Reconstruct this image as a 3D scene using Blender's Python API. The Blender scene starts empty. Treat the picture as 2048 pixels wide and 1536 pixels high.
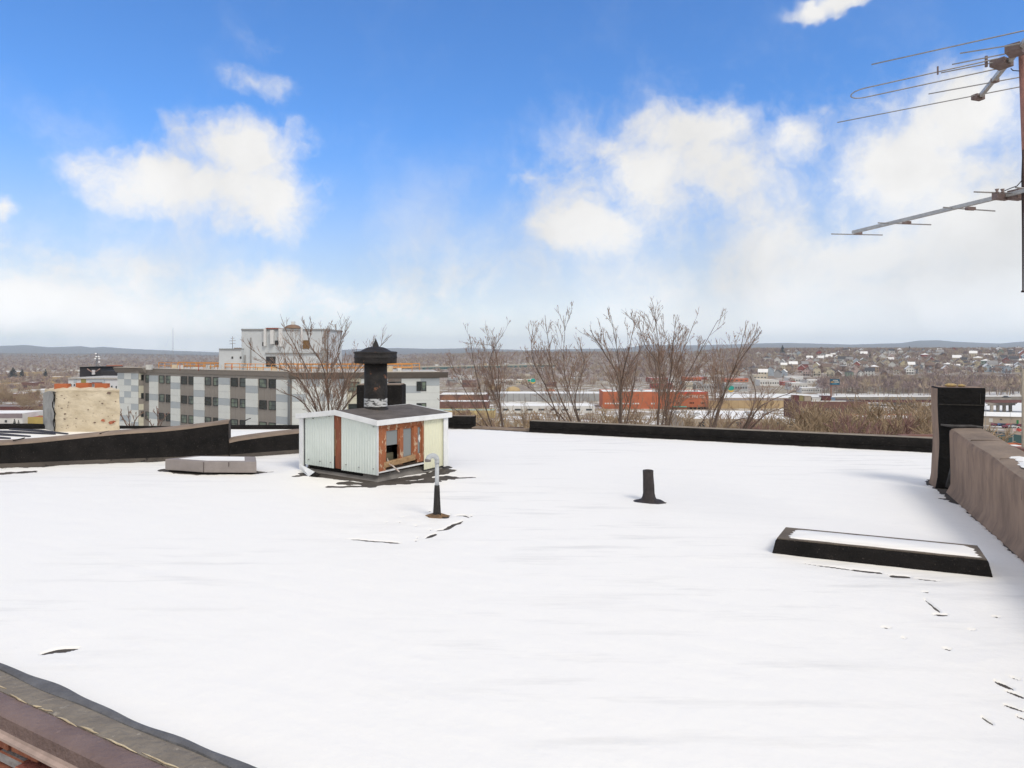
import bpy, bmesh, math, random
import numpy as np
from mathutils import Vector, Matrix
R = math.radians
scn = bpy.context.scene
COL = scn.collection
F, CX, HY, H = 1365.0, 1024.0, 706.0, 1.7      # lens in pixels of the photo, horizon row, eye height above the roof

def at(px, py, z=0.0):
    """point at height z seen at a photo pixel"""
    d = F*(H-z)/(py-HY)
    return Vector(((px-CX)/F*d, d, z))

def dp(px, py, d):
    """point at depth d seen at a photo pixel"""
    return Vector(((px-CX)/F*d, d, H-(py-HY)/F*d))

def lerp(a, b, t): return a+(b-a)*t
def sstep(a, b, x):
    t = np.clip((x-a)/(b-a), 0, 1); return t*t*(3-2*t)

def hash2(ix, iy, seed):
    n = (ix.astype(np.int64)*374761393 + iy.astype(np.int64)*668265263 + seed*982451653) & 0xffffffff
    n = ((n ^ (n >> 13))*1274126177) & 0xffffffff
    n = n ^ (n >> 16)
    return (n & 0xffff)/65535.0
def vnoise(x, y, seed=0):
    x = np.asarray(x, float); y = np.asarray(y, float)
    ix = np.floor(x); iy = np.floor(y); fx = x-ix; fy = y-iy
    fx = fx*fx*(3-2*fx); fy = fy*fy*(3-2*fy)
    a = hash2(ix, iy, seed); b = hash2(ix+1, iy, seed); c = hash2(ix, iy+1, seed); d = hash2(ix+1, iy+1, seed)
    return (a*(1-fx)+b*fx)*(1-fy)+(c*(1-fx)+d*fx)*fy
def fbm(x, y, seed=0, octv=4):
    s = 0; a = .5; t = 0
    for i in range(octv):
        s = s+a*vnoise(x*2**i, y*2**i, seed+i*17); t += a; a *= .5
    return s/t

# ---------------------------------------------------------------- materials
MATS = {}
def mat(name, c1, c2=None, scale=4.0, rough=.85, bump=0.0, bscale=None, stretch=(1,1,1), c3=None, c3at=.62, metal=0.0,
        detail=6.0, lo=.35, hi=.65, spec=.3, c3scale=None, bdist=.02):
    if name in MATS: return MATS[name]
    m = bpy.data.materials.new(name); m.use_nodes = True
    nt = m.node_tree; N = nt.nodes; L = nt.links
    p = N['Principled BSDF']
    p.inputs['Roughness'].default_value = rough; p.inputs['Metallic'].default_value = metal
    p.inputs['Specular IOR Level'].default_value = spec
    p.inputs['Base Color'].default_value = (*c1, 1)
    if c2 is not None or bump:
        tc = N.new('ShaderNodeTexCoord'); mp = N.new('ShaderNodeMapping'); mp.inputs['Scale'].default_value = stretch
        L.new(tc.outputs['Object'], mp.inputs['Vector'])
    if c2 is not None:
        no = N.new('ShaderNodeTexNoise'); no.inputs['Scale'].default_value = scale; no.inputs['Detail'].default_value = detail
        no.inputs['Roughness'].default_value = .62
        L.new(mp.outputs['Vector'], no.inputs['Vector'])
        mr = N.new('ShaderNodeMapRange'); mr.inputs['From Min'].default_value = lo; mr.inputs['From Max'].default_value = hi
        L.new(no.outputs['Fac'], mr.inputs['Value'])
        mx = N.new('ShaderNodeMix'); mx.data_type = 'RGBA'
        mx.inputs['A'].default_value = (*c1, 1); mx.inputs['B'].default_value = (*c2, 1)
        L.new(mr.outputs['Result'], mx.inputs['Factor'])
        out = mx.outputs['Result']
        if c3 is not None:
            n3 = N.new('ShaderNodeTexNoise'); n3.inputs['Scale'].default_value = c3scale or scale*2.3; n3.inputs['Detail'].default_value = 8
            n3.inputs['Roughness'].default_value = .7
            L.new(mp.outputs['Vector'], n3.inputs['Vector'])
            r3 = N.new('ShaderNodeMapRange'); r3.inputs['From Min'].default_value = c3at; r3.inputs['From Max'].default_value = c3at+.05
            L.new(n3.outputs['Fac'], r3.inputs['Value'])
            m3 = N.new('ShaderNodeMix'); m3.data_type = 'RGBA'; m3.inputs['B'].default_value = (*c3, 1)
            L.new(out, m3.inputs['A']); L.new(r3.outputs['Result'], m3.inputs['Factor']); out = m3.outputs['Result']
        L.new(out, p.inputs['Base Color'])
    if bump:
        nb = N.new('ShaderNodeTexNoise'); nb.inputs['Scale'].default_value = bscale or scale*4; nb.inputs['Detail'].default_value = 5
        L.new(mp.outputs['Vector'], nb.inputs['Vector'])
        bp = N.new('ShaderNodeBump'); bp.inputs['Strength'].default_value = bump; bp.inputs['Distance'].default_value = bdist
        L.new(nb.outputs['Fac'], bp.inputs['Height']); L.new(bp.outputs['Normal'], p.inputs['Normal'])
    MATS[name] = m
    return m
def glass_mat(name, c, rough=.08):
    if name in MATS: return MATS[name]
    m = mat(name, c, rough=rough, spec=.6)
    return m

# ---------------------------------------------------------------- mesh collecting
class MB:
    def __init__(s): s.v = []; s.f = []; s.m = []; s.sm = []
    def add(s, vs, fs, mi=0, smooth=False):
        o = len(s.v); s.v.extend([tuple(p) for p in vs])
        for f in fs: s.f.append(tuple(i+o for i in f)); s.m.append(mi); s.sm.append(smooth)
    def quad(s, a, b, c, d, mi=0): s.add([a, b, c, d], [(0, 1, 2, 3)], mi)
    def obox(s, o, ax, ay, az, mi=0):
        """box from a corner and three edge vectors"""
        o = Vector(o); ax = Vector(ax); ay = Vector(ay); az = Vector(az)
        vs = [o, o+ax, o+ax+ay, o+ay, o+az, o+ax+az, o+ax+ay+az, o+ay+az]
        fs = [(0, 3, 2, 1), (4, 5, 6, 7), (0, 1, 5, 4), (1, 2, 6, 5), (2, 3, 7, 6), (3, 0, 4, 7)]
        if ax.cross(ay).dot(az) < 0: fs = [f[::-1] for f in fs]
        s.add(vs, fs, mi)
    def cbox(s, c, sx, sy, sz, rz=0, mi=0):
        """box by centre of its base"""
        ca, sa = math.cos(rz), math.sin(rz)
        ax = Vector((ca*sx, sa*sx, 0)); ay = Vector((-sa*sy, ca*sy, 0))
        s.obox(Vector(c)-ax/2-ay/2, ax, ay, (0, 0, sz), mi)
    def tube(s, pts, rad, n=6, mi=0, cap=True, smooth=True):
        pts = [Vector(p) for p in pts]
        if not hasattr(rad, '__len__'): rad = [rad]*len(pts)
        vs = []; fs = []; prev = None
        for i, p in enumerate(pts):
            t = (pts[min(i+1, len(pts)-1)]-pts[max(i-1, 0)])
            if t.length < 1e-9: t = Vector((0, 0, 1))
            t.normalize()
            if prev is None:
                u = t.orthogonal().normalized()
            else:
                u = prev-t*prev.dot(t)
                u = u.normalized() if u.length > 1e-6 else t.orthogonal().normalized()
            prev = u; w = t.cross(u)
            for k in range(n):
                a = 2*math.pi*k/n
                vs.append(p+(u*math.cos(a)+w*math.sin(a))*rad[i])
        for i in range(len(pts)-1):
            for k in range(n):
                a = i*n+k; b = i*n+(k+1) % n
                fs.append((a, b, b+n, a+n))
        if cap:
            fs.append(tuple(range(n))[::-1]); fs.append(tuple((len(pts)-1)*n+k for k in range(n)))
        s.add(vs, fs, mi, smooth)
    def lathe(s, c, prof, n=24, mi=0, smooth=True, mis=None):
        c = Vector(c); vs = []; 
        for r, z in prof:
            for k in range(n):
                a = 2*math.pi*k/n; vs.append(c+Vector((r*math.cos(a), r*math.sin(a), z)))
        o = len(s.v); s.v.extend([tuple(p) for p in vs])
        for i in range(len(prof)-1):
            for k in range(n):
                a = i*n+k; b = i*n+(k+1) % n
                s.f.append(tuple(o+j for j in (a, b, b+n, a+n))); s.m.append(mis[i] if mis else mi); s.sm.append(smooth)
        s.f.append(tuple(o+(len(prof)-1)*n+k for k in range(n))); s.m.append(mis[-1] if mis else mi); s.sm.append(False)
    def prism(s, poly, z0, z1, mi=0, mtop=None):
        n = len(poly)
        vs = [(p[0], p[1], z0) for p in poly]+[(p[0], p[1], z1) for p in poly]
        area = sum(poly[i][0]*poly[(i+1) % n][1]-poly[(i+1) % n][0]*poly[i][1] for i in range(n))
        rev = area < 0
        fs = [((i, (i+1) % n, n+(i+1) % n, n+i)) for i in range(n)]
        if rev: fs = [f[::-1] for f in fs]
        s.add(vs, fs, mi)
        top = tuple(range(n, 2*n)); bot = tuple(range(n))[::-1]
        if rev: top = top[::-1]; bot = bot[::-1]
        s.add(vs, [top], mi if mtop is None else mtop); s.add(vs, [bot], mi)
    def build(s, name, mats, parent=None, loc=None, bevel=0, bseg=2, weld=False):
        me = bpy.data.meshes.new(name)
        v = s.v
        if loc is not None:
            l = Vector(loc); v = [tuple(Vector(p)-l) for p in v]
        me.from_pydata(v, [], s.f)
        if not isinstance(mats, (list, tuple)): mats = [mats]
        for m in mats: me.materials.append(m)
        me.polygons.foreach_set('material_index', s.m)
        me.polygons.foreach_set('use_smooth', s.sm)
        me.update()
        if bevel or weld:
            bm = bmesh.new(); bm.from_mesh(me)
            bmesh.ops.remove_doubles(bm, verts=bm.verts, dist=1e-5)
            if bevel:
                es = [e for e in bm.edges if len(e.link_faces) == 2 and e.calc_face_angle(0) > .5]
                bmesh.ops.bevel(bm, geom=es, offset=bevel, segments=bseg, affect='EDGES', profile=.6)
            bm.to_mesh(me); bm.free()
        o = bpy.data.objects.new(name, me); COL.objects.link(o)
        if loc is not None: o.location = loc
        if parent is not None:
            o.parent = parent
            wl = Vector(); q = parent
            while q is not None: wl += q.location; q = q.parent
            o.location = (Vector(loc) if loc is not None else Vector())-wl
        return o

def build_split(mb, name, mats, parent):
    """one object per piece that was added to mb"""
    used = {}; n = len(mb.v); root = list(range(n))
    def find(i):
        while root[i] != i: root[i] = root[root[i]]; i = root[i]
        return i
    for f in mb.f:
        for j in f[1:]: root[find(j)] = find(f[0])
    grp = {}
    for k, f in enumerate(mb.f): grp.setdefault(find(f[0]), []).append(k)
    out = []
    for ks in grp.values():
        m = MB(); idx = {}
        for k in ks:
            for j in mb.f[k]:
                if j not in idx: idx[j] = len(m.v); m.v.append(mb.v[j])
            m.f.append(tuple(idx[j] for j in mb.f[k])); m.m.append(mb.m[k]); m.sm.append(mb.sm[k])
        out.append(m.build(name, mats, parent))
    return out
def tag(o, label=None, cat=None, group=None, kind=None):
    if label: o['label'] = label
    if cat: o['category'] = cat
    if group: o['group'] = group
    if kind or label: o['kind'] = kind or 'thing'
    return o
def thing(name, label, cat, loc=(0, 0, 0), group=None):
    o = bpy.data.objects.new(name, None); COL.objects.link(o); o.location = loc
    o.empty_display_size = .2
    return tag(o, label, cat, group)
def np_mesh(name, V, Q, mats, mi=None, smooth=False, parent=None):
    """mesh from numpy arrays; Q is (n,3) or (n,4)"""
    me = bpy.data.meshes.new(name); k = Q.shape[1]
    me.vertices.add(len(V)); me.vertices.foreach_set('co', np.ascontiguousarray(V, np.float32).ravel())
    me.loops.add(Q.size); me.loops.foreach_set('vertex_index', np.ascontiguousarray(Q, np.int32).ravel())
    me.polygons.add(len(Q)); me.polygons.foreach_set('loop_start', np.arange(len(Q), dtype=np.int32)*k)
    try: me.polygons.foreach_set('loop_total', np.full(len(Q), k, np.int32))
    except Exception: pass
    for m in mats: me.materials.append(m)
    if mi is not None: me.polygons.foreach_set('material_index', np.ascontiguousarray(mi, np.int32))
    me.polygons.foreach_set('use_smooth', np.full(len(Q), smooth, bool))
    me.update(calc_edges=True); me.validate()
    o = bpy.data.objects.new(name, me); COL.objects.link(o)
    if parent is not None: o.parent = parent
    return o
# ---------------------------------------------------------------- sky, sun, camera
SUN_EL, SUN_AZ = 50.0, 140.0      # azimuth measured from +Y towards +X
def build_world():
    w = bpy.data.worlds.new("World"); scn.world = w; w.use_nodes = True
    nt = w.node_tree; N = nt.nodes; L = nt.links; N.clear()
    out = N.new('ShaderNodeOutputWorld'); bg = N.new('ShaderNodeBackground'); bg.inputs['Strength'].default_value = 0.1
    L.new(bg.outputs[0], out.inputs[0])
    sky = N.new('ShaderNodeTexSky'); sky.sky_type = 'NISHITA'; sky.sun_disc = False
    sky.sun_elevation = R(SUN_EL); sky.sun_rotation = R(SUN_AZ); sky.air_density = 1.0; sky.dust_density = .3; sky.ozone_density = 3.0
    tc = N.new('ShaderNodeTexCoord')
    D = tc.outputs['Generated']
    def vm(op, a, b=None):
        n = N.new('ShaderNodeVectorMath'); n.operation = op
        for i, x in enumerate((a, b)):
            if x is None: continue
            if isinstance(x, (tuple, Vector)): n.inputs[i].default_value = tuple(x)
            elif isinstance(x, (int, float)): n.inputs['Scale'].default_value = x
            else: L.new(x, n.inputs[i])
        return n.outputs['Value' if op == 'DOT_PRODUCT' else 'Vector']
    def ma(op, a, b=None, c=None, clamp=False):
        n = N.new('ShaderNodeMath'); n.operation = op; n.use_clamp = clamp
        for i, x in enumerate((a, b, c)):
            if x is None: continue
            if isinstance(x, (int, float)): n.inputs[i].default_value = x
            else: L.new(x, n.inputs[i])
        return n.outputs[0]
    def noise(vec, scale, detail=8, rough=.58, col=False):
        n = N.new('ShaderNodeTexNoise'); n.inputs['Scale'].default_value = scale; n.inputs['Detail'].default_value = detail
        n.inputs['Roughness'].default_value = rough; L.new(vec, n.inputs['Vector'])
        return n.outputs['Color' if col else 'Fac']
    def rng(x, a, b, c=0., d=1., smooth=True):
        n = N.new('ShaderNodeMapRange'); n.interpolation_type = 'SMOOTHSTEP' if smooth else 'LINEAR'
        L.new(x, n.inputs['Value'])
        for k, v in zip(('From Min', 'From Max', 'To Min', 'To Max'), (a, b, c, d)): n.inputs[k].default_value = v
        return n.outputs['Result']
    # domain warp of the view direction
    wn = noise(D, 5.0, 5, .6, col=True)
    off = vm('SCALE', vm('SUBTRACT', wn, (.5, .5, .5)), .13)
    W = vm('ADD', D, off)
    # cloud bodies: centre (photo px), half sizes px, gain
    blobs = [(470,300,150,65,1.1),(335,372,180,62,1.05),(565,395,110,85,1.0),(455,375,150,95,.8),
             (510,182,75,38,.66),(560,95,110,45,.30),
             (60,600,230,75,1.15),(230,640,190,65,1.0),(10,415,26,30,1.0),
             (525,575,130,62,1.0),(900,585,120,70,.5),(1065,355,65,32,.55),
             (1370,285,170,58,1.0),(1300,360,165,95,1.0),(1215,455,130,62,.95),(1600,280,85,52,.95),(1460,390,150,80,.62),
             (1950,210,190,110,1.05),(1840,330,230,110,1.05),(1980,440,260,120,1.1),(1720,500,280,110,1.0),(1560,560,260,70,.8),
             (1690,0,110,26,.8),(700,620,300,50,.6),(1900,580,350,90,1.0),(1720,400,560,260,.50),(400,340,330,180,.24),(1250,390,330,220,.40),(880,560,420,100,.28),(130,560,300,110,.55)]
    field = None
    for (px, py, sx, sy, g) in blobs:
        c = Vector(((px-CX)/F, 1.0, (HY-py)/F)); c.normalize()
        e1 = Vector((c.y, -c.x, 0)).normalized(); e2 = c.cross(e1)*-1
        cosang = c.y
        s1 = sx/F*cosang*1.15; s2 = sy/F*cosang*1.15
        a = vm('DOT_PRODUCT', W, e1/s1); b = vm('DOT_PRODUCT', W, e2/s2)
        # offset: c itself has zero component along e1,e2
        r2 = ma('ADD', ma('MULTIPLY', a, a), ma('MULTIPLY', b, b))
        front = ma('GREATER_THAN', vm('DOT_PRODUCT', W, c), 0.3)
        val = ma('MULTIPLY', ma('MULTIPLY', ma('SUBTRACT', 1.25, ma('SQRT', r2)), g), front)
        val = ma('MAXIMUM', val, 0.0)
        field = val if field is None else ma('SMOOTH_MAX', field, val, .22)
    # elsewhere in the sky (behind the viewer): broken cloud everywhere so the light is that of a bright, cloudy day
    gen = noise(D, 2.2, 8, .55)
    sep = N.new('ShaderNodeSeparateXYZ'); L.new(D, sep.inputs[0])
    behind = rng(sep.outputs['Y'], .55, .15)
    field = ma('MAXIMUM', field, ma('MULTIPLY', rng(gen, .25, .50, 0, 1.3), behind))
    fn = noise(W, 9.0, 12, .58); fn2 = noise(D, 30.0, 8, .6)
    tex = ma('ADD', ma('MULTIPLY', ma('SUBTRACT', fn, .5), 2.9), ma('MULTIPLY', ma('SUBTRACT', fn2, .5), .45))
    dens = ma('MULTIPLY', ma('ADD', field, tex), rng(field, .05, .40))
    mask = rng(dens, .0, 1.12)
    # thin veil and horizon whitening
    hz = rng(sep.outputs['Z'], .34, -.01)
    side = rng(sep.outputs['X'], -.25, .6, .55, 1.0)
    hz = ma('MULTIPLY', ma('POWER', hz, 1.35), side)
    veil = ma('MULTIPLY', rng(noise(W, 4.5, 9, .60), .38, .78), rng(sep.outputs['Z'], .36, .10, 0, .62))
    mask = ma('SUBTRACT', 1.0, ma('MULTIPLY', ma('SUBTRACT', 1.0, mask), ma('MULTIPLY', ma('SUBTRACT', 1.0, hz), ma('SUBTRACT', 1.0, veil))))
    # cloud brightness: bright tops, greyer bellies to the right
    sh = noise(W, 5.5, 6, .5)
    bright = rng(sh, .28, .68, .90, 1.08)
    gry = ma('MULTIPLY', rng(sep.outputs['X'], .05, .55), rng(sep.outputs['Z'], .22, .02))
    bright = ma('MULTIPLY', bright, rng(gry, 0, 1, 1.0, .90))
    cc = N.new('ShaderNodeMix'); cc.data_type = 'RGBA'
    cc.inputs['A'].default_value = (9.85, 9.75, 9.6, 1); cc.inputs['B'].default_value = (8.9, 9.1, 9.3, 1)
    L.new(gry, cc.inputs['Factor'])
    cl = vm('SCALE', cc.outputs['Result'], 1.0); cln = cl.node
    bright = ma('MULTIPLY', bright, rng(sep.outputs['Z'], .13, .0, 1.0, 1.45))
    L.new(bright, cln.inputs['Scale'])
    # clear sky colour
    tint = N.new('ShaderNodeMix'); tint.data_type = 'RGBA'; tint.blend_type = 'MULTIPLY'; tint.inputs['Factor'].default_value = 1
    tz = N.new('ShaderNodeMix'); tz.data_type = 'RGBA'; tz.inputs['A'].default_value = (1.0, 1.15, 1.38, 1); tz.inputs['B'].default_value = SKY_TINT
    L.new(rng(sep.outputs['Z'], .02, .32), tz.inputs['Factor']); L.new(tz.outputs['Result'], tint.inputs['B'])
    L.new(sky.outputs[0], tint.inputs['A'])
    mx = N.new('ShaderNodeMix'); mx.data_type = 'RGBA'
    L.new(mask, mx.inputs['Factor']); L.new(tint.outputs['Result'], mx.inputs['A']); L.new(cl, mx.inputs['B'])
    L.new(mx.outputs['Result'], bg.inputs['Color'])
SKY_TINT = (.82, 1.46, 2.15, 1)
build_world()

sd = bpy.data.lights.new("sun", 'SUN'); sd.energy = 1.85; sd.angle = R(20); sd.color = (1.0, .93, .82)
so = bpy.data.objects.new("sun", sd); COL.objects.link(so)
sv = Vector((math.sin(R(SUN_AZ))*math.cos(R(SUN_EL)), math.cos(R(SUN_AZ))*math.cos(R(SUN_EL)), math.sin(R(SUN_EL))))
so.rotation_euler = (-sv).to_track_quat('-Z', 'Y').to_euler(); so.location = (30, 10, 60)

cd = bpy.data.cameras.new("camera"); co = bpy.data.objects.new("camera", cd); COL.objects.link(co)
co.location = (0, 0, H); co.rotation_euler = (R(90), 0, 0)
cd.sensor_width = 36; cd.lens = 36*F/2048; cd.shift_y = -(768-HY)/2048; cd.clip_start = .05; cd.clip_end = 60000
scn.camera = co
scn.render.engine = 'CYCLES'
vs = scn.view_settings; vs.view_transform = 'Standard'; vs.look = 'None'; vs.exposure = -0.10; vs.gamma = 1.0; vs.use_curve_mapping = False
scn.cycles.use_denoising = True
scn.cycles.max_bounces = 6; scn.cycles.diffuse_bounces = 3; scn.cycles.volume_bounces = 1; scn.cycles.transparent_max_bounces = 6
# ---------------------------------------------------------------- our roof: deck, snow, parapets
M_deck = mat('roof_membrane', (.055, .047, .042), (.10, .085, .072), 3.0, .9, .5, 60, c3=(.02, .018, .018), c3at=.6)
M_black = mat('black_bitumen', (.011, .0105, .0105), (.02, .018, .0175), 5.0, .95, .9, 90, c3=(.06, .05, .046), c3at=.60, c3scale=45, spec=.12, bdist=.012)
M_brown = mat('weathered_membrane', (.29, .225, .175), (.19, .148, .12), 2.6, .9, .6, 26, c3=(.34, .28, .24), c3at=.66, c3scale=14, spec=.15)
M_brown_v = mat('wall_membrane', (.33, .232, .17), (.21, .148, .112), 4.0, .88, .45, 7, stretch=(1.5, 1.5, .5), c3=(.11, .082, .07), c3at=.63, c3scale=7, spec=.18)
M_cap = mat('cap_flashing', (.16, .14, .115), (.11, .10, .085), 3.0, .85, .4, 30, c3=(.07, .06, .055), c3at=.64)

def line_int(p, d, q, e):
    den = d[0]*e[1]-d[1]*e[0]
    t = ((q[0]-p[0])*e[1]-(q[1]-p[1])*e[0])/den
    return (p[0]+d[0]*t, p[1]+d[1]*t)
up_ = Vector((0, 0, 1))
# right wall inner base line
RW0 = Vector((4.25, 5.67, 0)); RWD = Vector((.85, 2.09, 0)).normalized(); RWN = Vector((RWD.y, -RWD.x, 0))
# front (nearest) curb line, at the roof surface
F0 = at(0, 1345, 0.03); F1 = at(465, 1545, 0.03); FD = (F1-F0).normalized(); FN = Vector((FD.y, -FD.x, 0))   # FN points to the viewer
LW = [Vector((-7.6, 10.13, 0)), Vector((-4.57, 11.0, 0)), Vector((-3.59, 11.6, 0))]
LWD = (LW[1]-LW[0]).normalized()
c_fl = line_int(F0, FD, LW[0], LWD); c_fr = line_int(F0, FD, RW0, RWD)
LW0x = Vector((c_fl[0]-.3, c_fl[1]-.1, 0))
FP_A = Vector((.37, 14.7, 0)); FP_B = Vector((7.75, 11.42, 0)); FPD = (FP_B-FP_A).normalized(); FPN = Vector((-FPD.y, FPD.x, 0))
ROOF = [c_fl, c_fr, tuple(RW0+RWD*2.85)[:2], (5.75, 8.55), (7.9, 11.36), tuple(FP_B)[:2], tuple(FP_A)[:2], (-.87, 15.38), (-1.6, 15.5), (-2.0, 12.45), tuple(LW[2])[:2], tuple(LW[1])[:2]]

deck = MB()
bigroof = [(c_fl[0]-.15, c_fl[1]), (F0.x, F0.y), (c_fr[0], c_fr[1]), tuple(RW0+RWD*2.85+RWN*.1)[:2], (5.85, 8.55), (8.1, 11.4), (7.9, 11.6), (.45, 14.9), (-.87, 15.5), (-1.75, 15.6), (-2.1, 12.6), (-3.6, 11.75), (-4.6, 11.15)]
deck.prism(bigroof, -.35, 0.0)
o = deck.build('roof_deck', M_deck); tag(o, kind='structure')

# exposed patches, melt plus the hatch shadow: (polyline, radius, depth)
MELT_OR_SHADE = []
def melt_or_shade(pts, r, depth=1.0, jag=.5): MELT_OR_SHADE.append(([Vector((p[0], p[1])) for p in pts], r, depth, jag))
def pix(*ps): return [at(x, y, 0)[:2] for x, y in ps]
# strip along the left wall
melt_or_shade(pix((-260, 960), (0, 934), (100, 931)), .16, 1.3); melt_or_shade(pix((-200, 958), (60, 944)), .11, 1.2, .9); melt_or_shade(pix((0, 933), (440, 918)), .085, 1.2); melt_or_shade(pix((440, 918), (600, 906)), .05, 1.1)
# round the shed
melt_or_shade(pix((690, 966), (745, 969), (835, 964), (890, 954)), .105, 1.5, .6); melt_or_shade(pix((610, 948), (660, 953), (740, 963)), .11, 1.4); melt_or_shade(pix((655, 974), (745, 973)), .07, 1.0, .9)
melt_or_shade(pix((860, 962), (905, 956)), .11, 1.0, 1.0); melt_or_shade(pix((595, 952), (615, 950)), .07, 1.2, .6); melt_or_shade(pix((905, 957), (945, 955)), .05, .8, 1.1)
melt_or_shade(pix((640, 948), (700, 952), (755, 952), (820, 945), (880, 935)), .18, 1.6, .3); melt_or_shade(pix((770, 962), (850, 953), (893, 942)), .13, 1.6, .4); melt_or_shade(pix((655, 930), (755, 935), (860, 925)), .25, 1.6, .2)
# under the grey hatch, dark deck bared to stand for its shadow
melt_or_shade(pix((335, 940), (408, 947), (512, 945)), .13, 1.7); melt_or_shade(pix((515, 945), (545, 944)), .03, .9, .9)
# vents
melt_or_shade(pix((1290, 1003), (1312, 1005)), .10, 1.4, .3)
melt_or_shade(pix((866, 1034), (888, 1035)), .05, 1.4, .4)
# edges of the patch under the tall vent pipe
melt_or_shade(pix((690, 1079), (712, 1080), (745, 1083), (802, 1088)), .016, 1.0, .9); melt_or_shade(pix((770, 1085), (802, 1088)), .02, 1.2, .4)
melt_or_shade(pix((852, 1078), (872, 1068)), .022, 1.2, .5); melt_or_shade(pix((872, 1062), (890, 1060), (905, 1052), (925, 1043)), .026, 1.25, .7); melt_or_shade(pix((908, 1050), (916, 1048)), .03, 1.2, .6)
melt_or_shade(pix((906, 1032), (928, 1032), (938, 1036)), .02, 1.1, .6); melt_or_shade(pix((856, 1023), (864, 1023)), .018, 1.1, .4); melt_or_shade(pix((892, 1030), (900, 1032)), .018, 1.1, .4); melt_or_shade(pix((938, 1033), (946, 1033)), .018, 1, .5)
for x, y in ((772, 1046), (806, 1035), (800, 1036), (797, 1046), (830, 1053), (858, 1061), (833, 1077), (828, 1083)): melt_or_shade(pix((x, y), (x+5, y-.5)), .014, 1.0, .5)
# front of the low skylight
melt_or_shade(pix((1610, 1128), (1720, 1143), (1800, 1153)), .012, .95, 1.2); melt_or_shade(pix((1712, 1141), (1760, 1147)), .03, 1.0, .6); melt_or_shade(pix((1785, 1153), (1812, 1155)), .03, 1.0, .5); melt_or_shade(pix((1825, 1158), (1885, 1164)), .012, 1.0, .5)

# crack in the snow at the left, and the small nicks to the right
melt_or_shade(pix((82, 1310), (112, 1303), (156, 1299)), .022, 1.5, .25); melt_or_shade(pix((105, 1304), (150, 1301)), .024, 1.5, .3)
for (x0, y0, x1, y1, r) in ((1868,1231,1896,1232,.018),(1990,1364,2026,1380,.018),(2015,1384,2050,1398,.014),(1985,1234,2000,1236,.012),(2010,1234,2035,1237,.01),(1830,1218,1838,1221,.01),
        (1845,1185,1858,1186,.012),(1838,1244,1848,1246,.01),(1888,1299,1902,1301,.014),(1805,1277,1812,1279,.012),(1765,1256,1780,1258,.012),(1790,1253,1800,1255,.01),(1937,1261,1950,1262,.012),(1972,1340,1980,1342,.01),
        (1786,1205,1830,1222,.010),(1850,1200,1880,1226,.012),(1955,1308,1970,1312,.009),(2010,1412,2048,1424,.014),(1965,1436,1985,1450,.012),(2022,1356,2040,1362,.012),(2035,1434,2048,1440,.012),
        (1800,920,1830,925,.02),(1850,972,1870,968,.012),(1662,903,1690,902,.02),(35,934,60,937,.02)):
    if r < .012: continue
    melt_or_shade(pix((x0, y0), (x1, y1)), r*(.8 if r > .0135 else .55), 1.0 if r > .0115 else .8, 1.1)
# base of the right wall and the post
melt_or_shade(pix((1868, 962), (1880, 976), (1908, 992), (1918, 1006)), .10, 1.3, .7); melt_or_shade(pix((1885, 998), (1915, 1000)), .05, 1.1, .9); melt_or_shade([tuple(RW0+RWD*2.7)[:2], tuple(RW0-RWD*5.5)[:2]], .035, 1.25, 1.2)
melt_or_shade([tuple(FP_A-FPN*.03)[:2], tuple(FP_B-FPN*.03)[:2]], .06, 1.1, .5)
melt_or_shade([(-1.6, 15.3), (-.85, 15.3), (.35, 14.75)], .10, 1.2, .6)
melt_or_shade([tuple(F0-FD*12)[:2], tuple(F1+FD*6)[:2]], .035, 1.4, .8)

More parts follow.
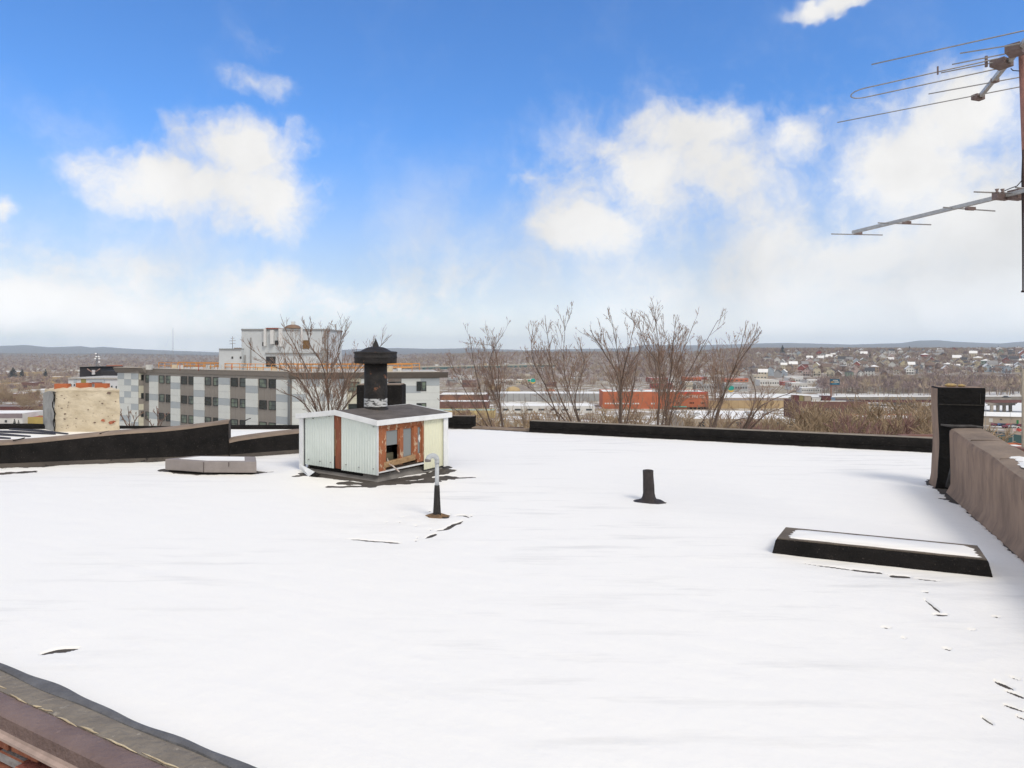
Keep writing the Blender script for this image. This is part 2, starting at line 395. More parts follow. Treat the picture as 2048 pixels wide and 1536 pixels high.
def snow_height(X, Y):
    h = .0155+.004*(fbm(X*1.1, Y*1.1, 3)-.5)*2+.003*(fbm(X*6, Y*6, 5)-.5)*2
    # wind-packed ripples
    U = X*.91-Y*.41; V = X*.41+Y*.91
    h = h+.0025*(fbm(U*1.5, V*9, 7)-.5)*2
    wx = X+.10*(fbm(X*7, Y*7, 11)-.5); wy = Y+.10*(fbm(X*7, Y*7, 12)-.5)
    jn = fbm(U*7, V*16, 21, 5); jf = fbm(U*22, V*40, 23, 4)
    cut = np.zeros_like(X); wide = np.zeros_like(X)
    for pts, r, dep, jag in MELT_OR_SHADE:
        m_ = r*3+.36
        bx = (X > min(p.x for p in pts)-m_) & (X < max(p.x for p in pts)+m_) & (Y > min(p.y for p in pts)-m_) & (Y < max(p.y for p in pts)+m_)
        ix = np.nonzero(bx)
        if len(ix[0]) == 0: continue
        Xs, Ys, js = X[ix], Y[ix], jn[ix]
        q = min(1.0, r*8); ax = Xs+(wx[ix]-Xs)*q; ay = Ys+(wy[ix]-Ys)*q
        dmin = np.full_like(Xs, 1e9); tmin = np.full_like(Xs, .5); ns = len(pts)-1
        for si, (a, b) in enumerate(zip(pts[:-1], pts[1:])):
            ab = b-a; L2 = ab.length_squared+1e-9
            t = np.clip(((ax-a.x)*ab.x+(ay-a.y)*ab.y)/L2, 0, 1)
            dx = ax-a.x-t*ab.x; dy = ay-a.y-t*ab.y; dd = np.sqrt(dx*dx+dy*dy)
            tmin = np.where(dd < dmin, (si+t)/ns, tmin); dmin = np.minimum(dmin, dd)
        rr = r*(1+jag*1.6*(js-.5))
        if r < .03: js = .5*js+.5*jf[ix]; rr = r*(1+jag*2.2*(js-.5))*(1-.85*np.abs(2*tmin-1)**2.2)
        f = 1-sstep(rr*.3, rr*1.35+(.022 if r > .03 else .010), dmin); wide[ix] = np.maximum(wide[ix], 1-sstep(rr*1.0, rr*1.4+.28, dmin))
        cut[ix] = np.maximum(cut[ix], f*dep*(1-jag*.35+jag*.7*js))
    return h*(1-.5*wide)-.0125*np.minimum(cut, 1.7)
def inside(X, Y, poly):
    ins = np.zeros(X.shape, bool); n = len(poly)
    for i in range(n):
        x0, y0 = poly[i]; x1, y1 = poly[(i+1) % n]
        c = ((y0 > Y) != (y1 > Y)) & (X < (x1-x0)*(Y-y0)/(y1-y0+1e-12)+x0)
        ins ^= c
    return ins
nt_, ny_ = 1000, 860
tt = np.concatenate([np.linspace(-1.15, -.80, 30)[:-1], np.linspace(-.80, .80, nt_-58), np.linspace(.80, 1.05, 30)[1:]]); yy = .9*(16.2/.9)**(np.linspace(0, 1, ny_))
T, Yg = np.meshgrid(tt, yy); Xg = T*Yg
Z = snow_height(Xg, Yg)
V = np.stack([Xg, Yg, Z], -1).reshape(-1, 3)
ii = np.arange(nt_*ny_).reshape(ny_, nt_)
Q = np.stack([ii[:-1, :-1], ii[:-1, 1:], ii[1:, 1:], ii[1:, :-1]], -1).reshape(-1, 4)
cx = V[Q].mean(1)
keep = inside(cx[:, 0], cx[:, 1], ROOF) & (V[Q][:, :, 2].max(1) > -.002)
Q = Q[keep]; used, inv = np.unique(Q, return_inverse=True); V = V[used]; Q = inv.reshape(-1, 4)
def snow_mat(name='snow', streaks=True):
    m = bpy.data.materials.new(name); m.use_nodes = True; nt = m.node_tree; N = nt.nodes; L = nt.links; p = N['Principled BSDF']
    p.inputs['Roughness'].default_value = .55; p.inputs['Specular IOR Level'].default_value = .25
    tc = N.new('ShaderNodeTexCoord'); mp = N.new('ShaderNodeMapping'); mp.inputs['Rotation'].default_value = (0, 0, R(20)); mp.inputs['Scale'].default_value = (.7, 5.5, 1)
    L.new(tc.outputs['Object'], mp.inputs['Vector'])
    n1 = N.new('ShaderNodeTexNoise'); n1.inputs['Scale'].default_value = 1.0; n1.inputs['Detail'].default_value = 9; n1.inputs['Roughness'].default_value = .66
    L.new(mp.outputs[0], n1.inputs['Vector'])
    n2 = N.new('ShaderNodeTexNoise'); n2.inputs['Scale'].default_value = .22; n2.inputs['Detail'].default_value = 3; L.new(tc.outputs['Object'], n2.inputs['Vector'])
    r1 = N.new('ShaderNodeMapRange'); r1.inputs['From Min'].default_value = .52; r1.inputs['From Max'].default_value = .80; L.new(n1.outputs['Fac'], r1.inputs['Value'])
    r2 = N.new('ShaderNodeMapRange'); r2.inputs['From Min'].default_value = .43; r2.inputs['From Max'].default_value = .64; L.new(n2.outputs['Fac'], r2.inputs['Value'])
    mu = N.new('ShaderNodeMath'); mu.operation = 'MULTIPLY'; L.new(r1.outputs[0], mu.inputs[0]); L.new(r2.outputs[0], mu.inputs[1])
    mx = N.new('ShaderNodeMix'); mx.data_type = 'RGBA'; mx.inputs['A'].default_value = (.90, .876, .835, 1); mx.inputs['B'].default_value = (.52, .51, .50, 1)
    L.new(mu.outputs[0], mx.inputs['Factor']); L.new(mx.outputs['Result'], p.inputs['Base Color'])
    nb = N.new('ShaderNodeTexNoise'); nb.inputs['Scale'].default_value = 25; nb.inputs['Detail'].default_value = 6; L.new(tc.outputs['Object'], nb.inputs['Vector'])
    bp = N.new('ShaderNodeBump'); bp.inputs['Strength'].default_value = .25; bp.inputs['Distance'].default_value = .01; L.new(nb.outputs['Fac'], bp.inputs['Height']); L.new(bp.outputs[0], p.inputs['Normal'])
    return m
M_snow = snow_mat()
o = np_mesh('roof_snow', V, Q, [M_snow], smooth=True); tag(o, kind='structure')

# ------------------------------------------------ lofted walls
def loft(name, base, prof, mats, parent, seg=.12, amp=.012, seed=1, top=None, caps=True, mis=None, nsm=True):
    """base: list of points along the inner foot, prof(s, z_top) -> list of (n, z); n along the outward normal"""
    mb = MB(); pts = []; s = 0
    for a, b in zip(base[:-1], base[1:]):
        n = max(1, int((b-a).length/seg))
        for k in range(n): pts.append((a.lerp(b, k/n)))
    pts.append(base[-1])
    rows = []
    for i, p in enumerate(pts):
        d = (pts[min(i+1, len(pts)-1)]-pts[max(i-1, 0)]); d.normalize()
        nrm = Vector((d.y, -d.x, 0))
        if i: s += (pts[i]-pts[i-1]).length
        pr = prof(s)
        row = []
        for j, (n_, z) in enumerate(pr):
            w1 = (float(fbm(np.array(s*1.3+seed), np.array(z*1.7+n_*3+seed*3.1), seed, 3))-.5)*2*amp
            w2 = (float(vnoise(np.array(s*9+seed), np.array(j*.8), seed+5))-.5)*amp*.35
            row.append(p+nrm*(n_+w1+w2)+Vector((0, 0, z+(w1*.6 if z > .05 else 0))))
        rows.append(row)
    m = len(rows[0]); vs = [q for r in rows for q in r]; fs = []; fm = []
    for i in range(len(rows)-1):
        for j in range(m-1):
            fs.append((i*m+j, (i+1)*m+j, (i+1)*m+j+1, i*m+j+1)); fm.append(mis[j] if mis else 0)
    o0 = len(mb.v); mb.v.extend([tuple(v) for v in vs]); mb.f.extend(fs); mb.m.extend(fm); mb.sm.extend([nsm]*len(fs))
    if caps:
        mb.f.append(tuple(range(m))); mb.m.append(mis[1] if mis else 0); mb.sm.append(False)
        mb.f.append(tuple((len(rows)-1)*m+j for j in range(m))[::-1]); mb.m.append(mis[1] if mis else 0); mb.sm.append(False)
    o = mb.build(name, mats, parent)
    me = o.data
    try: me.set_sharp_from_angle(angle=R(38))
    except Exception: pass
    return o
def interp(s, tab):
    xs = [t[0] for t in tab]; ys = [t[1] for t in tab]
    return float(np.interp(s, xs, ys))

# right parapet (brown, wrinkled), runs from beside the viewer to the post
rb = [RW0-RWD*5.1, RW0+RWD*2.85]
def rprof(s):
    zt = interp(s, [(0, .55), (5.1, .635), (7.95, .785)])+.006*math.sin(s*2.3)+.004*math.sin(s*5.1+1)
    return [(-.05, -.02), (-.02, .03), (.01, .10), (.012, .25), (.006, .42), (.0, zt-.07), (.004, zt-.03), (.022, zt-.004), (.06, zt+.006), (.2, zt+.014), (.30, zt+.018), (.335, zt+.016), (.342, zt-.02), (.345, zt-.3), (.35, -.6), (.35, -3.0)]
t = thing('parapet_wall', 'brown wrinkled membrane parapet running along the right roof edge with flattened top', 'parapet', tuple(RW0))
loft('wall', rb, rprof, [M_brown_v, M_brown], t, amp=.008, seed=3, mis=[0]*7+[1]*5+[0]*4)
lp = MB()
for u0, sk_ in ((2.9, .05), (4.4, -.04), (5.95, .06), (7.1, -.03)):
    zt = rprof(u0)[9][1]; q = rb[0]+RWD*u0
    lp.tube([q+RWN*.012+RWD*sk_*.4+up_*(zt-.05), q+RWN*.05+RWD*sk_*.6+up_*(zt-.004), q+RWN*.2+RWD*sk_+up_*(zt+.003), q+RWN*.32+RWD*sk_*1.3+up_*(zt+.004)], [.003, .005, .004, .002], 5)
build_split(lp, 'membrane_lap', mat('lap_dark', (.13, .095, .075), (.08, .06, .05), 20, .9), t)
# thin pale outer flashing lip along the top
fl = MB()
for k in range(40):
    s0 = .25+k*.185; s1 = s0+.18
    p0 = rb[0]+RWD*s0+RWN*.335; p1 = rb[0]+RWD*s1+RWN*.335
    z0 = rprof(s0)[8][1]+.004; z1 = rprof(s1)[8][1]+.004
    fl.tube([p0+Vector((0, 0, z0)), p1+Vector((0, 0, z1))], .007, 5)
fl.build('edge_flashing', mat('pale_flashing', (.45, .36, .27), (.3, .22, .16), 12, .7), t)
# snow lying on the wall top
sp = MB()
for (u0, wdt, cx_, cy_) in ((6.02, .17, .21, 0), (5.78, .24, .2, 0), (5.50, .15, .25, 0)):
    c = rb[0]+RWD*u0+RWN*cx_; zt = rprof(u0)[9][1]
    ring = []
    n = 22; vs = [c+Vector((0, 0, zt+.022))]
    for k in range(n):
        a = 2*math.pi*k/n; rr = 1+.3*math.sin(3*a+u0*7)+.2*math.sin(7*a)
        vs.append(c+RWD*math.cos(a)*wdt*rr*.8+RWN*math.sin(a)*.085*rr+Vector((0, 0, zt-.006)))
    fs = [(0, 1+k, 1+(k+1) % n) for k in range(n)]
    sp.add(vs, [f[::-1] for f in fs], 0, True)
o = sp.build('snow_patch', M_snow); tag(o, 'thin white snow patch lying on top of the brown right parapet', 'snow patch')

# left stepped wall (black face, brown top)
lb = [LW0x, LW[0], LW[1], LW[2], Vector((-1.9, 12.55, 0))]
sl = [0.0]
for a, b in zip(lb[:-1], lb[1:]): sl.append(sl[-1]+(b-a).length)
sstepx = sl[2]-.03
def mk_lprof(tab):
    def lprof(s):
        zt = interp(s, tab)+.008*math.sin(s*3.1)
        return [(.09, -.02), (.05, .025), (.0, .06), (-.02, .12), (-.03, zt*.55), (-.025, zt-.03), (-.045, zt-.004), (-.10, zt+.012), (-.30, zt+.02), (-.33, zt-.03), (-.34, zt*.4), (-.34, -.6)]
    return lprof
t = thing('stepped_parapet', 'low black tar coated party wall along the left roof edge, stepping down near the shed', 'parapet', tuple(LW[0]))
mis = [2, 2, 0, 0, 0, 1, 1, 1, 1, 0, 0]
loft('wall', [lb[0], lb[1], lb[2]], mk_lprof([(0, .30), (sl[1], .362), (sl[1]+1.17, .43), (sl[1]+2.1, .49), (sl[2], .585)]), [M_black, M_brown, M_deck], t, amp=.014, seed=8, mis=mis)
base2 = [lb[2]+Vector((.02, 0, 0)), lb[3], lb[4]]
loft('low_wall', base2, mk_lprof([(0, .275), (.06, .29), (1.2, .37), (3.3, .40)]), [M_black, M_brown, M_deck], t, amp=.01, seed=12, mis=mis)
# laps in the membrane top
lap = MB()
for s_ in (1.35, 2.5, 4.6, 5.6):
    p = lb[0]+(lb[1]-lb[0]).normalized()*0
    # along the wall
    k = 0
    while k < 1 and s_+sl[1]-1.2 > sl[k+1]: k += 1
    d = (lb[k+1]-lb[k]).normalized(); q = lb[k]+d*(s_+sl[1]-1.2-sl[k]); nrm = Vector((d.y, -d.x, 0))
    z = interp(s_+sl[1]-1.2, [(0, .30), (sl[1], .362), (sl[1]+1.17, .43), (sl[1]+2.1, .49), (sl[2], .585)])+.026
    lap.tube([q-nrm*.05+Vector((0, 0, z-.01)), q-nrm*.3+d*.06+Vector((0, 0, z))], .008, 5)
build_split(lap, 'membrane_seam', M_black, t)

# far parapet, two black runs with a low open edge between
def fprof_h(h):
    def f(s):
        return [(.03, -.02), (.0, .02), (-.005, h*.36), (-.0, h*.40), (-.018, h*.42), (-.02, h-.02), (-.035, h), (-.26, h+.004), (-.28, h-.03), (-.28, -1.5)]
    return f
t = thing('far_parapet', 'long low black parapet with a lap line along the far right roof edge', 'parapet', tuple(FP_A))
loft('wall', [FP_A, FP_B], fprof_h(.235), [M_black, mat('painted_sunlit_cap', (.30, .25, .19), (.2, .165, .13), 6, .9)], t, amp=.004, seed=17, seg=.2, mis=[0]*6+[1]*2+[0])  # top faces coloured tan to stand for sunlight on the cap
t = thing('parapet_stub', 'short black parapet stub just behind the right side of the shed', 'parapet', (-1.5, 15.4, 0))
loft('wall', [Vector((-1.75, 15.45, 0)), Vector((-.85, 15.38, 0))], fprof_h(.27), [M_black, M_brown], t, amp=.012, seed=23, seg=.1, mis=[0]*6+[1]*2+[0])
t = thing('roof_edge_curb', 'thin brown curb closing the open roof edge between two black parapets', 'curb', (-.87, 15.4, 0))
loft('curb', [Vector((-.9, 15.42, 0)), Vector((.42, 14.86, 0))], lambda s: [(.06, -.02), (.02, .035+.01*math.sin(s*6)), (-.08, .045), (-.16, .03), (-.17, -1.0)], [M_brown], t, amp=.012, seed=29, seg=.08)

# front curb: membrane strip, olive cap, pale seam, brown coping, bricks below
t = thing('front_curb', 'weathered brown metal coping and cap strip along the nearest roof edge', 'coping', tuple(F0))
fb = [F0-FD*10.5, F0+FD*6.2]
z0 = .03
flen = (fb[1]-fb[0]).length
def wob(s, k, a): return a*math.sin(s*k)+a*.6*math.sin(s*k*2.7+1)
M_strip = mat('slate_membrane', (.15, .15, .16), (.10, .10, .108), 8, .85, .5, 50)
M_olive = mat('olive_cap', (.25, .215, .175), (.18, .155, .13), 6, .85, .7, 30, c3=(.33, .29, .24), c3at=.60)
M_coping = mat('brown_coping', (.21, .15, .138), (.155, .108, .102), 4, .65, .5, 40, c3=(.26, .19, .175), c3at=.63)
loft('membrane_strip', fb, lambda s: [(-.05+wob(s, 5, .008), .0), (-.02+wob(s, 5, .008), .036), (.008+wob(s, 3, .010), .04), (.022+wob(s, 3, .010), .034), (.026+wob(s, 3, .010), .02)], [M_strip], t, amp=.008, seed=31, seg=.05, caps=False)
loft('cap_strip', fb, lambda s: [(.0, .022), (.03, .031), (.10, .034), (.13, .03), (.132, .0)], [M_olive], t, amp=.005, seed=33, seg=.08, caps=False)
loft('coping', fb, lambda s: [(.126, .0), (.128, .024), (.14, .03), (.225, .022), (.235, .014), (.24, -.05), (.23, -.055)], [M_coping], t, amp=.0015, seed=35, seg=.3, caps=False)
loft('coping_lip', fb, lambda s: [(.238, -.035), (.243, -.055), (.258, -.062), (.26, -.072), (.24, -.075)], [mat('pink_lip', (.46, .35, .31), (.34, .26, .23), 9, .7)], t, amp=.001, seed=36, seg=.3, caps=False)
# dried pale sealant along the joint, broken up
ms = mat('old_sealant', (.62, .52, .36), (.45, .36, .24), 20, .8)
sl_ = MB(); rnd = random.Random(4); s = 7.6
while s < 13.5:
    ln = rnd.uniform(.05, .32); n = 6; pts = []; off = rnd.uniform(-.006, .012); sw = rnd.uniform(-.012, .018)
    for k in range(n):
        u = k/(n-1); p = fb[0]+FD*(s+ln*u)+FN*(.126+off-sw*u*u+rnd.uniform(-.003, .003)); pts.append(p+Vector((0, 0, .034)))
    sl_.tube(pts, [.0012, .003, rnd.uniform(.002, .0055), rnd.uniform(.002, .0055), .003, .001], 5)
    s += ln+rnd.uniform(.0, .08)
sl_.build('sealant', ms, t)
# brick face below the coping with flaking plaster
t = thing('brick_wall', 'crumbling red and grey brick wall below the coping at the nearest corner', 'wall', tuple(F0))
bw = MB(); rnd = random.Random(9)
nb_ = 60
for row in range(12):
    zt = -.072-row*.075
    for k in range(nb_):
        s = 5.5+k*.215+(row % 2)*.107
        d = rnd.uniform(-.04, .035) if row else rnd.uniform(-.02, .03)
        miss = rnd.random() < .07
        if miss: d -= .08
        o_ = fb[0]+FD*s+FN*(.135)+Vector((0, 0, zt-.062))
        bw.obox(o_, FD*.2+FN*rnd.uniform(-.01, .01), FN*(.11+d), Vector((0, 0, .058+rnd.uniform(-.006, .006))), rnd.choice([0, 0, 1, 2, 2, 3, 3]))
bw.obox(fb[0]+FN*.02+Vector((0, 0, -3.2)), FD*flen, FN*.145, Vector((0, 0, 3.1)), 4)
bw.build('bricks', [mat('brick_orange', (.42, .17, .10), (.3, .11, .07), 14, .9, .8, 40), mat('brick_red', (.28, .09, .07), (.17, .06, .05), 14, .9, .8, 40),
    mat('brick_grey', (.42, .40, .40), (.25, .23, .24), 9, .9, .8, 30), mat('brick_pale', (.52, .46, .42), (.36, .27, .24), 9, .9, .8, 30), mat('mortar_dark', (.08, .06, .055), (.15, .11, .1), 9, .95, .6, 40)], t, bevel=.006, bseg=1)
rub = MB(); rnd = random.Random(19)
for k in range(26):
    c = fb[0]+FD*rnd.uniform(8.6, 11.0)+FN*rnd.uniform(.23, .30)+Vector((0, 0, rnd.uniform(-.30, -.12)))
    vsx = []; rr = rnd.uniform(.02, .06)
    bmx = bmesh.new(); bmesh.ops.create_icosphere(bmx, subdivisions=2, radius=1)
    sx, sy, sz = rr*rnd.uniform(.8, 2.2), rr, rr*rnd.uniform(.5, 1)
    for v in bmx.verts:
        f_ = .8+.4*float(vnoise(np.array(v.co.x*2+k), np.array(v.co.y*2+v.co.z*3), k))
        vsx.append(c+FD*(v.co.x*sx*f_)+FN*(v.co.y*sy*f_)+Vector((0, 0, v.co.z*sz*f_)))
    rub.add(vsx, [tuple(v.index for v in f.verts) for f in bmx.faces], rnd.choice([0, 1, 1, 2])); bmx.free()
build_split(rub, 'loose_mortar', [MATS['brick_orange'], MATS['brick_grey'], MATS['brick_pale']], t)
# ---------------------------------------------------------------- things on our roof
M_white = mat('white_paint', (.78, .79, .80), (.68, .69, .70), 6, .5, .15, 40, c3=(.5, .46, .40), c3at=.70, c3scale=18)
M_sid_a = mat('pale_green_siding', (.70, .755, .715), (.64, .70, .66), 3, .5, .1, 30, c3=(.36, .36, .30), c3at=.70, c3scale=12)
M_sid_b = mat('pale_yellow_siding', (.76, .755, .59), (.69, .69, .52), 3, .5, .1, 30, c3=(.42, .36, .25), c3at=.70, c3scale=12)
M_redwood = mat('peeling_red_wood', (.30, .10, .055), (.20, .075, .045), 9, .85, .6, 30, stretch=(2, 2, .4), c3=(.45, .30, .18), c3at=.60, c3scale=14)
M_rawwood = mat('raw_wood', (.42, .28, .155), (.30, .18, .09), 9, .85, .6, 30, stretch=(2, 2, 2), c3=(.14, .08, .05), c3at=.63, c3scale=16)
M_oldwood = mat('old_orange_wood', (.36, .125, .055), (.27, .10, .05), 8, .85, .6, 30, stretch=(1.5, 1.5, .6), c3=(.55, .43, .30), c3at=.56, c3scale=14)
M_flash = mat('grey_flashing_membrane', (.235, .22, .205), (.17, .157, .147), 5, .9, .6, 40, c3=(.12, .11, .10), c3at=.62)
M_shedroof = mat('shed_roofing', (.15, .13, .118), (.10, .087, .08), 5, .92, .7, 60, c3=(.20, .18, .165), c3at=.61)
M_glass = glass_mat('dusty_glass', (.20, .22, .225), .25)
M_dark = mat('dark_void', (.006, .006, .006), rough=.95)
M_pipe = mat('tarred_pipe', (.012, .011, .011), (.03, .026, .025), 7, .7, .6, 30, c3=(.20, .085, .045), c3at=.61, c3scale=8, spec=.35)

sc_ = Vector((-1.770, 9.0, 0)); uL = Vector((-.8135, .5816, 0)); uR = Vector((.5816, .8135, 0)); up = Vector((0, 0, 1))
LL, LR = 1.54, 1.33
def S(a, b, z): return sc_+uL*a+uR*b+up*z      # a along the left face, b along the right face
shed = thing('roof_shed', 'small gabled skylight shed with pale corrugated siding, broken wooden window and black stove pipe', 'shed', tuple(sc_))
zb, zt = .10, .745
# curb
cb = MB()
i = .07
pts = [(i, i), (LL-i, i), (LL-i, LR-i), (i, LR-i)]
def frus(mb, a0, b0, a1, b1, z0, z1, e, mi=0):
    lo = [S(a0-e, b0-e, z0), S(a1+e, b0-e, z0), S(a1+e, b1+e, z0), S(a0-e, b1+e, z0)]
    hi = [S(a0, b0, z1), S(a1, b0, z1), S(a1, b1, z1), S(a0, b1, z1)]
    vs = lo+hi
    for k in range(4):
        mb.add([lo[k], lo[(k+1) % 4], hi[(k+1) % 4], hi[k]], [(3, 2, 1, 0)], mi)
    mb.add(hi, [(3, 2, 1, 0)], mi)
frus(cb, i, i, LL-i, LR-i, -.03, .16, .05)
frus(cb, i-.02, i-.02, LL-i+.02, LR-i+.02, -.03, .05, .10)
cb.build('curb', M_flash, shed)
cb = MB(); cb.obox(S(.33, .045, .02), uL*(LL-.42), -uR*.012, up*.12); cb.build('curb_recess_shade', M_black, shed)  # black sheet stands for the shaded recess under the left siding
# inner liner so the inside is dark and the walls have thickness
def corr(mb, a0, a1, fn, z0f, z1f, amp=.0038, pitch=.052, mi=0):
    """corrugated sheet between a0 and a1 along an edge; fn(a, off) -> xy point"""
    n = max(8, int((a1-a0)/pitch*8)); vs = []; fs = []
    for k in range(n+1):
        a = a0+(a1-a0)*k/n
        ph = (a/pitch) % 1.0
        o_ = amp*(1 if .25 < ph < .75 else -1)*min(1, 6*abs(((ph*2) % 1)-.5)+.0) if False else amp*math.tanh(2.2*math.sin(2*math.pi*a/pitch))
        p = fn(a, o_)
        vs.append(Vector((p.x, p.y, z0f(a)))); vs.append(Vector((p.x, p.y, z1f(a))))
    for k in range(n): fs.append((2*k, 2*k+2, 2*k+3, 2*k+1))
    mb.add(vs, fs, mi, True)
roofz = lambda a: .81+.095*(1-abs(a-LL/2)/(LL/2))      # top of roof over the left face
fL = lambda a, o_: S(a, -.012-o_, 0)
fR = lambda b, o_: S(-.012-o_, b, 0)
ztL = lambda a: roofz(a)-.045
p = MB(); corr(p, .86, LL-.04, fL, lambda a: zb-.005, ztL); p.build('siding_panel', M_sid_a, shed)
p = MB(); corr(p, .0, .70, lambda a, o_: S(a, -.014-o_, 0), lambda a: zb-.012, ztL); p.build('siding_panel', M_sid_a, shed)
p = MB(); corr(p, .86, LR-.06, lambda b, o_: S(-.02-o_, b, 0), lambda b: zb-.06+.02*(b-.86), lambda b: .80, pitch=.06); p.build('siding_panel', M_sid_b, shed)
# backing walls (solid, dark wood behind)
bk = MB()
bk.obox(S(.02, .03, zb), uL*(LL-.04), uR*.03, up*(.66))            # behind the left face
bk.obox(S(LL-.04, .06, zb), uL*.03, uR*(LR-.08), up*.66)           # far left wall
bk.obox(S(.04, LR-.05, zb), uL*(LL-.08), uR*.03, up*.66)           # back wall
bk.obox(S(.02, .86, zb), uL*.03, uR*(LR-.90), up*.66)              # behind yellow panel
g = [S(.02, .03, .76), S(LL/2, .03, .86), S(LL-.02, .03, .76)]
bk.add([g[0], g[1], g[2]], [(0, 1, 2)]); 
bk.obox(S(.05, .06, .02), uL*(LL-.1), uR*(LR-.12), up*.085)        # floor of the curb opening
bk.build('inner_wall', mat('dark_boards', (.07, .045, .035), (.045, .03, .025), 6, .9, .4), shed)
# exposed red board between the two sheets
p = MB(); vs_ = [S(.70, -.004, zb), S(.835, -.004, zb), S(.865, -.004, ztL(.865)), S(.70, -.004, ztL(.7))]
p.add(vs_, [(0, 3, 2, 1)]); p.add([v+uR*.02 for v in vs_], [(0, 1, 2, 3)]); p.build('exposed_board', M_redwood, shed)
p = MB(); p.obox(S(.83, -.008, .27), uL*.012, -uR*.006, up*.38); p.build('splintered_edge', M_rawwood, shed)
# corner trims
p = MB(); p.obox(S(LL-.045, -.03, .03), uL*.085, -uR*.016, up*.75); p.obox(S(LL+.026, -.03, .03), uL*.014, uR*.09, up*.75); p.build('corner_trim', M_white, shed)
p = MB(); p.obox(S(-.034, LR-.07, .035), uR*.095, -uL*.014, up*.76); p.obox(S(-.03, LR+.012, .035), uR*.013, uL*.09, up*.76); p.build('corner_trim', M_white, shed)
p = MB(); p.obox(S(-.006, -.022, zb-.01), -uL*.02, uR*.012, up*.65); p.build('corner_bead', M_white, shed)
# screws and stains on the sheets
p = MB()
for a, z in ((.06, .165), (.34, .16), (.60, .17), (.92, .17), (1.15, .165), (1.40, .17), (.06, .72), (.95, .81), (1.3, .76)):
    p.lathe(S(a, -.022, z), [(.0, .0), (.011, .0), (.009, .008), (.0, .01)], 8)
build_split(p, 'screw', mat('rusty_screw', (.06, .05, .045), (.3, .3, .3), 30, .6), shed)
# window frame on the right face
WB0, WB1, WZ0, WZ1 = .03, .86, .165, .765
wf = thing('window_frame', None, None, tuple(sc_)); 
p = MB()
X = -.018; dpt = .05
def bar(mb, b0, b1, z0, z1, x=X, d=dpt, mi=0): mb.obox(S(x, b0, z0), uR*(b1-b0), uL*d, up*(z1-z0), mi)
bar(p, WB0-.03, WB0+.10, WZ0-.04, WZ1, X-.003)                       # left jamb
bar(p, WB0+.10, WB1, .685, WZ1, X-.004)                              # head
bar(p, .385, .45, WZ0+.01, .685); bar(p, .655, .735, WZ0+.05, .685); bar(p, .83, .88, WZ0, .685)
for b0, b1 in ((.13, .385), (.45, .655), (.735, .83)):               # inner sash edges
    bar(p, b0, b0+.022, .30 if b0 < .2 else .24, .685, X+.012, .03); bar(p, b1-.022, b1, .45 if b0 < .2 else .24, .685, X+.012, .03); bar(p, b0, b1, .655, .685, X+.012, .03)
wf_o = p.build('window', M_oldwood, shed, bevel=.004, bseg=1)
COL.objects.unlink(wf); bpy.data.objects.remove(wf)
p = MB(); bar(p, .735, .84, WZ0+.0, WZ0+.10, X+.002); bar(p, .735, .84, WZ0+.10, .285, X+.008, .03); p.build('sill_block', M_oldwood, wf_o)
p = MB(); p.obox(S(-.03, .09, .17), uR*.60+up*.035, uL*.05, up*.075); o = p.build('broken_sill', M_rawwood, wf_o, bevel=.006, bseg=1)
p = MB(); p.obox(S(-.025, -.0, .115), uR*.86+up*.012, uL*.03, up*.018); p.build('sill_strip', M_white, wf_o)
p = MB(); bar(p, .02, .88, .13, .175, .01, .02); p.build('painted_gap_shade', mat('gap_shade_wood', (.03, .022, .018), (.07, .045, .03), 12, .9), wf_o)  # near-black strip painted in for the shade of the gap below the window
for b0, b1, z0 in ((.15, .365, .46), (.47, .635, .25), (.755, .86, .29)):
    p = MB(); bar(p, b0, b1, z0, .66, X+.026, .006); p.build('pane', M_glass, wf_o)
p = MB(); vs_ = [S(X+.022, .775, .49), S(X+.022, .80, .44), S(X+.022, .845, .40), S(X+.022, .85, .56), S(X+.022, .79, .54)]
p.add(vs_, [(0, 1, 2, 3, 4)]); p.add([v+uL*.002 for v in vs_], [(4, 3, 2, 1, 0)]); p.build('torn_paper', M_white, wf_o)
# inside: broken first light shows a box and board within
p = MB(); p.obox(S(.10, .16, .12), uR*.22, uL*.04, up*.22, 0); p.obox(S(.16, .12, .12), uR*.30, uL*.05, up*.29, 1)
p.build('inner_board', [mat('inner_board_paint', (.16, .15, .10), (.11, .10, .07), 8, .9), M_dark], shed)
# stick poking out
p = MB(); p.tube([S(.10, .20, .235), S(-.10, .17, .20), S(-.24, .155, .135)], [.012, .011, .010], 6); p.tube([S(-.02, .17, .24), S(.02, .19, .29)], [.009, .007], 5)
p.build('broken_stick', mat('white_stick', (.62, .58, .54), (.4, .3, .25), 20, .8), shed)
# roof
ov = .065
rf = MB(); a0, a1, b0, b1 = -ov, LL+ov, -ov, LR+ov
def rz(a): return .815+.095*(1-abs(a-LL/2)/(LL/2+ov))
nseg = 10
th = .03
for (s0, s1) in ((a0, LL/2), (LL/2, a1)):
    rf.obox(S(s0, b0+.01, rz(s0)-th), uL*(s1-s0)+up*(rz(s1)-rz(s0)), uR*(b1-b0-.02), up*th)
rf.build('roof', M_shedroof, shed)
fa = MB(); fh = .072
for (s0, s1) in ((a0-.005, LL/2), (LL/2, a1+.005)):
    for bb, dd in ((b0, -.018), (b1, .018)):
        fa.obox(S(s0, bb, rz(s0)-fh+.006), uL*(s1-s0)+up*(rz(s1)-rz(s0)), uR*dd, up*fh)
fa.obox(S(a0+.002, b0-.018, rz(a0)-fh+.005), -uL*.018, uR*(b1-b0+.036), up*fh); fa.obox(S(a1-.002, b0-.018, rz(a1)-fh+.005), uL*.018, uR*(b1-b0+.036), up*fh)
fa.build('fascia', M_white, shed, bevel=.004, bseg=1)
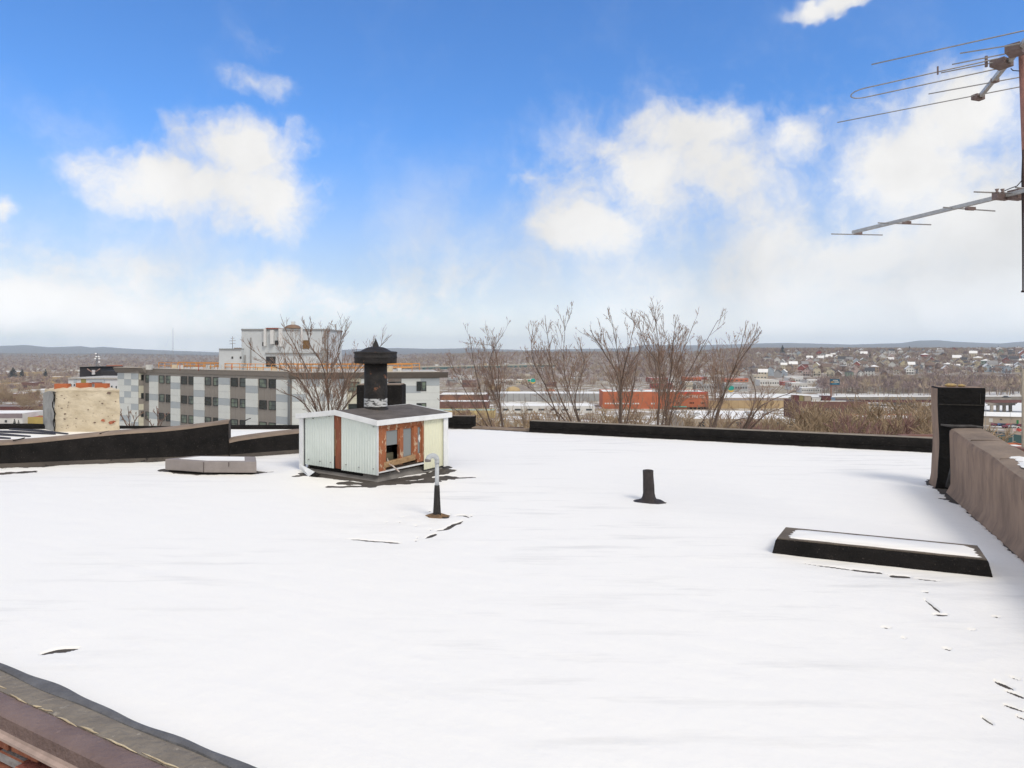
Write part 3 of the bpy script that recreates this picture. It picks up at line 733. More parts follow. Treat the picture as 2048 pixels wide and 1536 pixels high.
# stove pipe
pc = S(LL/2+.0-.08, .61, 0)
M_pband = mat('flaking_white_paint', (.60, .61, .62), (.02, .02, .02), 11, .7, .4, 40, lo=.50, hi=.60, stretch=(1, 1, 3.0))
pp = MB(); pr = [(.200, .85), (.185, .885), (.172, .90), (.168, .93), (.166, .965), (.166, 1.00), (.166, 1.045), (.164, 1.3), (.164, 1.56)]
pp.lathe(pc, pr, 32, mis=[0, 0, 0, 1, 1, 1, 0, 0, 0])
sp_ = pp.build('stove_pipe', [M_pipe, M_pband], shed)
pp = MB(); pp.lathe(pc, [(.164, 1.545), (.29, 1.55), (.30, 1.555), (.305, 1.575), (.303, 1.625), (.31, 1.63), (.31, 1.642), (.303, 1.647), (.303, 1.69), (.310, 1.695), (.310, 1.715), (.29, 1.722), (.22, 1.727), (.19, 1.745), (.15, 1.768), (.10, 1.785), (.055, 1.79)], 32)
pp.build('cap', M_pipe, sp_)
pp = MB(); pp.lathe(pc, [(.052, 1.785), (.047, 1.80), (.028, 1.85), (.012, 1.885), (.002, 1.915)], 16); pp.build('finial', M_pipe, sp_)
# fallen flashing leaning at the left foot
t = thing('fallen_flashing', 'bent piece of white flashing lying against the left foot of the shed', 'flashing', tuple(S(1.3, -.15, 0)))
p = MB(); A = S(1.50, -.10, .115); B = S(1.44, -.12, .03); C = S(1.03, -.30, .005); D_ = S(1.0, -.22, .06)
def slab(mb, q, th, mi=0):
    n = (q[1]-q[0]).cross(q[2]-q[0]).normalized()*th
    mb.add(list(q)+[v+n for v in q], [(0, 1, 2, 3), (7, 6, 5, 4), (0, 4, 5, 1), (1, 5, 6, 2), (2, 6, 7, 3), (3, 7, 4, 0)], mi)
slab(p, [A, B, C, D_], .006); slab(p, [D_, C, S(.92, -.26, .01), S(.93, -.18, .02)], .006, 1)
p.build('strip', [M_white, M_black], t)

# black block (wrapped chimney) behind the shed
def wrapped(name, label, corner, ax, ay, h, mats, flare=.05, seed=1, amp=.02, rows=None):
    t = thing(name, label, 'chimney', tuple(corner))
    return t
t = thing('wrapped_chimney', 'squat black tar wrapped chimney standing behind the stove pipe', 'chimney', (-2.85, 12.7, 0))
p = MB(); p.obox(Vector((-2.86, 12.55, -.02)), Vector((.835, .0, 0)), Vector((.0, .5, 0)), up*1.13); p.build('shaft', M_black, t, bevel=.025, bseg=3)
p = MB(); p.obox(Vector((-2.84, 12.57, 1.10)), Vector((.79, .0, 0)), Vector((.0, .46, 0)), up*.025); p.build('top', M_brown, t, bevel=.01)

# grey hatch
hc = Vector((-4.30, 9.52, 0)); hl = Vector((-1.0, .93, 0)); hr = Vector((.69, .20, 0))
hatch = thing('roof_hatch', 'low grey metal box hatch on the snow left of the shed', 'hatch', tuple(hc))
M_hatch = mat('grey_hatch_metal', (.30, .265, .25), (.25, .22, .21), 4, .75, .2, 30, c3=(.11, .09, .085), c3at=.68, c3scale=10)
hp = [(-4.957, 9.75), (-4.30, 9.52), (-3.556, 9.50), (-3.75, 9.98), (-4.66, 10.06)]; hcen = Vector((sum(x for x, y in hp)/5, sum(y for x, y in hp)/5))
p = MB(); p.prism([tuple(hcen.lerp(Vector(q), .93)) for q in hp], -.02, .05); p.build('curb', M_black, hatch)
p = MB(); p.prism(hp, .032, .186); lid = p.build('lid', M_hatch, hatch, bevel=.010)
p = MB(); p.obox(Vector((-3.95, 9.503, .12)), (.008, 0, 0), (0, .006, 0), up*.06); p.obox(Vector((-4.303, 9.512, .035)), (.007, 0, 0), (0, .006, 0), up*.145); build_split(p, 'seam', mat('seam_brown', (.10, .08, .075), rough=.9), lid)
p = MB(); p.prism([tuple(hcen.lerp(Vector(q), .72)) for q in hp], .187, .191); p.build('snow_dusting', M_snow, hatch)

# long low skylight at the lower right
kc = at(1541, 1110, 0); kr = at(1984, 1160, 0)-kc; kr = Vector((1.44, -.635, 0)); kb = Vector((.24, .44, 0))
sky_ = thing('roof_skylight', 'long low black skylight curb topped with snow at the lower right', 'skylight', tuple(kc))
p = MB(); e = .035; h_ = .128
lo = [kc, kc+kr, kc+kr+kb, kc+kb]; ur, ub = kr.normalized(), kb.normalized()
hi = [kc+ur*e+ub*.03+up*h_, kc+kr-ur*e+ub*.03+up*h_, kc+kr+kb-ur*(e+.02)-ub*.02+up*h_, kc+kb+ur*(e+.02)-ub*.02+up*h_]
lo = [v-up*.03 for v in lo]
for k in range(4): p.add([lo[k], lo[(k+1) % 4], hi[(k+1) % 4], hi[k]], [(0, 1, 2, 3)])
p.add(hi, [(0, 1, 2, 3)]); p.build('curb', M_black, sky_, bevel=.02, bseg=3)
p = MB()
hi2 = [kc+ur*.045+ub*.045+up*(h_+.001), kc+kr-ur*.045+ub*.045+up*(h_+.001), kc+kr+kb-ur*.065-ub*.035+up*(h_+.001), kc+kb+ur*.065-ub*.035+up*(h_+.001)]
cen = sum((v for v in hi2), Vector())/4
ring = [(v-cen)*.0+v for v in hi2]; inn = [hi2[0]+ur*.10+ub*.045, hi2[1]-ur*.05+ub*.035, hi2[2]-ur*.06-ub*.07, hi2[3]+ur*.10-ub*.075]
for k in range(4):
    a, b, c, d = hi2[k], hi2[(k+1) % 4], inn[(k+1) % 4], inn[k]
    p.add([a, b, c, d, a+up*.008, b+up*.008, c+up*.008, d+up*.008], [(4, 5, 6, 7), (0, 1, 5, 4), (2, 3, 7, 6)])
p.build('frame', mat('skylight_frame', (.165, .135, .105), (.11, .09, .075), 6, .9, .6, 40, c3=(.34, .28, .2), c3at=.66, c3scale=16), sky_)
p = MB(); n = 60; vs_ = []; rnd = random.Random(2)
def rrect(t_):
    # rounded rectangle through inn, t in 0..1
    k = int(t_*4) % 4; u = t_*4-int(t_*4)
    return inn[k].lerp(inn[(k+1) % 4], u)
c0 = sum(inn, Vector())/4
for k in range(n):
    q = rrect(k/n); dq = (q-c0); w = 1.04+.02*math.sin(k*1.7)+rnd.uniform(-.015, .015)
    u = (k/n*4) % 1; w -= .05*(max(0, abs(u-.5)-.42)/.08)
    vs_.append(c0+dq*w+up*.004)
inner_ = [c0+(v-c0)*.94+up*.012 for v in vs_]
fs = [(k, (k+1) % n, n+(k+1) % n, n+k) for k in range(n)]+[tuple(range(n, 2*n))]
p.add(vs_+inner_, fs, 0, True); p.build('snow_cover', M_snow, sky_)

# short black vent pipe
vc = at(1298, 1002, 0)
t = thing('vent_pipe', 'short black vent pipe with flared base standing alone in open snow', 'vent pipe', tuple(vc))
p = MB(); prf = [(.16, .0), (.12, .006), (.088, .022), (.074, .05), (.066, .09), (.064, .18), (.060, .30), (.060, .352), (.052, .356), (.050, .30)]
n = 22; vs_ = []
for r_, z in prf:
    for k in range(n):
        a = 2*math.pi*k/n; w = 1+.12*math.sin(2*a+1)*(r_ > .09)+.03*math.sin(5*a+z*20)
        vs_.append(vc+Vector((r_*w*math.cos(a)*(1.15 if r_ > .09 else 1)-.01*z/.35, r_*w*math.sin(a), z)))
fs = [(i*n+k, i*n+(k+1) % n, (i+1)*n+(k+1) % n, (i+1)*n+k) for i in range(len(prf)-1) for k in range(n)]+[tuple((len(prf)-1)*n+k for k in range(n))]
p.add(vs_, fs, 0, True); p.build('pipe', mat('dark_pipe_wrap', (.03, .026, .027), (.055, .045, .045), 12, .7, .6, 50), t)

# tall gooseneck pipe
gc = at(874, 1034, 0)
t = thing('gooseneck_vent', 'tall thin vent pipe, white above and black below, with hooked top turned left', 'vent pipe', tuple(gc))
p = MB(); p.tube([gc+up*-.03, gc+up*.02, gc+up*.18, gc+up*.30, gc+up*.33], [.046, .043, .034, .029, .026], 14); p.build('tar_sleeve', M_pipe, t)
p = MB(); M_galv = mat('galvanised', (.52, .54, .56), (.40, .42, .44), 14, .5, .2, 40, c3=(.2, .18, .17), c3at=.68)
p.tube([gc+up*.28, gc+up*.56], [.0215, .0215], 14); p.tube([gc+up*.555, gc+up*.60], [.025, .025], 14)
pts = [gc+up*.59+Vector((-.045*(1-math.cos(a)), -.02*(1-math.cos(a)), .048*math.sin(a))) for a in [k*math.pi/10*.95 for k in range(11)]]
p.tube(pts, [.026+.002*(k > 7) for k in range(11)], 14)
hook = p.build('pipe', M_galv, t)
p = MB(); e_ = pts[-1]; p.lathe(e_-up*.018, [(.031, .0), (.032, .02), (.026, .03)], 14); p.build('hood', mat('tarnished_metal', (.14, .13, .13), (.22, .21, .2), 20, .6), hook)
p = MB(); n = 20; vs_ = [gc+up*.055]
for k in range(n):
    a = 2*math.pi*k/n; r_ = .11+.03*math.sin(3*a)+.02*math.sin(5*a+1); vs_.append(gc+Vector((r_*math.cos(a), r_*.75*math.sin(a), .005)))
p.add(vs_, [(0, 1+k, 1+(k+1) % n) for k in range(n)], 0, True); p.build('base_sealant', mat('tan_sealant', (.26, .16, .085), (.14, .09, .055), 16, .9, .6, 50), t)

# post at the end of the right wall
pa = Vector((5.36, 8.58, 0)); pr_ = Vector((.455, -.18, 0)); pd = Vector((.15, .37, 0))
post = thing('chimney_stub', 'black membrane wrapped chimney stub at the end of the right parapet', 'chimney', tuple(pa))
p = MB(); nz = 14; ring = []
urp, udp = pr_.normalized(), pd.normalized()
for k in range(nz+1):
    z = -.05+(1.27+.05)*k/nz; f = k/nz
    fl_ = .05*max(0, 1-f*6)**1.5+.006*math.sin(f*9)-.008*math.exp(-((f-.45)/.15)**2)+.02*max(0, f-.8)
    fr_ = .01*math.sin(f*7+1)+.02*max(0, f-.86)
    A = pa-urp*(fl_)-udp*(.008*math.sin(f*8)+.01*max(0, f-.85)+.02*max(0, 1-f*7)); B = pa+pr_+urp*fr_-udp*(.015*math.sin(f*6+2))
    ring.append([A+up*z, B+up*z, B+pd+up*z, A+pd-urp*.01+up*z])
for k in range(nz):
    for j in range(4):
        a, b = ring[k][j], ring[k][(j+1) % 4]; c, d = ring[k+1][(j+1) % 4], ring[k+1][j]
        p.add([a, b, c, d], [(0, 1, 2, 3)], 0 if j in (0, 1) else 1, False)
p.add(ring[-1], [(0, 1, 2, 3)], 1)
p.build('shaft', [mat('black_wrap', (.006, .006, .0065), (.011, .010, .010), 6, .8, .8, 30, c3=(.03, .026, .024), c3at=.68, c3scale=30, spec=.2), M_brown_v], post, bevel=.018, bseg=2, weld=True)
p = MB(); p.obox(pa+up*1.05-udp*.008, pr_, -udp*.01, up*.012); p.obox(pa+pr_*.9-udp*.014+up*1.07, urp*.008, -udp*.004, up*.13); p.build('wrap_seam', mat('seam_grey', (.022, .02, .019), (.05, .045, .04), 40, .9), post)
p = MB(); z_ = .80
p.tube([pa+pr_*.05-udp*.012+up*.80, pa+pr_*.35-udp*.02+up*.785, pa+pr_*.7-udp*.02+up*.795, pa+pr_*.97-udp*.012+up*.785], [.012, .022, .02, .012], 7)
p.tube([pa+pr_*.20-udp*.05+up*.03, pa+pr_*.27-udp*.10+up*.3, pa+pr_*.25-udp*.08+up*.74], [.035, .02, .02], 7)
p.build('roof_cement', mat('grey_cement', (.10, .095, .095), (.04, .037, .036), 10, .9, .7, 30), post)
for k, (u, v, sx, sy, sz) in enumerate(((.35, .5, .07, .05, .024), (.60, .55, .05, .04, .018))):
    p = MB(); bmx = bmesh.new(); bmesh.ops.create_icosphere(bmx, subdivisions=2, radius=1); c = pa+pr_*u+pd*v+up*(1.275+sz*.6)
    vs_ = [c+Vector((v_.co.x*sx*(.8+.4*float(vnoise(np.array(v_.co.x*2+k*5), np.array(v_.co.y*2), 3))), v_.co.y*sy, v_.co.z*sz*(.8+.5*float(vnoise(np.array(v_.co.x*3), np.array(v_.co.y*3+k), 5))))) for v_ in bmx.verts]
    p.add(vs_, [tuple(v_.index for v_ in f.verts) for f in bmx.faces]); bmx.free()
    o = p.build('mortar_lump', mat('yellow_mortar', (.48, .34, .14), (.34, .26, .15), 20, .9, .6, 30), loc=(c.x, c.y, 1.275))
    tag(o, ('larger yellow lump of mortar on top of the black chimney stub', 'smaller yellow lump of mortar on the right of the chimney stub top')[k], 'mortar lump')

# aerial on a mast outside the right wall
AZ, AZ2 = 4.1, 2.99
ant = thing('tv_aerial', 'rooftop television aerial with two booms on a rusty mast at the right', 'aerial', (4.12, 5.5, 0))
M_alu = mat('dull_aluminium', (.50, .50, .49), (.38, .38, .38), 20, .45, metal=.3); M_rod = mat('rod_grey', (.30, .29, .29), (.38, .37, .37), 20, .5, metal=.3); M_rust = mat('rusty_steel', (.36, .18, .15), (.26, .14, .12), 14, .7, .3, 40); M_plast = mat('brown_plastic', (.16, .115, .105), (.22, .17, .165), 20, .6)
p = MB(); mtop = dp(2045.5, 92, 5.5); mmid = dp(2055, 380, 5.5); mbot = dp(2066, 706, 5.5); mlow = dp(2079, 1090, 5.5)
p.tube([mtop, mmid], [.031, .029], 12); p.tube([mmid, mbot, mlow], [.027, .027, .027], 12); p.build('mast', M_rust, ant)
p = MB(); b0, b1 = at(2033, 104, AZ), at(1957, 197, AZ); far = b0+(b0-b1)*.55; 
def sqbar(mb, a, b, w, mi=0):
    d = (b-a).normalized(); s_ = d.cross(up).normalized()*w; u_ = s_.cross(d).normalized()*w
    mb.obox(a-s_/2-u_/2, b-a, s_, u_, mi)
sqbar(p, far, b1, .034); p.build('boom', M_alu, ant)
def rod(a, b, z, r=.0065, ext=0):
    A, B = at(*a, z), at(*b, z); B = B+(B-A)*ext
    q = MB(); q.tube([A, B], r, 7); return q.build('element', M_rod, ant)
for a, b, e_ in (((1743, 129), (2035.5, 64), .5), ((1920, 106.7), (2041, 87.4), .9), ((1904, 129), (2021, 105.6), .8), ((1882, 145.7), (1992, 124), .25), ((1857, 188), (2037, 154.8), .3), ((1674.6, 245), (2039, 173.8), .35)):
    rod(a, b, AZ, .0052, ext=e_)
q = MB(); A1, A2 = at(1995.5, 117, AZ), at(1731, 176, AZ); B1, B2 = at(1731, 194.5, AZ), at(1999, 136.6, AZ)
m_ = (A2+B1)/2; hw = (A2-B1).length/2; dd = (A2-A1).normalized(); sd_ = (A2-B1).normalized()
arc = [m_+sd_*hw*math.cos(a)+dd*hw*math.sin(a) for a in [k*math.pi/8 for k in range(9)]]
q.tube([A1]+arc+[B2], .0054, 7); q.build('folded_dipole', M_rod, ant)
q = MB()
for px, py, w_, h__ in ((1875.5, 141, .010, .07), (1972.5, 123, .016, .09)):
    c = at(px, py, AZ); q.cbox(c-up*h__/2, w_, w_, h__)
build_split(q, 'spacer', M_plast, ant)
q = MB(); c = at(2003, 126, AZ); q.cbox(c-up*.03, .15, .11, .05, .5); c = at(1990, 160, AZ); q.cbox(c-up*.02, .06, .04, .035, .4); c = at(1956, 193, AZ); q.cbox(c-up*.03, .10, .06, .045, .3); c = at(2030, 100, AZ); q.cbox(c-up*.03, .16, .1, .06, .7)
build_split(q, 'junction_box', M_plast, ant)
# lower boom
p = MB(); c0_, c1_ = at(2052, 381, AZ2), at(1706, 464.5, AZ2); sqbar(p, c0_, c1_, .032); p.build('boom', M_alu, ant)
for a, b in (((1662.6, 468), (1765, 470)), ((1756, 445.8), (1862, 449.4)), ((1886.5, 414.8), (1990, 422)), ((1948, 383.8), (2023, 386.5)), ((2031, 375), (2075, 379))):
    rod(a, b, AZ2, .0062)
q = MB()
for px, py in ((1716, 466), (1813, 445), (1941, 417)): q.cbox(at(px, py, AZ2)-up*.015, .085, .03, .028, .2)
q.cbox(at(2002, 391, AZ2)-up*.035, .14, .05, .055, .3); q.cbox(at(2036, 389, AZ2)-up*.04, .12, .09, .075, .3)
for px, py in ((1994, 383), (2005, 383)): q.lathe(at(px, py, AZ2)-up*.01, [(.016, 0), (.008, .012), (.016, .03)], 8)
build_split(q, 'clamp', M_plast, ant)
q = MB(); q.tube([dp(2044, 355, 5.46), dp(2043, 362, 5.4), dp(2034, 372, 5.4), dp(2020, 377, 5.45), dp(2004, 384, 5.6)], .004, 5)
q.tube([dp(2046, 300, 5.44), dp(2045, 355, 5.44), dp(2046, 460, 5.44), dp(2046, 583, 5.44)], [.006, .009, .008, .006], 6)
q.tube([dp(2043, 583, 5.44), dp(2049, 583, 5.44)], .008, 6); q.tube([dp(2022, 137, 5.6), dp(2026, 141, 5.55), dp(2038, 142, 5.5)], .004, 5)
build_split(q, 'cable', mat('black_cable', (.03, .02, .02), rough=.7), ant)
# ---------------------------------------------------------------- grey and white apartment building across the street
M_gp = mat('taupe_panel', (.31, .285, .26), (.285, .26, .24), 2.0, .7)
M_lp = mat('light_panel', (.74, .775, .765), (.70, .735, .73), 1.5, .6)
M_bp = mat('blue_grey_panel', (.47, .52, .56), (.445, .495, .535), 1.5, .6)
M_yp = mat('cream_panel', (.66, .64, .52), (.61, .59, .48), 1.5, .6)
M_corn = mat('cornice_taupe', (.29, .262, .24), (.255, .232, .21), 3, .75)
M_wf = mat('window_frame_dark', (.045, .045, .048), rough=.5)
M_wg = glass_mat('window_glass', (.035, .045, .045), .12)
M_wb = mat('window_blind', (.20, .25, .20), (.10, .12, .12), .9, .4, stretch=(1, 1, .6), lo=.45, hi=.55)
M_flat = mat('gravel_roof', (.55, .53, .50), (.40, .38, .35), 3, .9)
M_tower = mat('pale_stucco', (.60, .635, .66), (.55, .58, .605), .8, .85, c3=(.36, .36, .36), c3at=.64)
M_orange = mat('safety_orange', (.80, .33, .05), (.7, .28, .04), 4, .6)

bld = thing('apartment_building', 'long grey and white panelled apartment block with orange rails on its flat roof', 'apartment building', (-30, 98, -20))
ZR = -1.0; ZG = -22.0
def plan(px, d): return Vector(((px-CX)/F*d, d, 0))
pA, pB, pC, pE, pG = plan(236, 117.5), plan(277, 115.0), plan(287, 115.6), plan(580, 94.5), plan(879, 98.0)
def pl_int(px, a, b):
    """parameter along a-b where the sight line of a pixel column crosses it"""
    t = (px-CX)/F; den = (b.x-a.x)-t*(b.y-a.y)
    return (t*a.y-a.x)/den
def seg_pt(a, b, u): return a+(b-a)*u
back = [pG+Vector((-2.5, 14, 0)), pA+Vector((6, 16, 0))]
outline = [pA, pB, pC, pE, pG]+back
core = MB(); core.prism([tuple(p)[:2] for p in outline], ZG, ZR-.05, 0, 1); core.build('core_wall', [M_gp, M_flat], bld)
def panel(mb, a, b, u0, u1, z0, z1, mi, th=.06):
    n = (b-a).normalized(); n = Vector((n.y, -n.x, 0))
    p0, p1 = seg_pt(a, b, u0), seg_pt(a, b, u1)
    mb.obox(p0+n*.002+up*z0, p1-p0, n*th, up*(z1-z0), mi)
rnd = random.Random(3)
clad = MB()
ROWH = 1.03
def checker(a, b, u0, u1, cols, pat, zt=-1.75, th=.10, y=0):
    for c in range(cols):
        v0 = lerp(u0, u1, c/cols); v1 = lerp(u0, u1, (c+1)/cols)
        z = zt; k = 0
        while z > -16:
            panel(clad, a, b, v0, v1, z-ROWH+.02, z, pat(c, k), th); z -= ROWH; k += 1
def greyp(a, b, u0, u1, zt=-1.62, cream=False):
    n = max(1, round((b-a).length*(u1-u0)/1.5)); z = zt
    for r in range(9):
        for c in range(n):
            v0 = lerp(u0, u1, c/n); v1 = lerp(u0, u1, (c+1)/n); g = .012/((b-a).length)
            panel(clad, a, b, v0+g, v1-g, z-1.53, z, 3 if cream else 0, .02)
        z -= 1.55
# left end, three columns of chequered panels
LP, BP, GP, YP = 1, 2, 0, 3
patA = [[BP, LP, LP, LP, BP, LP, LP, BP, LP, LP, LP, LP, BP, LP], [LP, BP, LP, BP, LP, LP, LP, BP, LP, LP, BP, LP, LP, LP], [BP, LP, BP, LP, LP, BP, LP, LP, BP, LP, LP, BP, LP, BP]]
checker(pA, pB, 0.0, 1.0, 3, lambda c, k: patA[c][k % 14], zt=-1.75)
checker(pB, pC, .05, .98, 1, lambda c, k: [YP, GP, YP, YP, GP][k % 5], zt=-1.75)
strips = [(287.5, 300, 'g'), (300, 317, 'l'), (317, 343, 'g'), (343, 361, 'l'), (361, 389, 'g'), (389, 409.5, 'l'), (409.5, 438.5, 'g'), (438.5, 460.5, 'l'), (460.5, 493, 'g'), (493, 516.5, 'l'), (516.5, 554, 'g'), (554, 578.5, 'l')]
for k, (x0, x1, ty) in enumerate(strips):
    u0, u1 = pl_int(x0, pC, pE), pl_int(x1, pC, pE)
    if ty == 'g': greyp(pC, pE, u0, u1)
    else: checker(pC, pE, u0, u1, 1, lambda c, j, k=k: [LP, BP, LP][(j+k) % 3] if k % 4 else [BP, LP, LP, BP, LP][j % 5], zt=-2.05, th=.16)
for (x0, x1, ty) in ((584, 640, 'l'), (640, 694, 'l'), (694, 722, 'y'), (722, 776, 'l'), (776, 803, 'g'), (803, 879, 'l')):
    u0, u1 = pl_int(x0, pE, pG), pl_int(x1, pE, pG)
    if ty == 'l': checker(pE, pG, u0, u1, 2, lambda c, j: [LP, LP, BP, LP, LP][(j+c*2) % 5] if c or x0 < 700 else [LP, BP, LP, LP][j % 4], zt=-1.95, th=.10)
    else: greyp(pE, pG, u0, u1, cream=(ty == 'y'))
clad.build('cladding', [M_gp, M_lp, M_bp, M_yp], bld)
# cornices
co_ = MB()
def cornice(a, b, z0, z1, e, mi=0, ea=0, eb=0):
    n = (b-a).normalized(); t_ = n.copy(); n = Vector((n.y, -n.x, 0))
    p0 = a-t_*ea; p1 = b+t_*eb
    vs_ = [p0-n*.2+up*z0, p1-n*.2+up*z0, p1+n*.12+up*z0, p0+n*.12+up*z0, p0-n*.2+up*z1, p1-n*.2+up*z1, p1+n*e+up*z1, p0+n*e+up*z1]
    co_.add(vs_, [(0, 1, 2, 3)[::-1], (4, 5, 6, 7)[::-1], (3, 2, 6, 7)[::-1], (0, 3, 7, 4)[::-1], (1, 0, 4, 5)[::-1], (2, 1, 5, 6)[::-1]], mi)
cornice(pA, pB+Vector((.8, 0, 0)), -1.62, -.78, .7, 0, .4, .6); cornice(pC, pE, -1.58, -.90, .20); cornice(pE, pG, -1.85, -1.02, .95, 0, .1, 1.2)
build_split(co_, 'cornice', M_corn, bld)
cp = MB()
for a, b, z, e in ((pA, pB, -.77, .75), (pC, pE, -.89, .25), (pE, pG, -1.01, 1.0)):
    n = (b-a).normalized(); n = Vector((n.y, -n.x, 0)); cp.obox(a+n*e+up*z, b-a, -n*1.3, up*.07)
build_split(cp, 'roof_edge', mat('pale_metal_edge', (.62, .56, .48), (.5, .45, .38), 3, .6), bld)
# windows: frame part with glass and blind
def window(a, b, px0, px1, z0, z1, off=0.0):
    u0, u1 = pl_int(px0, a, b), pl_int(px1, a, b); n = (b-a).normalized(); n = Vector((n.y, -n.x, 0))
    p0, p1 = seg_pt(a, b, u0), seg_pt(a, b, u1); t_ = (p1-p0); w = t_.length; t_.normalize(); h = z1-z0; p0 = p0+n*off; p1 = p1+n*off
    m = MB(); fw = .09; o_ = p0+n*.06
    m.obox(o_+up*z0, t_*fw, n*.05, up*h); m.obox(o_+t_*(w-fw)+up*z0, t_*fw, n*.05, up*h); m.obox(o_+t_*fw+up*(z1-fw), t_*(w-2*fw), n*.05, up*fw); m.obox(o_+t_*fw+up*z0, t_*(w-2*fw), n*.05, up*fw)
    m.obox(o_+t_*fw+up*(z0+h*.5), t_*(w-2*fw), n*.04, up*.05)
    win = m.build('window', M_wf, bld)
    m = MB(); m.obox(p0+n*.03+t_*.03+up*(z0+.03), t_*(w-.06), n*.035, up*(h-.06)); m.build('pane', M_wb if rnd.random() < .6 else M_wg, win)
rows = [(-3.28, -1.98), (-6.36, -5.06), (-9.45, -8.15)]
for (z0, z1) in rows:
    for x0, x1 in ((292, 299.5), (319.3, 329.5), (332.7, 342.3), (363.3, 374.7), (378, 388.5), (411, 423), (427, 438), (463, 476.5), (480.5, 493), (519.5, 534), (538.5, 553)):
        window(pC, pE, x0, x1, z0-.0, z1)
    for x0, x1 in ((697, 719), (778, 790), (790, 802), (833, 842.5), (842.8, 852.5)):
        window(pE, pG, x0, x1, z0-.45, z1-.38, .06)
    window(pB, pC, 281.5, 286.5, z0+.35, z1, .06)
m = MB(); n_ = (pE-pC).normalized(); n_ = Vector((n_.y, -n_.x, 0))
m.tube([pE+n_*.25+Vector((.1, -.1, -2.0)), pE+n_*.25+Vector((.1, -.1, -16))], .19, 8); m.build('downpipe', mat('dark_pipe_grey', (.13, .14, .15), rough=.5), bld)
# stair tower on the roof
tw = MB(); TD = 108.0
def rbox(mb, x0, x1, y0, y1, d, dep, mi=0, zbase=None):
    a, b = dp(x0, y1, d), dp(x1, y1, d); zt_ = dp(x0, y0, d).z; zb_ = a.z if zbase is None else zbase
    mb.obox(Vector((a.x, d, zb_)), Vector((b.x-a.x, 0, 0)), Vector((0, dep, 0)), up*(zt_-zb_), mi)
rbox(tw, 483, 655, 660, 735, TD, 9, 0, -1.05); rbox(tw, 438, 482.5, 698, 735, TD-1, 8, 0, -1.05)
rbox(tw, 482, 656.5, 657.5, 660.5, TD-.15, 9.3, 1); rbox(tw, 437.5, 482, 697, 699, TD-1.15, 8.2, 1)
tower = tw.build('stair_tower', [M_tower, mat('tower_coping', (.30, .31, .32), rough=.7)], bld)
m = MB()
for x0, x1, y0, y1 in ((463, 466, 713, 717.5), (479.5, 482.5, 713, 717.5)): rbox(m, x0, x1, y0, y1, TD-1.06, .1)
for x0, x1, y0, y1 in ((524.5, 527, 684, 692), (550, 556, 681, 690), (532, 551, 713, 733)): rbox(m, x0, x1, y0, y1, TD-.06, .1)
build_split(m, 'opening', M_wf, tower)
m = MB()
for x0, x1, y0, y1, dep in ((527, 531.5, 657, 692, .5), (540, 546.5, 660, 688, .7), (557, 563.5, 657, 693, .6), (601.5, 604.5, 655, 690, .5)): rbox(m, x0, x1, y0, y1, TD-dep, dep)
build_split(m, 'duct', mat('white_duct', (.68, .68, .68), rough=.5), tower)
m = MB(); rbox(m, 605.5, 618.5, 680.5, 697.5, TD-.1, .12); m.build('brown_shutter', mat('brown_shutter', (.22, .13, .06), (.17, .1, .045), 5, .8), tower)
m = MB(); rbox(m, 531, 556, 655.5, 658, TD-.3, 3); m.build('red_capping', mat('red_capping', (.26, .09, .07), rough=.7), tower)
m = MB(); rbox(m, 489, 490.5, 710, 735, TD-.2, .15); rbox(m, 500.5, 502, 675, 735, TD-.2, .15); rbox(m, 530, 650, 705.5, 707, TD-.25, .2); rbox(m, 649, 652, 661, 735, TD-.2, .2)
rbox(m, 645, 655, 697, 722, TD-.5, .4); build_split(m, 'conduit', mat('conduit_grey', (.30, .29, .28), rough=.6), tower)
m = MB(); c = dp(586, 657, TD+4); m.lathe(c, [(1.3, .0), (1.25, .25), (.9, .5), (.45, .62), (.35, .64)], 16); m.build('fan_hood', mat('brown_hood', (.26, .17, .12), (.2, .13, .09), 5, .6), tower)
m = MB(); c = dp(586.5, 651, TD+4); m.cbox(c, .55, .55, .65); m.build('hood_cap', M_lp, tower)
m = MB(); c = dp(465, 697, TD); m.tube([c, c+up*1.9], .05, 6)
for z_, w_ in ((.75, .45), (1.2, .55), (1.6, .3)): m.tube([c+Vector((-w_, 0, z_)), c+Vector((w_, 0, z_+.05))], .035, 5)
m.build('small_aerial', M_rod, tower)
m = MB(); rbox(m, 467.5, 483, 695.5, 697, TD+1, 1.5); m.build('vent_slab', MATS['brown_hood'], tower)
# orange guard rails
rl = MB()
def rail(pts, z0, h_=1.05, sp_=1.9):
    for a, b in zip(pts[:-1], pts[1:]):
        L_ = (b-a).length; n = max(1, int(L_/sp_))
        for z in (.5, 1.0): rl.tube([a+up*(z0+h_*z), b+up*(z0+h_*z)], .055, 5)
        for k in range(n+1): 
            q = seg_pt(a, b, k/n); rl.tube([q+up*z0, q+up*(z0+h_)], .05, 5)
ins = Vector((0, 3.0, 0))
rail([seg_pt(pC, pE, .05)+ins, pE+ins, seg_pt(pE, pG, .79)+ins], -1.0)
rail([seg_pt(pC, pE, .07)+ins*3, pE+ins*3.2, seg_pt(pE, pG, .80)+ins*3.2], -1.0, sp_=2.6)
rl.build('guard_rail', M_orange, bld)
eq = MB(); rnd = random.Random(12)
for px in (299, 349, 361, 391, 420, 446, 470, 497, 520, 548, 575, 640, 668, 742, 780, 798):
    d = 112-(px-290)*.03+rnd.uniform(0, 3); c = Vector(((px-CX)/F*d, d, -1.05)); eq.cbox(c, rnd.uniform(.5, 1.1), .8, rnd.uniform(.45, 1.0), rnd.uniform(0, 1), rnd.choice([0, 0, 1]))
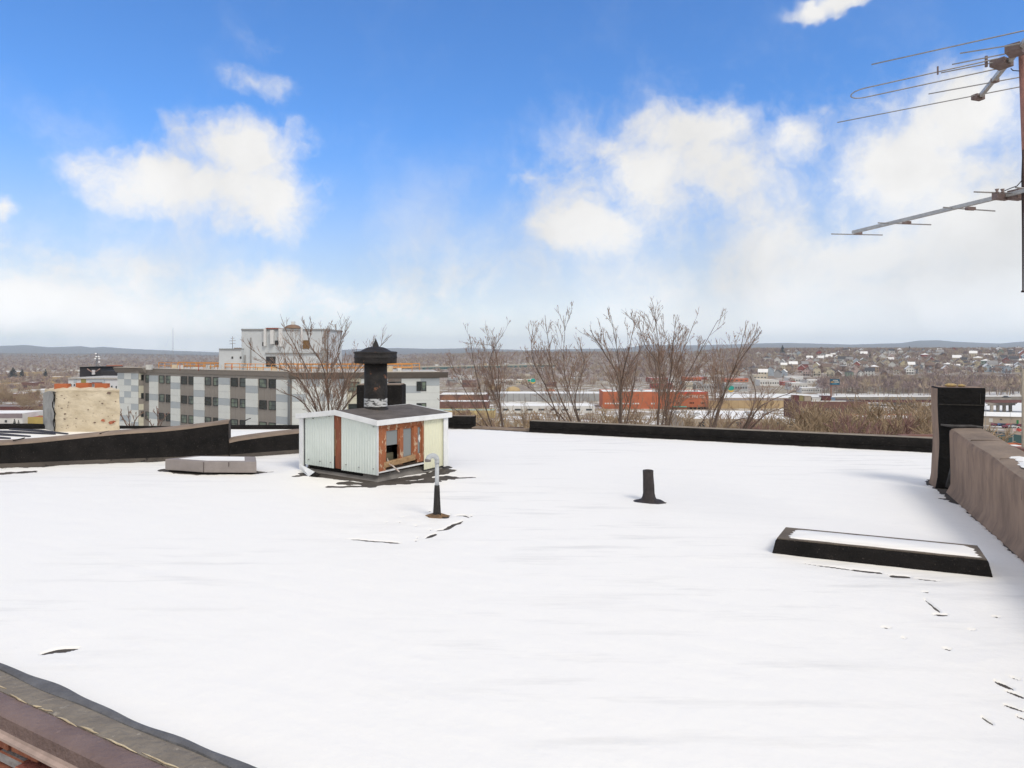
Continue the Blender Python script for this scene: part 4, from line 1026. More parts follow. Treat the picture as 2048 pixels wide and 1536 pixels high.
for px in (360, 397, 463, 500): 
    d = 106; c = Vector(((px-CX)/F*d, d, -1.05)); eq.tube([c, c+up*1.0], .05, 5, 2)
build_split(eq, 'roof_equipment', [mat('white_equipment', (.66, .66, .64), (.5, .5, .48), 3, .6), mat('cream_equipment', (.6, .5, .36), rough=.7), mat('red_paint', (.5, .07, .04), rough=.6)], bld)

# white building with balcony and dark mansard behind the tan chimney
wb = thing('white_block', 'white low building with olive stripe and dark recessed balcony left of the grey block', 'apartment building', (-95, 165, -20))
WD = 165.0
m = MB(); rbox(m, 136.5, 238, 757.5, 830, WD, 14, 0, -24); rbox(m, 135.5, 239, 755.5, 758, WD-.3, 14.6, 1); m.build('wall', [mat('white_render', (.70, .71, .74), (.66, .67, .70), 2, .6), M_flat], wb)
m = MB(); rbox(m, 162, 171.5, 757.8, 780, WD-.12, .1); m.build('olive_panel', mat('olive_panel', (.34, .30, .10), (.30, .26, .09), 3, .7), wb)
m = MB(); rbox(m, 147.5, 153, 758, 765, WD-.1, .08); rbox(m, 179, 183.5, 760, 790, WD-.25, .2); rbox(m, 204.5, 208.5, 760, 790, WD-.25, .2); rbox(m, 183.5, 204.5, 760, 764.5, WD-.25, .2); build_split(m, 'grey_panel', M_bp, wb)
m = MB(); rbox(m, 183.6, 204.4, 764.6, 790, WD-.08, .06); bal = m.build('balcony_recess', M_wf, wb)
m = MB(); rbox(m, 184, 204, 765, 767.5, WD-.25, .1); m.build('red_soffit', mat('red_soffit', (.38, .12, .08), rough=.7), bal)
m = MB()
for k in range(11): rbox(m, 185+k*1.75, 185.5+k*1.75, 767.5, 778, WD-.2, .05)
m.build('balustrade', mat('pale_rail', (.55, .55, .57), rough=.5), bal)
for x0, x1, y0, y1 in ((139, 140.8, 768, 773.5), (141.3, 142.8, 768, 773.5), (147.3, 149.5, 768, 772), (155.3, 156.8, 767.5, 774.5), (157.3, 158.8, 767.5, 774.5), (176, 178, 768, 776), (212, 213.5, 770, 779), (214, 216, 770, 779.5), (222, 224.5, 771.5, 776), (231.2, 233.3, 772, 777.5)):
    m = MB(); rbox(m, x0, x1, y0, y1, WD-.1, .08); m.build('window', M_wg, wb)
db = thing('mansard_building', 'dark slate mansard roofed building with white dormer behind the white block', 'building', (-115, 190, -20))
m = MB(); rbox(m, 159.5, 203, 735, 760, 190, 10, 0, -12); rbox(m, 203.2, 236, 741.5, 760, 188, 10, 0, -12); rbox(m, 159, 203.5, 733.8, 735.2, 189.7, 10.5, 1); m.build('roof', [mat('dark_slate', (.035, .033, .038), (.05, .047, .052), 3, .8, .3, 8), M_dark], db)
m = MB(); rbox(m, 183.5, 189.5, 740, 749, 189.6, .3); dm = m.build('dormer', mat('white_dormer', (.66, .64, .66), rough=.6), db)
m = MB(); a, b, c, d_ = dp(174.5, 737.5, 189.3), dp(184, 744.5, 189.3), dp(190, 744.5, 189.3), dp(200, 737.5, 189.3)
m.tube([a, b], .14, 5); m.tube([c, d_], .14, 5); build_split(m, 'dormer_trim', mat('dusty_pink_trim', (.36, .24, .21), rough=.7), dm)
gbh = thing('gabled_brick_house', 'small orange brick house with pointed gable behind the dark mansard roof', 'house', (-118, 200, -15))
m = MB(); a, b = dp(206, 741, 200), dp(220, 741, 200); pk = dp(213, 730.5, 200)
m.prism([(a.x, 200), (b.x, 200), (b.x, 208), (a.x, 208)], -15, a.z); yv = Vector((0, 8, 0))
m.add([a, b, pk, a+yv, b+yv, pk+yv], [(0, 1, 2), (5, 4, 3)], 0); m.add([a-Vector((.3, 0, 0)), pk, pk+yv, a+yv], [(0, 3, 2, 1)], 1); m.add([b+Vector((.3, 0, 0)), pk, pk+yv, b+yv], [(0, 1, 2, 3)], 1)
rbox(m, 220, 233, 737.5, 745, 201, 6, 0, -15)
m.build('wall', [mat('orange_brick', (.42, .15, .07), (.34, .11, .055), 3, .9), mat('red_tile', (.33, .13, .08), rough=.9)], gbh)
m = MB(); rbox(m, 220.5, 225.5, 736.8, 742, 200.8, .2); m.build('white_gable', MATS['white_dormer'], gbh)
# cell tower and thin radio mast far behind
ct = thing('cell_tower', 'grey lattice phone mast with white dishes rising behind the white block', 'mast', (-365, 600, -35))
m = MB(); c = dp(193.5, 760, 600); tp = dp(193.5, 706, 600)
for k in range(3):
    a = 2*math.pi*k/3+.4; off = Vector((math.cos(a), math.sin(a), 0)); m.tube([c+off*1.6, tp+off*.45], .16, 4)
for k in range(9):
    z = k/9; r_ = lerp(1.6, .45, z); q = c.lerp(tp, z); r2 = lerp(1.6, .45, (k+1)/9); q2 = c.lerp(tp, (k+1)/9)
    for j in range(3):
        a = 2*math.pi*j/3+.4; b_ = 2*math.pi*(j+1)/3+.4
        m.tube([q+Vector((math.cos(a), math.sin(a), 0))*r_, q2+Vector((math.cos(b_), math.sin(b_), 0))*r2], .09, 4)
m.build('lattice', mat('mast_grey', (.16, .17, .19), rough=.6), ct)
m = MB()
for px, py in ((191.5, 707.5), (192.5, 713.5), (197.5, 713.5), (190.5, 717.5), (198.5, 717.5), (198.3, 724.3)):
    c = dp(px, py, 598.5); m.lathe(c-up*.7, [(.3, 0), (.75, .3), (.85, .7), (.75, 1.1), (.3, 1.4)], 10)
build_split(m, 'dish', mat('white_dish', (.85, .85, .85), rough=.5), ct)
rm = MB(); c = dp(346, 712, 2600); rm.tube([c-up*25, dp(346, 656, 2600)], [1.1, .7], 5)
for k in (-1, 1): rm.tube([dp(346, 660, 2600), Vector((c.x+k*60, 2600, -40))], .12, 3)
o = rm.build('radio_mast', mat('mast_pale', (.45, .44, .43), rough=.6)); tag(o, 'very tall thin radio mast on the distant blue ridge', 'mast')

# neighbour roofs to the left with snow, tan chimney with clay pots
nr = thing('neighbour_roof', 'snow covered flat neighbouring roof with dark seams beyond the stepped parapet', 'roof', (-9, 14, 0))
m = MB(); rp = [(-13.5, 9.0), (-7.7, 10.55), (-4.7, 11.42), (-4.75, 15.9), (-9.9, 15.9), (-13.6, 15.75)]
m.prism(rp, -9.0, -.06, 0, 1); m.build('slab', [mat('brick_party', (.25, .12, .09), (.2, .09, .07), 4, .9), M_snow], nr)
m = MB()
for (a, b) in (((-60, 868), (60, 873)), ((-60, 862.5), (110, 868.5)), ((20, 858.5), (135, 868)), ((-60, 876), (20, 877))):
    A, B = at(*a, -.05), at(*b, -.05); m.tube([A, A.lerp(B, .5)+Vector((0, .05, 0)), B], [.03, .05, .025], 5)
build_split(m, 'seam', mat('blue_black_seam', (.03, .035, .06), (.06, .06, .07), 8, .8), nr)
m = MB(); m.tube([Vector((-13.6, 15.7, -.03)), Vector((-11.2, 15.85, -.02)), Vector((-9.9, 15.9, -.05)), Vector((-7.5, 15.9, -.05))], [.10, .09, .07, .05], 6); m.tube([Vector((-7.5, 15.8, -.02)), Vector((-4.7, 15.8, -.02))], .06, 6); build_split(m, 'rim', M_black, nr)
nr2 = thing('low_snowy_roof', 'small lower roof with rippled silvery snow beyond the step in the parapet', 'roof', (-4, 13, 0))
m = MB(); gx, gy = 60, 50; vs_ = []
for j in range(gy):
    for i_ in range(gx):
        u, v = i_/(gx-1), j/(gy-1)
        x = -4.72+2.9*u; y = 11.35+u*.85+v*(5.0-u*1.3)
        z = -.09+.05*float(fbm(np.array(x*3), np.array(y*3), 41))+.05*float(fbm(np.array(x*9), np.array(y*2.2), 43))-.06*(float(fbm(np.array(x*2), np.array(y*5), 45)) > .60)
        vs_.append((x, y, z))
m.add(vs_, [(j*gx+i_, j*gx+i_+1, (j+1)*gx+i_+1, (j+1)*gx+i_) for j in range(gy-1) for i_ in range(gx-1)], 0, True)
m.build('snow', [M_snow], nr2)
m = MB(); m.prism([(-4.72, 11.4), (-1.85, 12.3), (-1.85, 16.1), (-4.72, 16.4)], -9, -.055, 0); m.build('slab', M_brown, nr2)
m = MB(); m.obox(Vector((-4.72, 16.3, -.3)), Vector((2.9, -.95, .02)), Vector((0, .25, 0)), up*.36); m.obox(Vector((-4.0, 12.3, -.03)), Vector((1.6, 1.9, .0)), Vector((-.08, .08, 0)), up*.03); build_split(m, 'kerb', M_brown, nr2)

ch = thing('plastered_chimney', 'broad tan plastered chimney with three square orange clay pots', 'chimney', (-9.5, 15.4, 0))
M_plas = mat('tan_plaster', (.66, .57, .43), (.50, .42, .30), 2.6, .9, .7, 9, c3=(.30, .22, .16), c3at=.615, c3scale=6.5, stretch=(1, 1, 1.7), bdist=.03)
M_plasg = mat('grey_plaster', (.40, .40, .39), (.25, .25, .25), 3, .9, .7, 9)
a = dp(108, 860, 15.25); b = dp(237.5, 860, 15.25); lft = dp(86, 860, 15.9)
zt_ = .87; m = MB(); nx, nz = 26, 14
def jit(p, amp, sd): 
    return p+Vector((0, amp*(float(fbm(np.array(p.x*3), np.array(p.z*3), sd))-.5)*2, 0))
fr = []
for j in range(nz+1):
    for i_ in range(nx+1):
        u, v = i_/nx, j/nz
        e = .04*math.exp(-u*22)+.05*math.exp(-(1-u)*20); top = zt_-.10*math.exp(-(1-u)*14)*0-.03*math.exp(-u*14)
        p = Vector((lerp(a.x, b.x, u), 15.25+e*.8, lerp(-.08, top, v))); p.x += .012*math.sin(v*9)*(1-2*u) ; fr.append(jit(p, .018, 51))
m.add(fr, [(j*(nx+1)+i_, j*(nx+1)+i_+1, (j+1)*(nx+1)+i_+1, (j+1)*(nx+1)+i_) for j in range(nz) for i_ in range(nx)], 0, True)
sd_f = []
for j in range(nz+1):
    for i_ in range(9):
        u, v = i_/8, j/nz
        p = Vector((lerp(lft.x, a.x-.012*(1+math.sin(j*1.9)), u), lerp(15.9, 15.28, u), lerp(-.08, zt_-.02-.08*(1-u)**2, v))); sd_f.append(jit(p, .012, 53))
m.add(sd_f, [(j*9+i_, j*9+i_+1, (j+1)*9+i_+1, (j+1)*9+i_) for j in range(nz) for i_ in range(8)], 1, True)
m.prism([(a.x+.01, 15.31), (b.x-.02, 15.31), (b.x*15.95/15.25-.02, 15.93), (lft.x*1.0+.02, 15.93)], -.08, zt_-.01, 0)
tpv = []
for j in range(7):
    for i_ in range(17):
        u, v = i_/16, j/6; x = lerp(lerp(a.x, lft.x, v)-.01, b.x+.01-.40*v, u); y = lerp(15.25, 15.95, v)
        z = zt_-.03+.085*math.sin(math.pi*min(1, max(0, v*.9+.02)))*(1-.6*abs(2*u-1)**4)-(.055 if i_ in (0,) else 0)+.012*math.sin(i_*2.1+j)
        if j == 0: z = zt_-.03
        tpv.append((x, y, z))
m.add(tpv, [(j*17+i_, j*17+i_+1, (j+1)*17+i_+1, (j+1)*17+i_) for j in range(6) for i_ in range(16)], 0, True)
m.build('stack', [M_plas, M_plasg, M_dark], ch)
m = MB(); rnd = random.Random(31)
for (px, py, w, h) in [(rnd.uniform(112, 232), rnd.uniform(790, 856), rnd.uniform(.012, .05), rnd.uniform(.005, .014)) for _ in range(26)]+[(206, 841, .075, .03), (222, 845, .10, .035), (228, 843, .06, .02), (218, 786, .09, .022), (130, 828, .05, .016)]:
    c = dp(px, py, 15.225); vs_ = []; n = 12
    for k in range(n):
        t_ = 2*math.pi*k/n; r_ = rnd.uniform(.7, 1.25); vs_.append(c+Vector((w*r_*math.cos(t_)*.6, 0, h*r_*math.sin(t_))))
    m.add(vs_, [tuple(range(n))], 0 if py > 835 and w > .05 else 1)
build_split(m, 'bare_brick', [mat('bare_brick', (.42, .14, .08), (.28, .09, .06), 10, .9), mat('exposed_joint', (.20, .14, .11), (.10, .07, .06), 12, .9)], ch)
m = MB(); pts = [dp(106+2.2*math.sin(k*1.3)+k*.3, 783+k*7.5, 15.24) for k in range(11)]; m.tube(pts, [.006, .012, .008, .014, .01, .012, .016, .010, .012, .008, .006], 4); m.build('crack', M_dark, ch)
M_clay = mat('clay_pot', (.50, .155, .07), (.43, .125, .055), 5, .85, .4, 20, c3=(.55, .25, .14), c3at=.66)
for x0, x1, y0 in ((108, 134, 767.5), (151, 176, 766), (189, 212.5, 767)):
    A = dp(x0, 783, 15.5); B = dp(x1, 783, 15.5); zt2 = dp(x0, y0, 15.5).z; w = B.x-A.x; z0_ = .80; m = MB(); tk = .025; h__ = zt2-z0_
    m.obox(Vector((A.x, 15.5, z0_)), (w, 0, 0), (0, tk, 0), up*h__); w2_ = .15; m.obox(Vector((A.x, 15.5+w2_-tk, z0_)), (w, 0, 0), (0, tk, 0), up*h__)
    m.obox(Vector((A.x, 15.5+tk, z0_)), (tk, 0, 0), (0, w2_-2*tk, 0), up*h__); m.obox(Vector((B.x-tk, 15.5+tk, z0_)), (tk, 0, 0), (0, w2_-2*tk, 0), up*h__)
    m.build('clay_pot', M_clay, ch, bevel=.008, bseg=1)
# ---------------------------------------------------------------- land: slope below us, valley floor, right hillside, ridges, far hills
T_far = [(-2.0, 690), (-.9, 690), ((0-CX)/F, 692), ((50-CX)/F, 690), ((100-CX)/F, 694.5), ((160-CX)/F, 692.5), ((185-CX)/F, 695.5), ((205-CX)/F, 693.5), ((250-CX)/F, 697), ((300-CX)/F, 699), ((350-CX)/F, 702), ((440-CX)/F, 704.5), ((600-CX)/F, 703), ((790-CX)/F, 696), ((860-CX)/F, 697.5), ((940-CX)/F, 696.5), ((1050-CX)/F, 701), ((1130-CX)/F, 699), ((1250-CX)/F, 697),
         ((1290-CX)/F, 690), ((1400-CX)/F, 691), ((1500-CX)/F, 687.5), ((1570-CX)/F, 686), ((1640-CX)/F, 687.5), ((1700-CX)/F, 689), ((1760-CX)/F, 687.5), ((1800-CX)/F, 686.5), ((1840-CX)/F, 681), ((1875-CX)/F, 680.5), ((1910-CX)/F, 684), ((1960-CX)/F, 686), ((2000-CX)/F, 687.5), ((2048-CX)/F, 683.5), (.9, 684), (2, 686)]
T_mid = [(-2, 703), ((0-CX)/F, 703.5), ((120-CX)/F, 705.5), ((250-CX)/F, 705), ((400-CX)/F, 708), ((440-CX)/F, 709), ((700-CX)/F, 708), ((860-CX)/F, 705), ((1000-CX)/F, 703), ((1120-CX)/F, 702), ((1250-CX)/F, 703), (2, 705)]
def tprof(tab, t): return np.interp(t, [a for a, b in tab], [b for a, b in tab])
DFAR, DMID = 9500.0, 4200.0
def ground_z(x, y):
    x = np.asarray(x, float); y = np.asarray(y, float)
    r = np.hypot(x, y)+1e-6; ys = np.where(y > r*.3, y, r*.3); t = np.where(y > 0, x/ys, np.sign(x)*2.0)
    z = -14.0-21.0*sstep(24, 230, r)
    z = z+1.2*(fbm(x/60, y/60, 61)-.5)*sstep(60, 200, r)*(1-sstep(250, 330, r))
    # right hillside of houses
    hill = sstep(.16, .34, t)
    z = z+hill*(sstep(820, 1950, r)*38)
    midh = sstep(-.20, -.02, t)*(1-sstep(.16, .34, t))
    z = z+midh*(sstep(1100, 2400, r)*30)
    # mid ridge on the left and centre
    ym = tprof(T_mid, t); zm = H+(HY-ym)/F*DMID
    w = (1-sstep(.12, .34, t))
    bump = np.exp(-((r*0+ys-DMID)/1300.0)**2)
    z = z*(1-w*bump)+w*bump*(zm-6+9*(fbm(x/260, y/260, 67)-.5))
    z = z+w*sstep(DMID, DMID+2500, ys)*12
    # far hills
    yf = tprof(T_far, t); zf = H+(HY-yf)/F*DFAR
    b2 = sstep(5600, DFAR, ys)
    z = z*(1-b2)+b2*(zf+16*(fbm(x/500, y/500, 71)-.5))
    b3 = np.exp(-((ys-7200)/900.0)**2); z = z+b3*18*(fbm(x/700, y/700, 73)-.35)
    z = np.where(ys > DFAR, z-(ys-DFAR)*.02, z)
    return z
def gz(x, y): return float(ground_z(np.array(x), np.array(y)))
def gat(px, py):
    """where a sight line meets the land (marching)"""
    t = (px-CX)/F; s = (HY-py)/F; d = 30.0
    while d < 12000:
        if H+s*d <= gz(t*d, d): return Vector((t*d, d, gz(t*d, d)))
        d *= 1.004
    return Vector((t*d, d, gz(t*d, d)))
angs = np.concatenate([np.linspace(-44, 44, 620), np.linspace(44, 316, 90)[1:-1]])
rads = np.concatenate([[4.0], 8.0*(11500/8.0)**np.linspace(0, 1, 300)])
A_, R_ = np.meshgrid(np.radians(angs), rads); 
Xg = R_*np.sin(A_); Yg = R_*np.cos(A_); Zg = ground_z(Xg, Yg)
V = np.stack([Xg, Yg, Zg], -1).reshape(-1, 3); na, nr_ = len(angs), len(rads)
ii = np.arange(na*nr_).reshape(nr_, na); jj = np.roll(ii, -1, 1)
Q = np.stack([ii[:-1], jj[:-1], jj[1:], ii[1:]], -1).reshape(-1, 4)[:, ::-1]
def ground_mat():
    m = bpy.data.materials.new('winter_ground'); m.use_nodes = True; nt = m.node_tree; N = nt.nodes; L = nt.links; p = N['Principled BSDF']; p.inputs['Roughness'].default_value = .95; p.inputs['Specular IOR Level'].default_value = .1
    tc = N.new('ShaderNodeTexCoord')
    at_ = N.new('ShaderNodeAttribute'); at_.attribute_name = 'cover'; sp = N.new('ShaderNodeSeparateColor'); L.new(at_.outputs['Color'], sp.inputs[0])
    def noise(sc, det=6, ro=.6):
        n = N.new('ShaderNodeTexNoise'); n.inputs['Scale'].default_value = sc; n.inputs['Detail'].default_value = det; n.inputs['Roughness'].default_value = ro; L.new(tc.outputs['Object'], n.inputs['Vector']); return n.outputs['Fac']
    def mr(x, a, b):
        n = N.new('ShaderNodeMapRange'); n.inputs['From Min'].default_value = a; n.inputs['From Max'].default_value = b; L.new(x, n.inputs['Value']); return n.outputs[0]
    def mix(f, a, b):
        n = N.new('ShaderNodeMix'); n.data_type = 'RGBA'
        for k, v in (('A', a), ('B', b)):
            if isinstance(v, tuple): n.inputs[k].default_value = (*v, 1)
            else: L.new(v, n.inputs[k])
        L.new(f, n.inputs['Factor']); return n.outputs['Result']
    def mth(op, a, b):
        n = N.new('ShaderNodeMath'); n.operation = op
        for i, v in enumerate((a, b)):
            if isinstance(v, (int, float)): n.inputs[i].default_value = v
            else: L.new(v, n.inputs[i])
        return n.outputs[0]
    base = mix(mr(noise(.03), .4, .6), (.29, .22, .165), (.38, .32, .22))
    base = mix(mr(noise(.15, 8, .7), .45, .62), base, (.20, .165, .14))
    wood = mix(mr(noise(.02, 10, .72), .42, .60), (.24, .185, .155), (.33, .265, .215))
    wood = mix(mr(noise(.006, 5, .6), .55, .70), wood, (.19, .17, .155))
    base = mix(sp.outputs[1], base, wood)
    sn = mth('ADD', sp.outputs[0], mth('MULTIPLY', mth('SUBTRACT', noise(.08, 10, .68), .5), 1.6))
    base = mix(mr(sn, .45, .60), base, (.80, .79, .77))
    snowy = base; base = mix(mth('MULTIPLY', sp.outputs[2], mth('SUBTRACT', 1.0, mr(sn, .50, .66))), snowy, (.075, .085, .085))  # far land darkened so the blue of the haze dominates
    L.new(base, p.inputs['Base Color']); return m
g_o = np_mesh('ground', V, Q, [ground_mat()], smooth=True); tag(g_o, kind='structure')
# cover of the land: red = snow, green = bare woodland, blue = added darkening of far land so haze looks bluer
Rr = np.hypot(V[:, 0], V[:, 1]); tt_ = np.where(V[:, 1] > Rr*.2, V[:, 0]/np.maximum(V[:, 1], 1e-3), 3.0); yy_ = V[:, 1]
snow = .36+.0*Rr
snow = np.where((tt_ > -.10) & (tt_ < .62) & (yy_ > 290) & (yy_ < 620), .46, snow)
snow = np.where((tt_ > .66) & (yy_ > 360) & (yy_ < 640), 1.0, snow)                 # frozen river under the viaduct
snow = np.where((tt_ > .30) & (tt_ <= .66) & (yy_ > 560) & (yy_ < 610), .95, snow)
snow = np.where((tt_ > .05) & (tt_ < .35) & (yy_ > 620) & (yy_ < 800), .42, snow)
snow = np.where((tt_ < -.25) & (yy_ > 320) & (yy_ < 1500), .40, snow)
snow = np.where((yy_ > 1900), .22, snow); snow = np.where((yy_ > 5200), .30, snow); snow = np.where((yy_ > 5600)&(tt_ < -.4), .36, snow)
wood = sstep(1500, 2200, yy_); wood = np.maximum(wood, ((tt_ > .2) & (yy_ > 900))*.8); wood = np.maximum(wood, ((tt_ > -.2) & (tt_ < .2) & (yy_ > 900))*.9)
far_dark = sstep(2600, 4200, yy_)*.6
colr = np.stack([snow, wood, far_dark, 0*wood+1], -1)
ca = g_o.data.color_attributes.new('cover', 'FLOAT_COLOR', 'POINT'); ca.data.foreach_set('color', colr.astype(np.float32).ravel())
# ---------------------------------------------------------------- bare trees
M_bark = mat('dark_bark', (.20, .148, .118), (.135, .10, .083), 6, .9, .5, 20)
M_twig = mat('brown_twig', (.37, .255, .19), (.28, .19, .15), 3, .9)
M_twig_tan = mat('tan_twig', (.44, .33, .21), (.35, .25, .165), 1.5, .9)
M_bark_tan = mat('tan_bark', (.32, .245, .17), (.24, .18, .13), 4, .9, .4, 15)
M_twig_red = mat('reddish_twig', (.32, .19, .16), (.24, .14, .12), 2, .9)
M_bud = mat('dry_seed', (.38, .18, .10), (.26, .13, .08), 9, .9)
def rvec(rnd): 
    while True:
        v = Vector((rnd.uniform(-1, 1), rnd.uniform(-1, 1), rnd.uniform(-1, 1)))
        if .05 < v.length < 1: return v.normalized()
def twigs(mb_t, mb_c, rnd, p, d, L, r, lvl, maxl, upb=.25, ang=38, dens=1.0, bud=0.0, rmin=.0075):
    """a limb with side shoots; heavy wood goes to mb_t, fine twigs to mb_c"""
    n = max(3, min(9, int(L/.22))) if lvl < 4 else 1; pts = [p.copy()]; dd = d.copy()
    for k in range(n):
        dd = (dd+rvec(rnd)*.085+up*upb*.10).normalized(); pts.append(pts[-1]+dd*(L/n))
    rad = [max(rmin, r*(1-.75*k/n)) for k in range(n+1)]
    tgt = mb_t if lvl <= 1 else mb_c
    tgt.tube(pts, rad, 5 if lvl <= 1 else (4 if lvl == 2 else 3), 0, cap=False)
    if lvl >= maxl:
        if bud and rnd.random() < bud:
            q = pts[-1-rnd.randint(0, 1)]; s_ = rnd.uniform(.012, .03); a_, b_ = rvec(rnd)*s_, rvec(rnd)*s_
            mb_c.add([q, q+a_-up*s_, q+b_-up*s_*2], [(0, 1, 2)], 1)
        return
    cnt = max(2, int(round((2.2+L*2.0 if lvl < maxl-1 else 2+L*3.2)*dens))) if lvl < 3 else rnd.choice((0, 1, 1, 2))
    for c in range(cnt):
        f = rnd.uniform(.25, .98); k = min(n-1, int(f*n)); q = pts[k].lerp(pts[k+1], f*n-k)
        ax = (pts[k+1]-pts[k]).normalized(); side = ax.cross(rvec(rnd)).normalized(); a = R(ang*rnd.uniform(.6, 1.25))
        nd = (ax*math.cos(a)+side*math.sin(a)+up*upb*.35).normalized()
        twigs(mb_t, mb_c, rnd, q, nd, L*(1-.45*f)*rnd.uniform(.40, .78), rad[k]*.62, lvl+1, maxl, upb, ang, dens, bud, rmin)
def guided_tree(name, label, stems, D, seed, cat='tree', group=None, bud=.18, rad=.046, maxl=3, rmin=.0048, mats=None, dens=1.0, zroot=None, ang=31):
    """stems: lists of photo pixels from foot to tip; depth D"""
    rnd = random.Random(seed); maxl = 4 if 101 <= seed <= 105 else maxl; base = dp(stems[0][0][0], stems[0][0][1], D); zg = gz(base.x, D) if zroot is None else zroot
    root = Vector((base.x, D, zg)); t = thing(name, label, cat, tuple(root), group); mt, mc = MB(), MB()
    for si, st in enumerate(stems):
        dd0 = D+rnd.uniform(-.9, .9); pts = [dp(x, y, dd0+rnd.uniform(-.25, .25)*i) for i, (x, y) in enumerate(st)]
        foot = root+Vector((rnd.uniform(-.3, .3), rnd.uniform(-.3, .3), -.3)); low = pts[0]-(pts[1]-pts[0]).normalized()*2.2; low.z = max(low.z, zg+1)
        cp_ = [foot, low]+pts
        # smooth resample
        path = []
        for i in range(len(cp_)-1):
            p0 = cp_[max(i-1, 0)]; p1 = cp_[i]; p2 = cp_[i+1]; p3 = cp_[min(i+2, len(cp_)-1)]
            m_ = 5 if i else 4
            for k in range(m_):
                u = k/m_; path.append(.5*((2*p1)+(p2-p0)*u+(2*p0-5*p1+4*p2-p3)*u*u+(3*p1-p0-3*p2+p3)*u**3)+rvec(rnd)*.012)
        path.append(cp_[-1]); tot = sum((b-a).length for a, b in zip(path[:-1], path[1:])); n = len(path)
        r0 = rad*rnd.uniform(.85, 1.15); rs = [max(rmin, r0*(1-.86*(k/(n-1))**.8)) for k in range(n)]
        mt.tube(path, rs, 6, 0, cap=False)
        vis = sum((b-a).length for a, b in zip(pts[:-1], pts[1:]))
        acc = 0
        nb = int(vis*5.6*dens)
        for c in range(nb):
            f = rnd.random()**1.25*.98
            i = 9 if n > 12 else 5; k = int(i+f*(n-1-i)); k = min(k, n-2); q = path[k].lerp(path[k+1], rnd.random()); ax = (path[k+1]-path[k]).normalized()
            side = ax.cross(rvec(rnd)).normalized(); a = R(ang*rnd.uniform(.6, 1.3)); nd = (ax*math.cos(a)+side*math.sin(a)+up*.22).normalized()
            twigs(mt, mc, rnd, q, nd, max(.34, vis*.46*(1-f*.70))*rnd.uniform(.45, 1.15), max(rmin, rs[k]*.27), 1, maxl if f < .82 else maxl-1, .48, ang, dens*1.08, bud, rmin)
    mats = mats or (M_bark, M_twig)
    mt.build('trunk', mats[0], t); mc.build('crown', [mats[1], M_bud], t)
    return t
GT = 'bare trees behind the far parapet'
guided_tree('bare_tree', 'bare tree with several leaning stems rising behind the open gap in the parapet', [[(1008, 860), (995, 790), (980, 720), (1008, 664)], [(980, 860), (935, 790), (897, 716)], [(985, 858), (955, 760), (938, 668)], [(1004, 860), (1000, 800), (990, 700), (960, 690)], [(975, 860), (920, 825), (885, 805)]], 25, 101, group=GT, dens=.85)
guided_tree('bare_tree', 'bare tree of tall leaning stems behind the left end of the long parapet', [[(1150, 858), (1118, 790), (1103, 729), (1090, 630)], [(1126, 858), (1090, 770), (1066, 720), (1064, 668)], [(1162, 860), (1140, 790), (1128, 733), (1130, 640)], [(1146, 858), (1090, 800), (1050, 770)], [(1165, 860), (1150, 800), (1168, 730), (1160, 690)]], 24, 102, group=GT, dens=.8)
guided_tree('bare_tree', 'bare straight stemmed tree in front of the left end of the orange warehouse', [[(1240, 862), (1242, 790), (1240, 740), (1222, 632)], [(1243, 862), (1238, 760), (1205, 700), (1180, 660)], [(1238, 862), (1243, 765), (1258, 700), (1268, 650)], [(1250, 864), (1262, 800), (1275, 720)]], 22.5, 103, group=GT, dens=.8, rad=.056)
guided_tree('bare_tree', 'tallest bare tree with a dark upright trunk in front of the orange warehouse', [[(1314, 866), (1318, 790), (1319, 729), (1310, 612)], [(1330, 866), (1336, 800), (1350, 745), (1388, 645)], [(1316, 866), (1318, 740), (1290, 690), (1275, 640)], [(1336, 866), (1348, 800), (1372, 755), (1436, 640)], [(1322, 866), (1340, 760), (1345, 700), (1350, 660)]], 22, 104, group=GT, dens=.85, rad=.052)
guided_tree('bare_tree', 'bare tree leaning right beside the right end of the orange warehouse', [[(1420, 872), (1440, 810), (1472, 733), (1524, 660)], [(1424, 872), (1448, 790), (1474, 720), (1492, 655)], [(1415, 872), (1430, 820), (1455, 770), (1450, 720)], [(1386, 870), (1410, 835), (1432, 800)]], 21.5, 105, group=GT, dens=.75, rad=.052)
guided_tree('bare_tree', 'low spreading bare tree whose limbs reach up right over the brown building', [[(1480, 876), (1515, 820), (1545, 800), (1592, 782)], [(1478, 876), (1500, 830), (1512, 790), (1500, 752)], [(1484, 876), (1530, 830), (1570, 815)], [(1440, 872), (1470, 842), (1500, 835)]], 21, 106, group=GT, dens=.7, rad=.055)
GS = 'scrubby saplings behind the far parapet'
for k, (x, D, s) in enumerate(((930, 27, 1), (1045, 27, 2), (1085, 26, 3), (1190, 27, 4), (1275, 26, 5), (1375, 27, 6), (1455, 28, 7), (1540, 27, 8))):
    rnd = random.Random(200+k); st = []
    for j in range(5):
        x0 = x+rnd.uniform(-16, 16); st.append([(x0, 868), (x0+rnd.uniform(-10, 12), 840), (x0+rnd.uniform(-28, 30), rnd.uniform(790, 822))])
    guided_tree('bare_sapling', ('clump of bare saplings between the parapet stub and the open gap', 'clump of bare saplings left of the long parapet end', 'clump of bare saplings behind the left end of the long parapet', 'clump of bare saplings between the leaning tree and the straight tree', 'clump of bare saplings left of the tallest tree', 'clump of bare saplings right of the tallest tree', 'clump of bare saplings right of the right leaning tree', 'clump of bare saplings below the spreading tree limbs')[k], st, D, 300+s, cat='sapling', group=GS, bud=.1, rad=.025, maxl=3, dens=.75, mats=(M_bark_tan, M_twig_tan if k % 2 else M_twig))
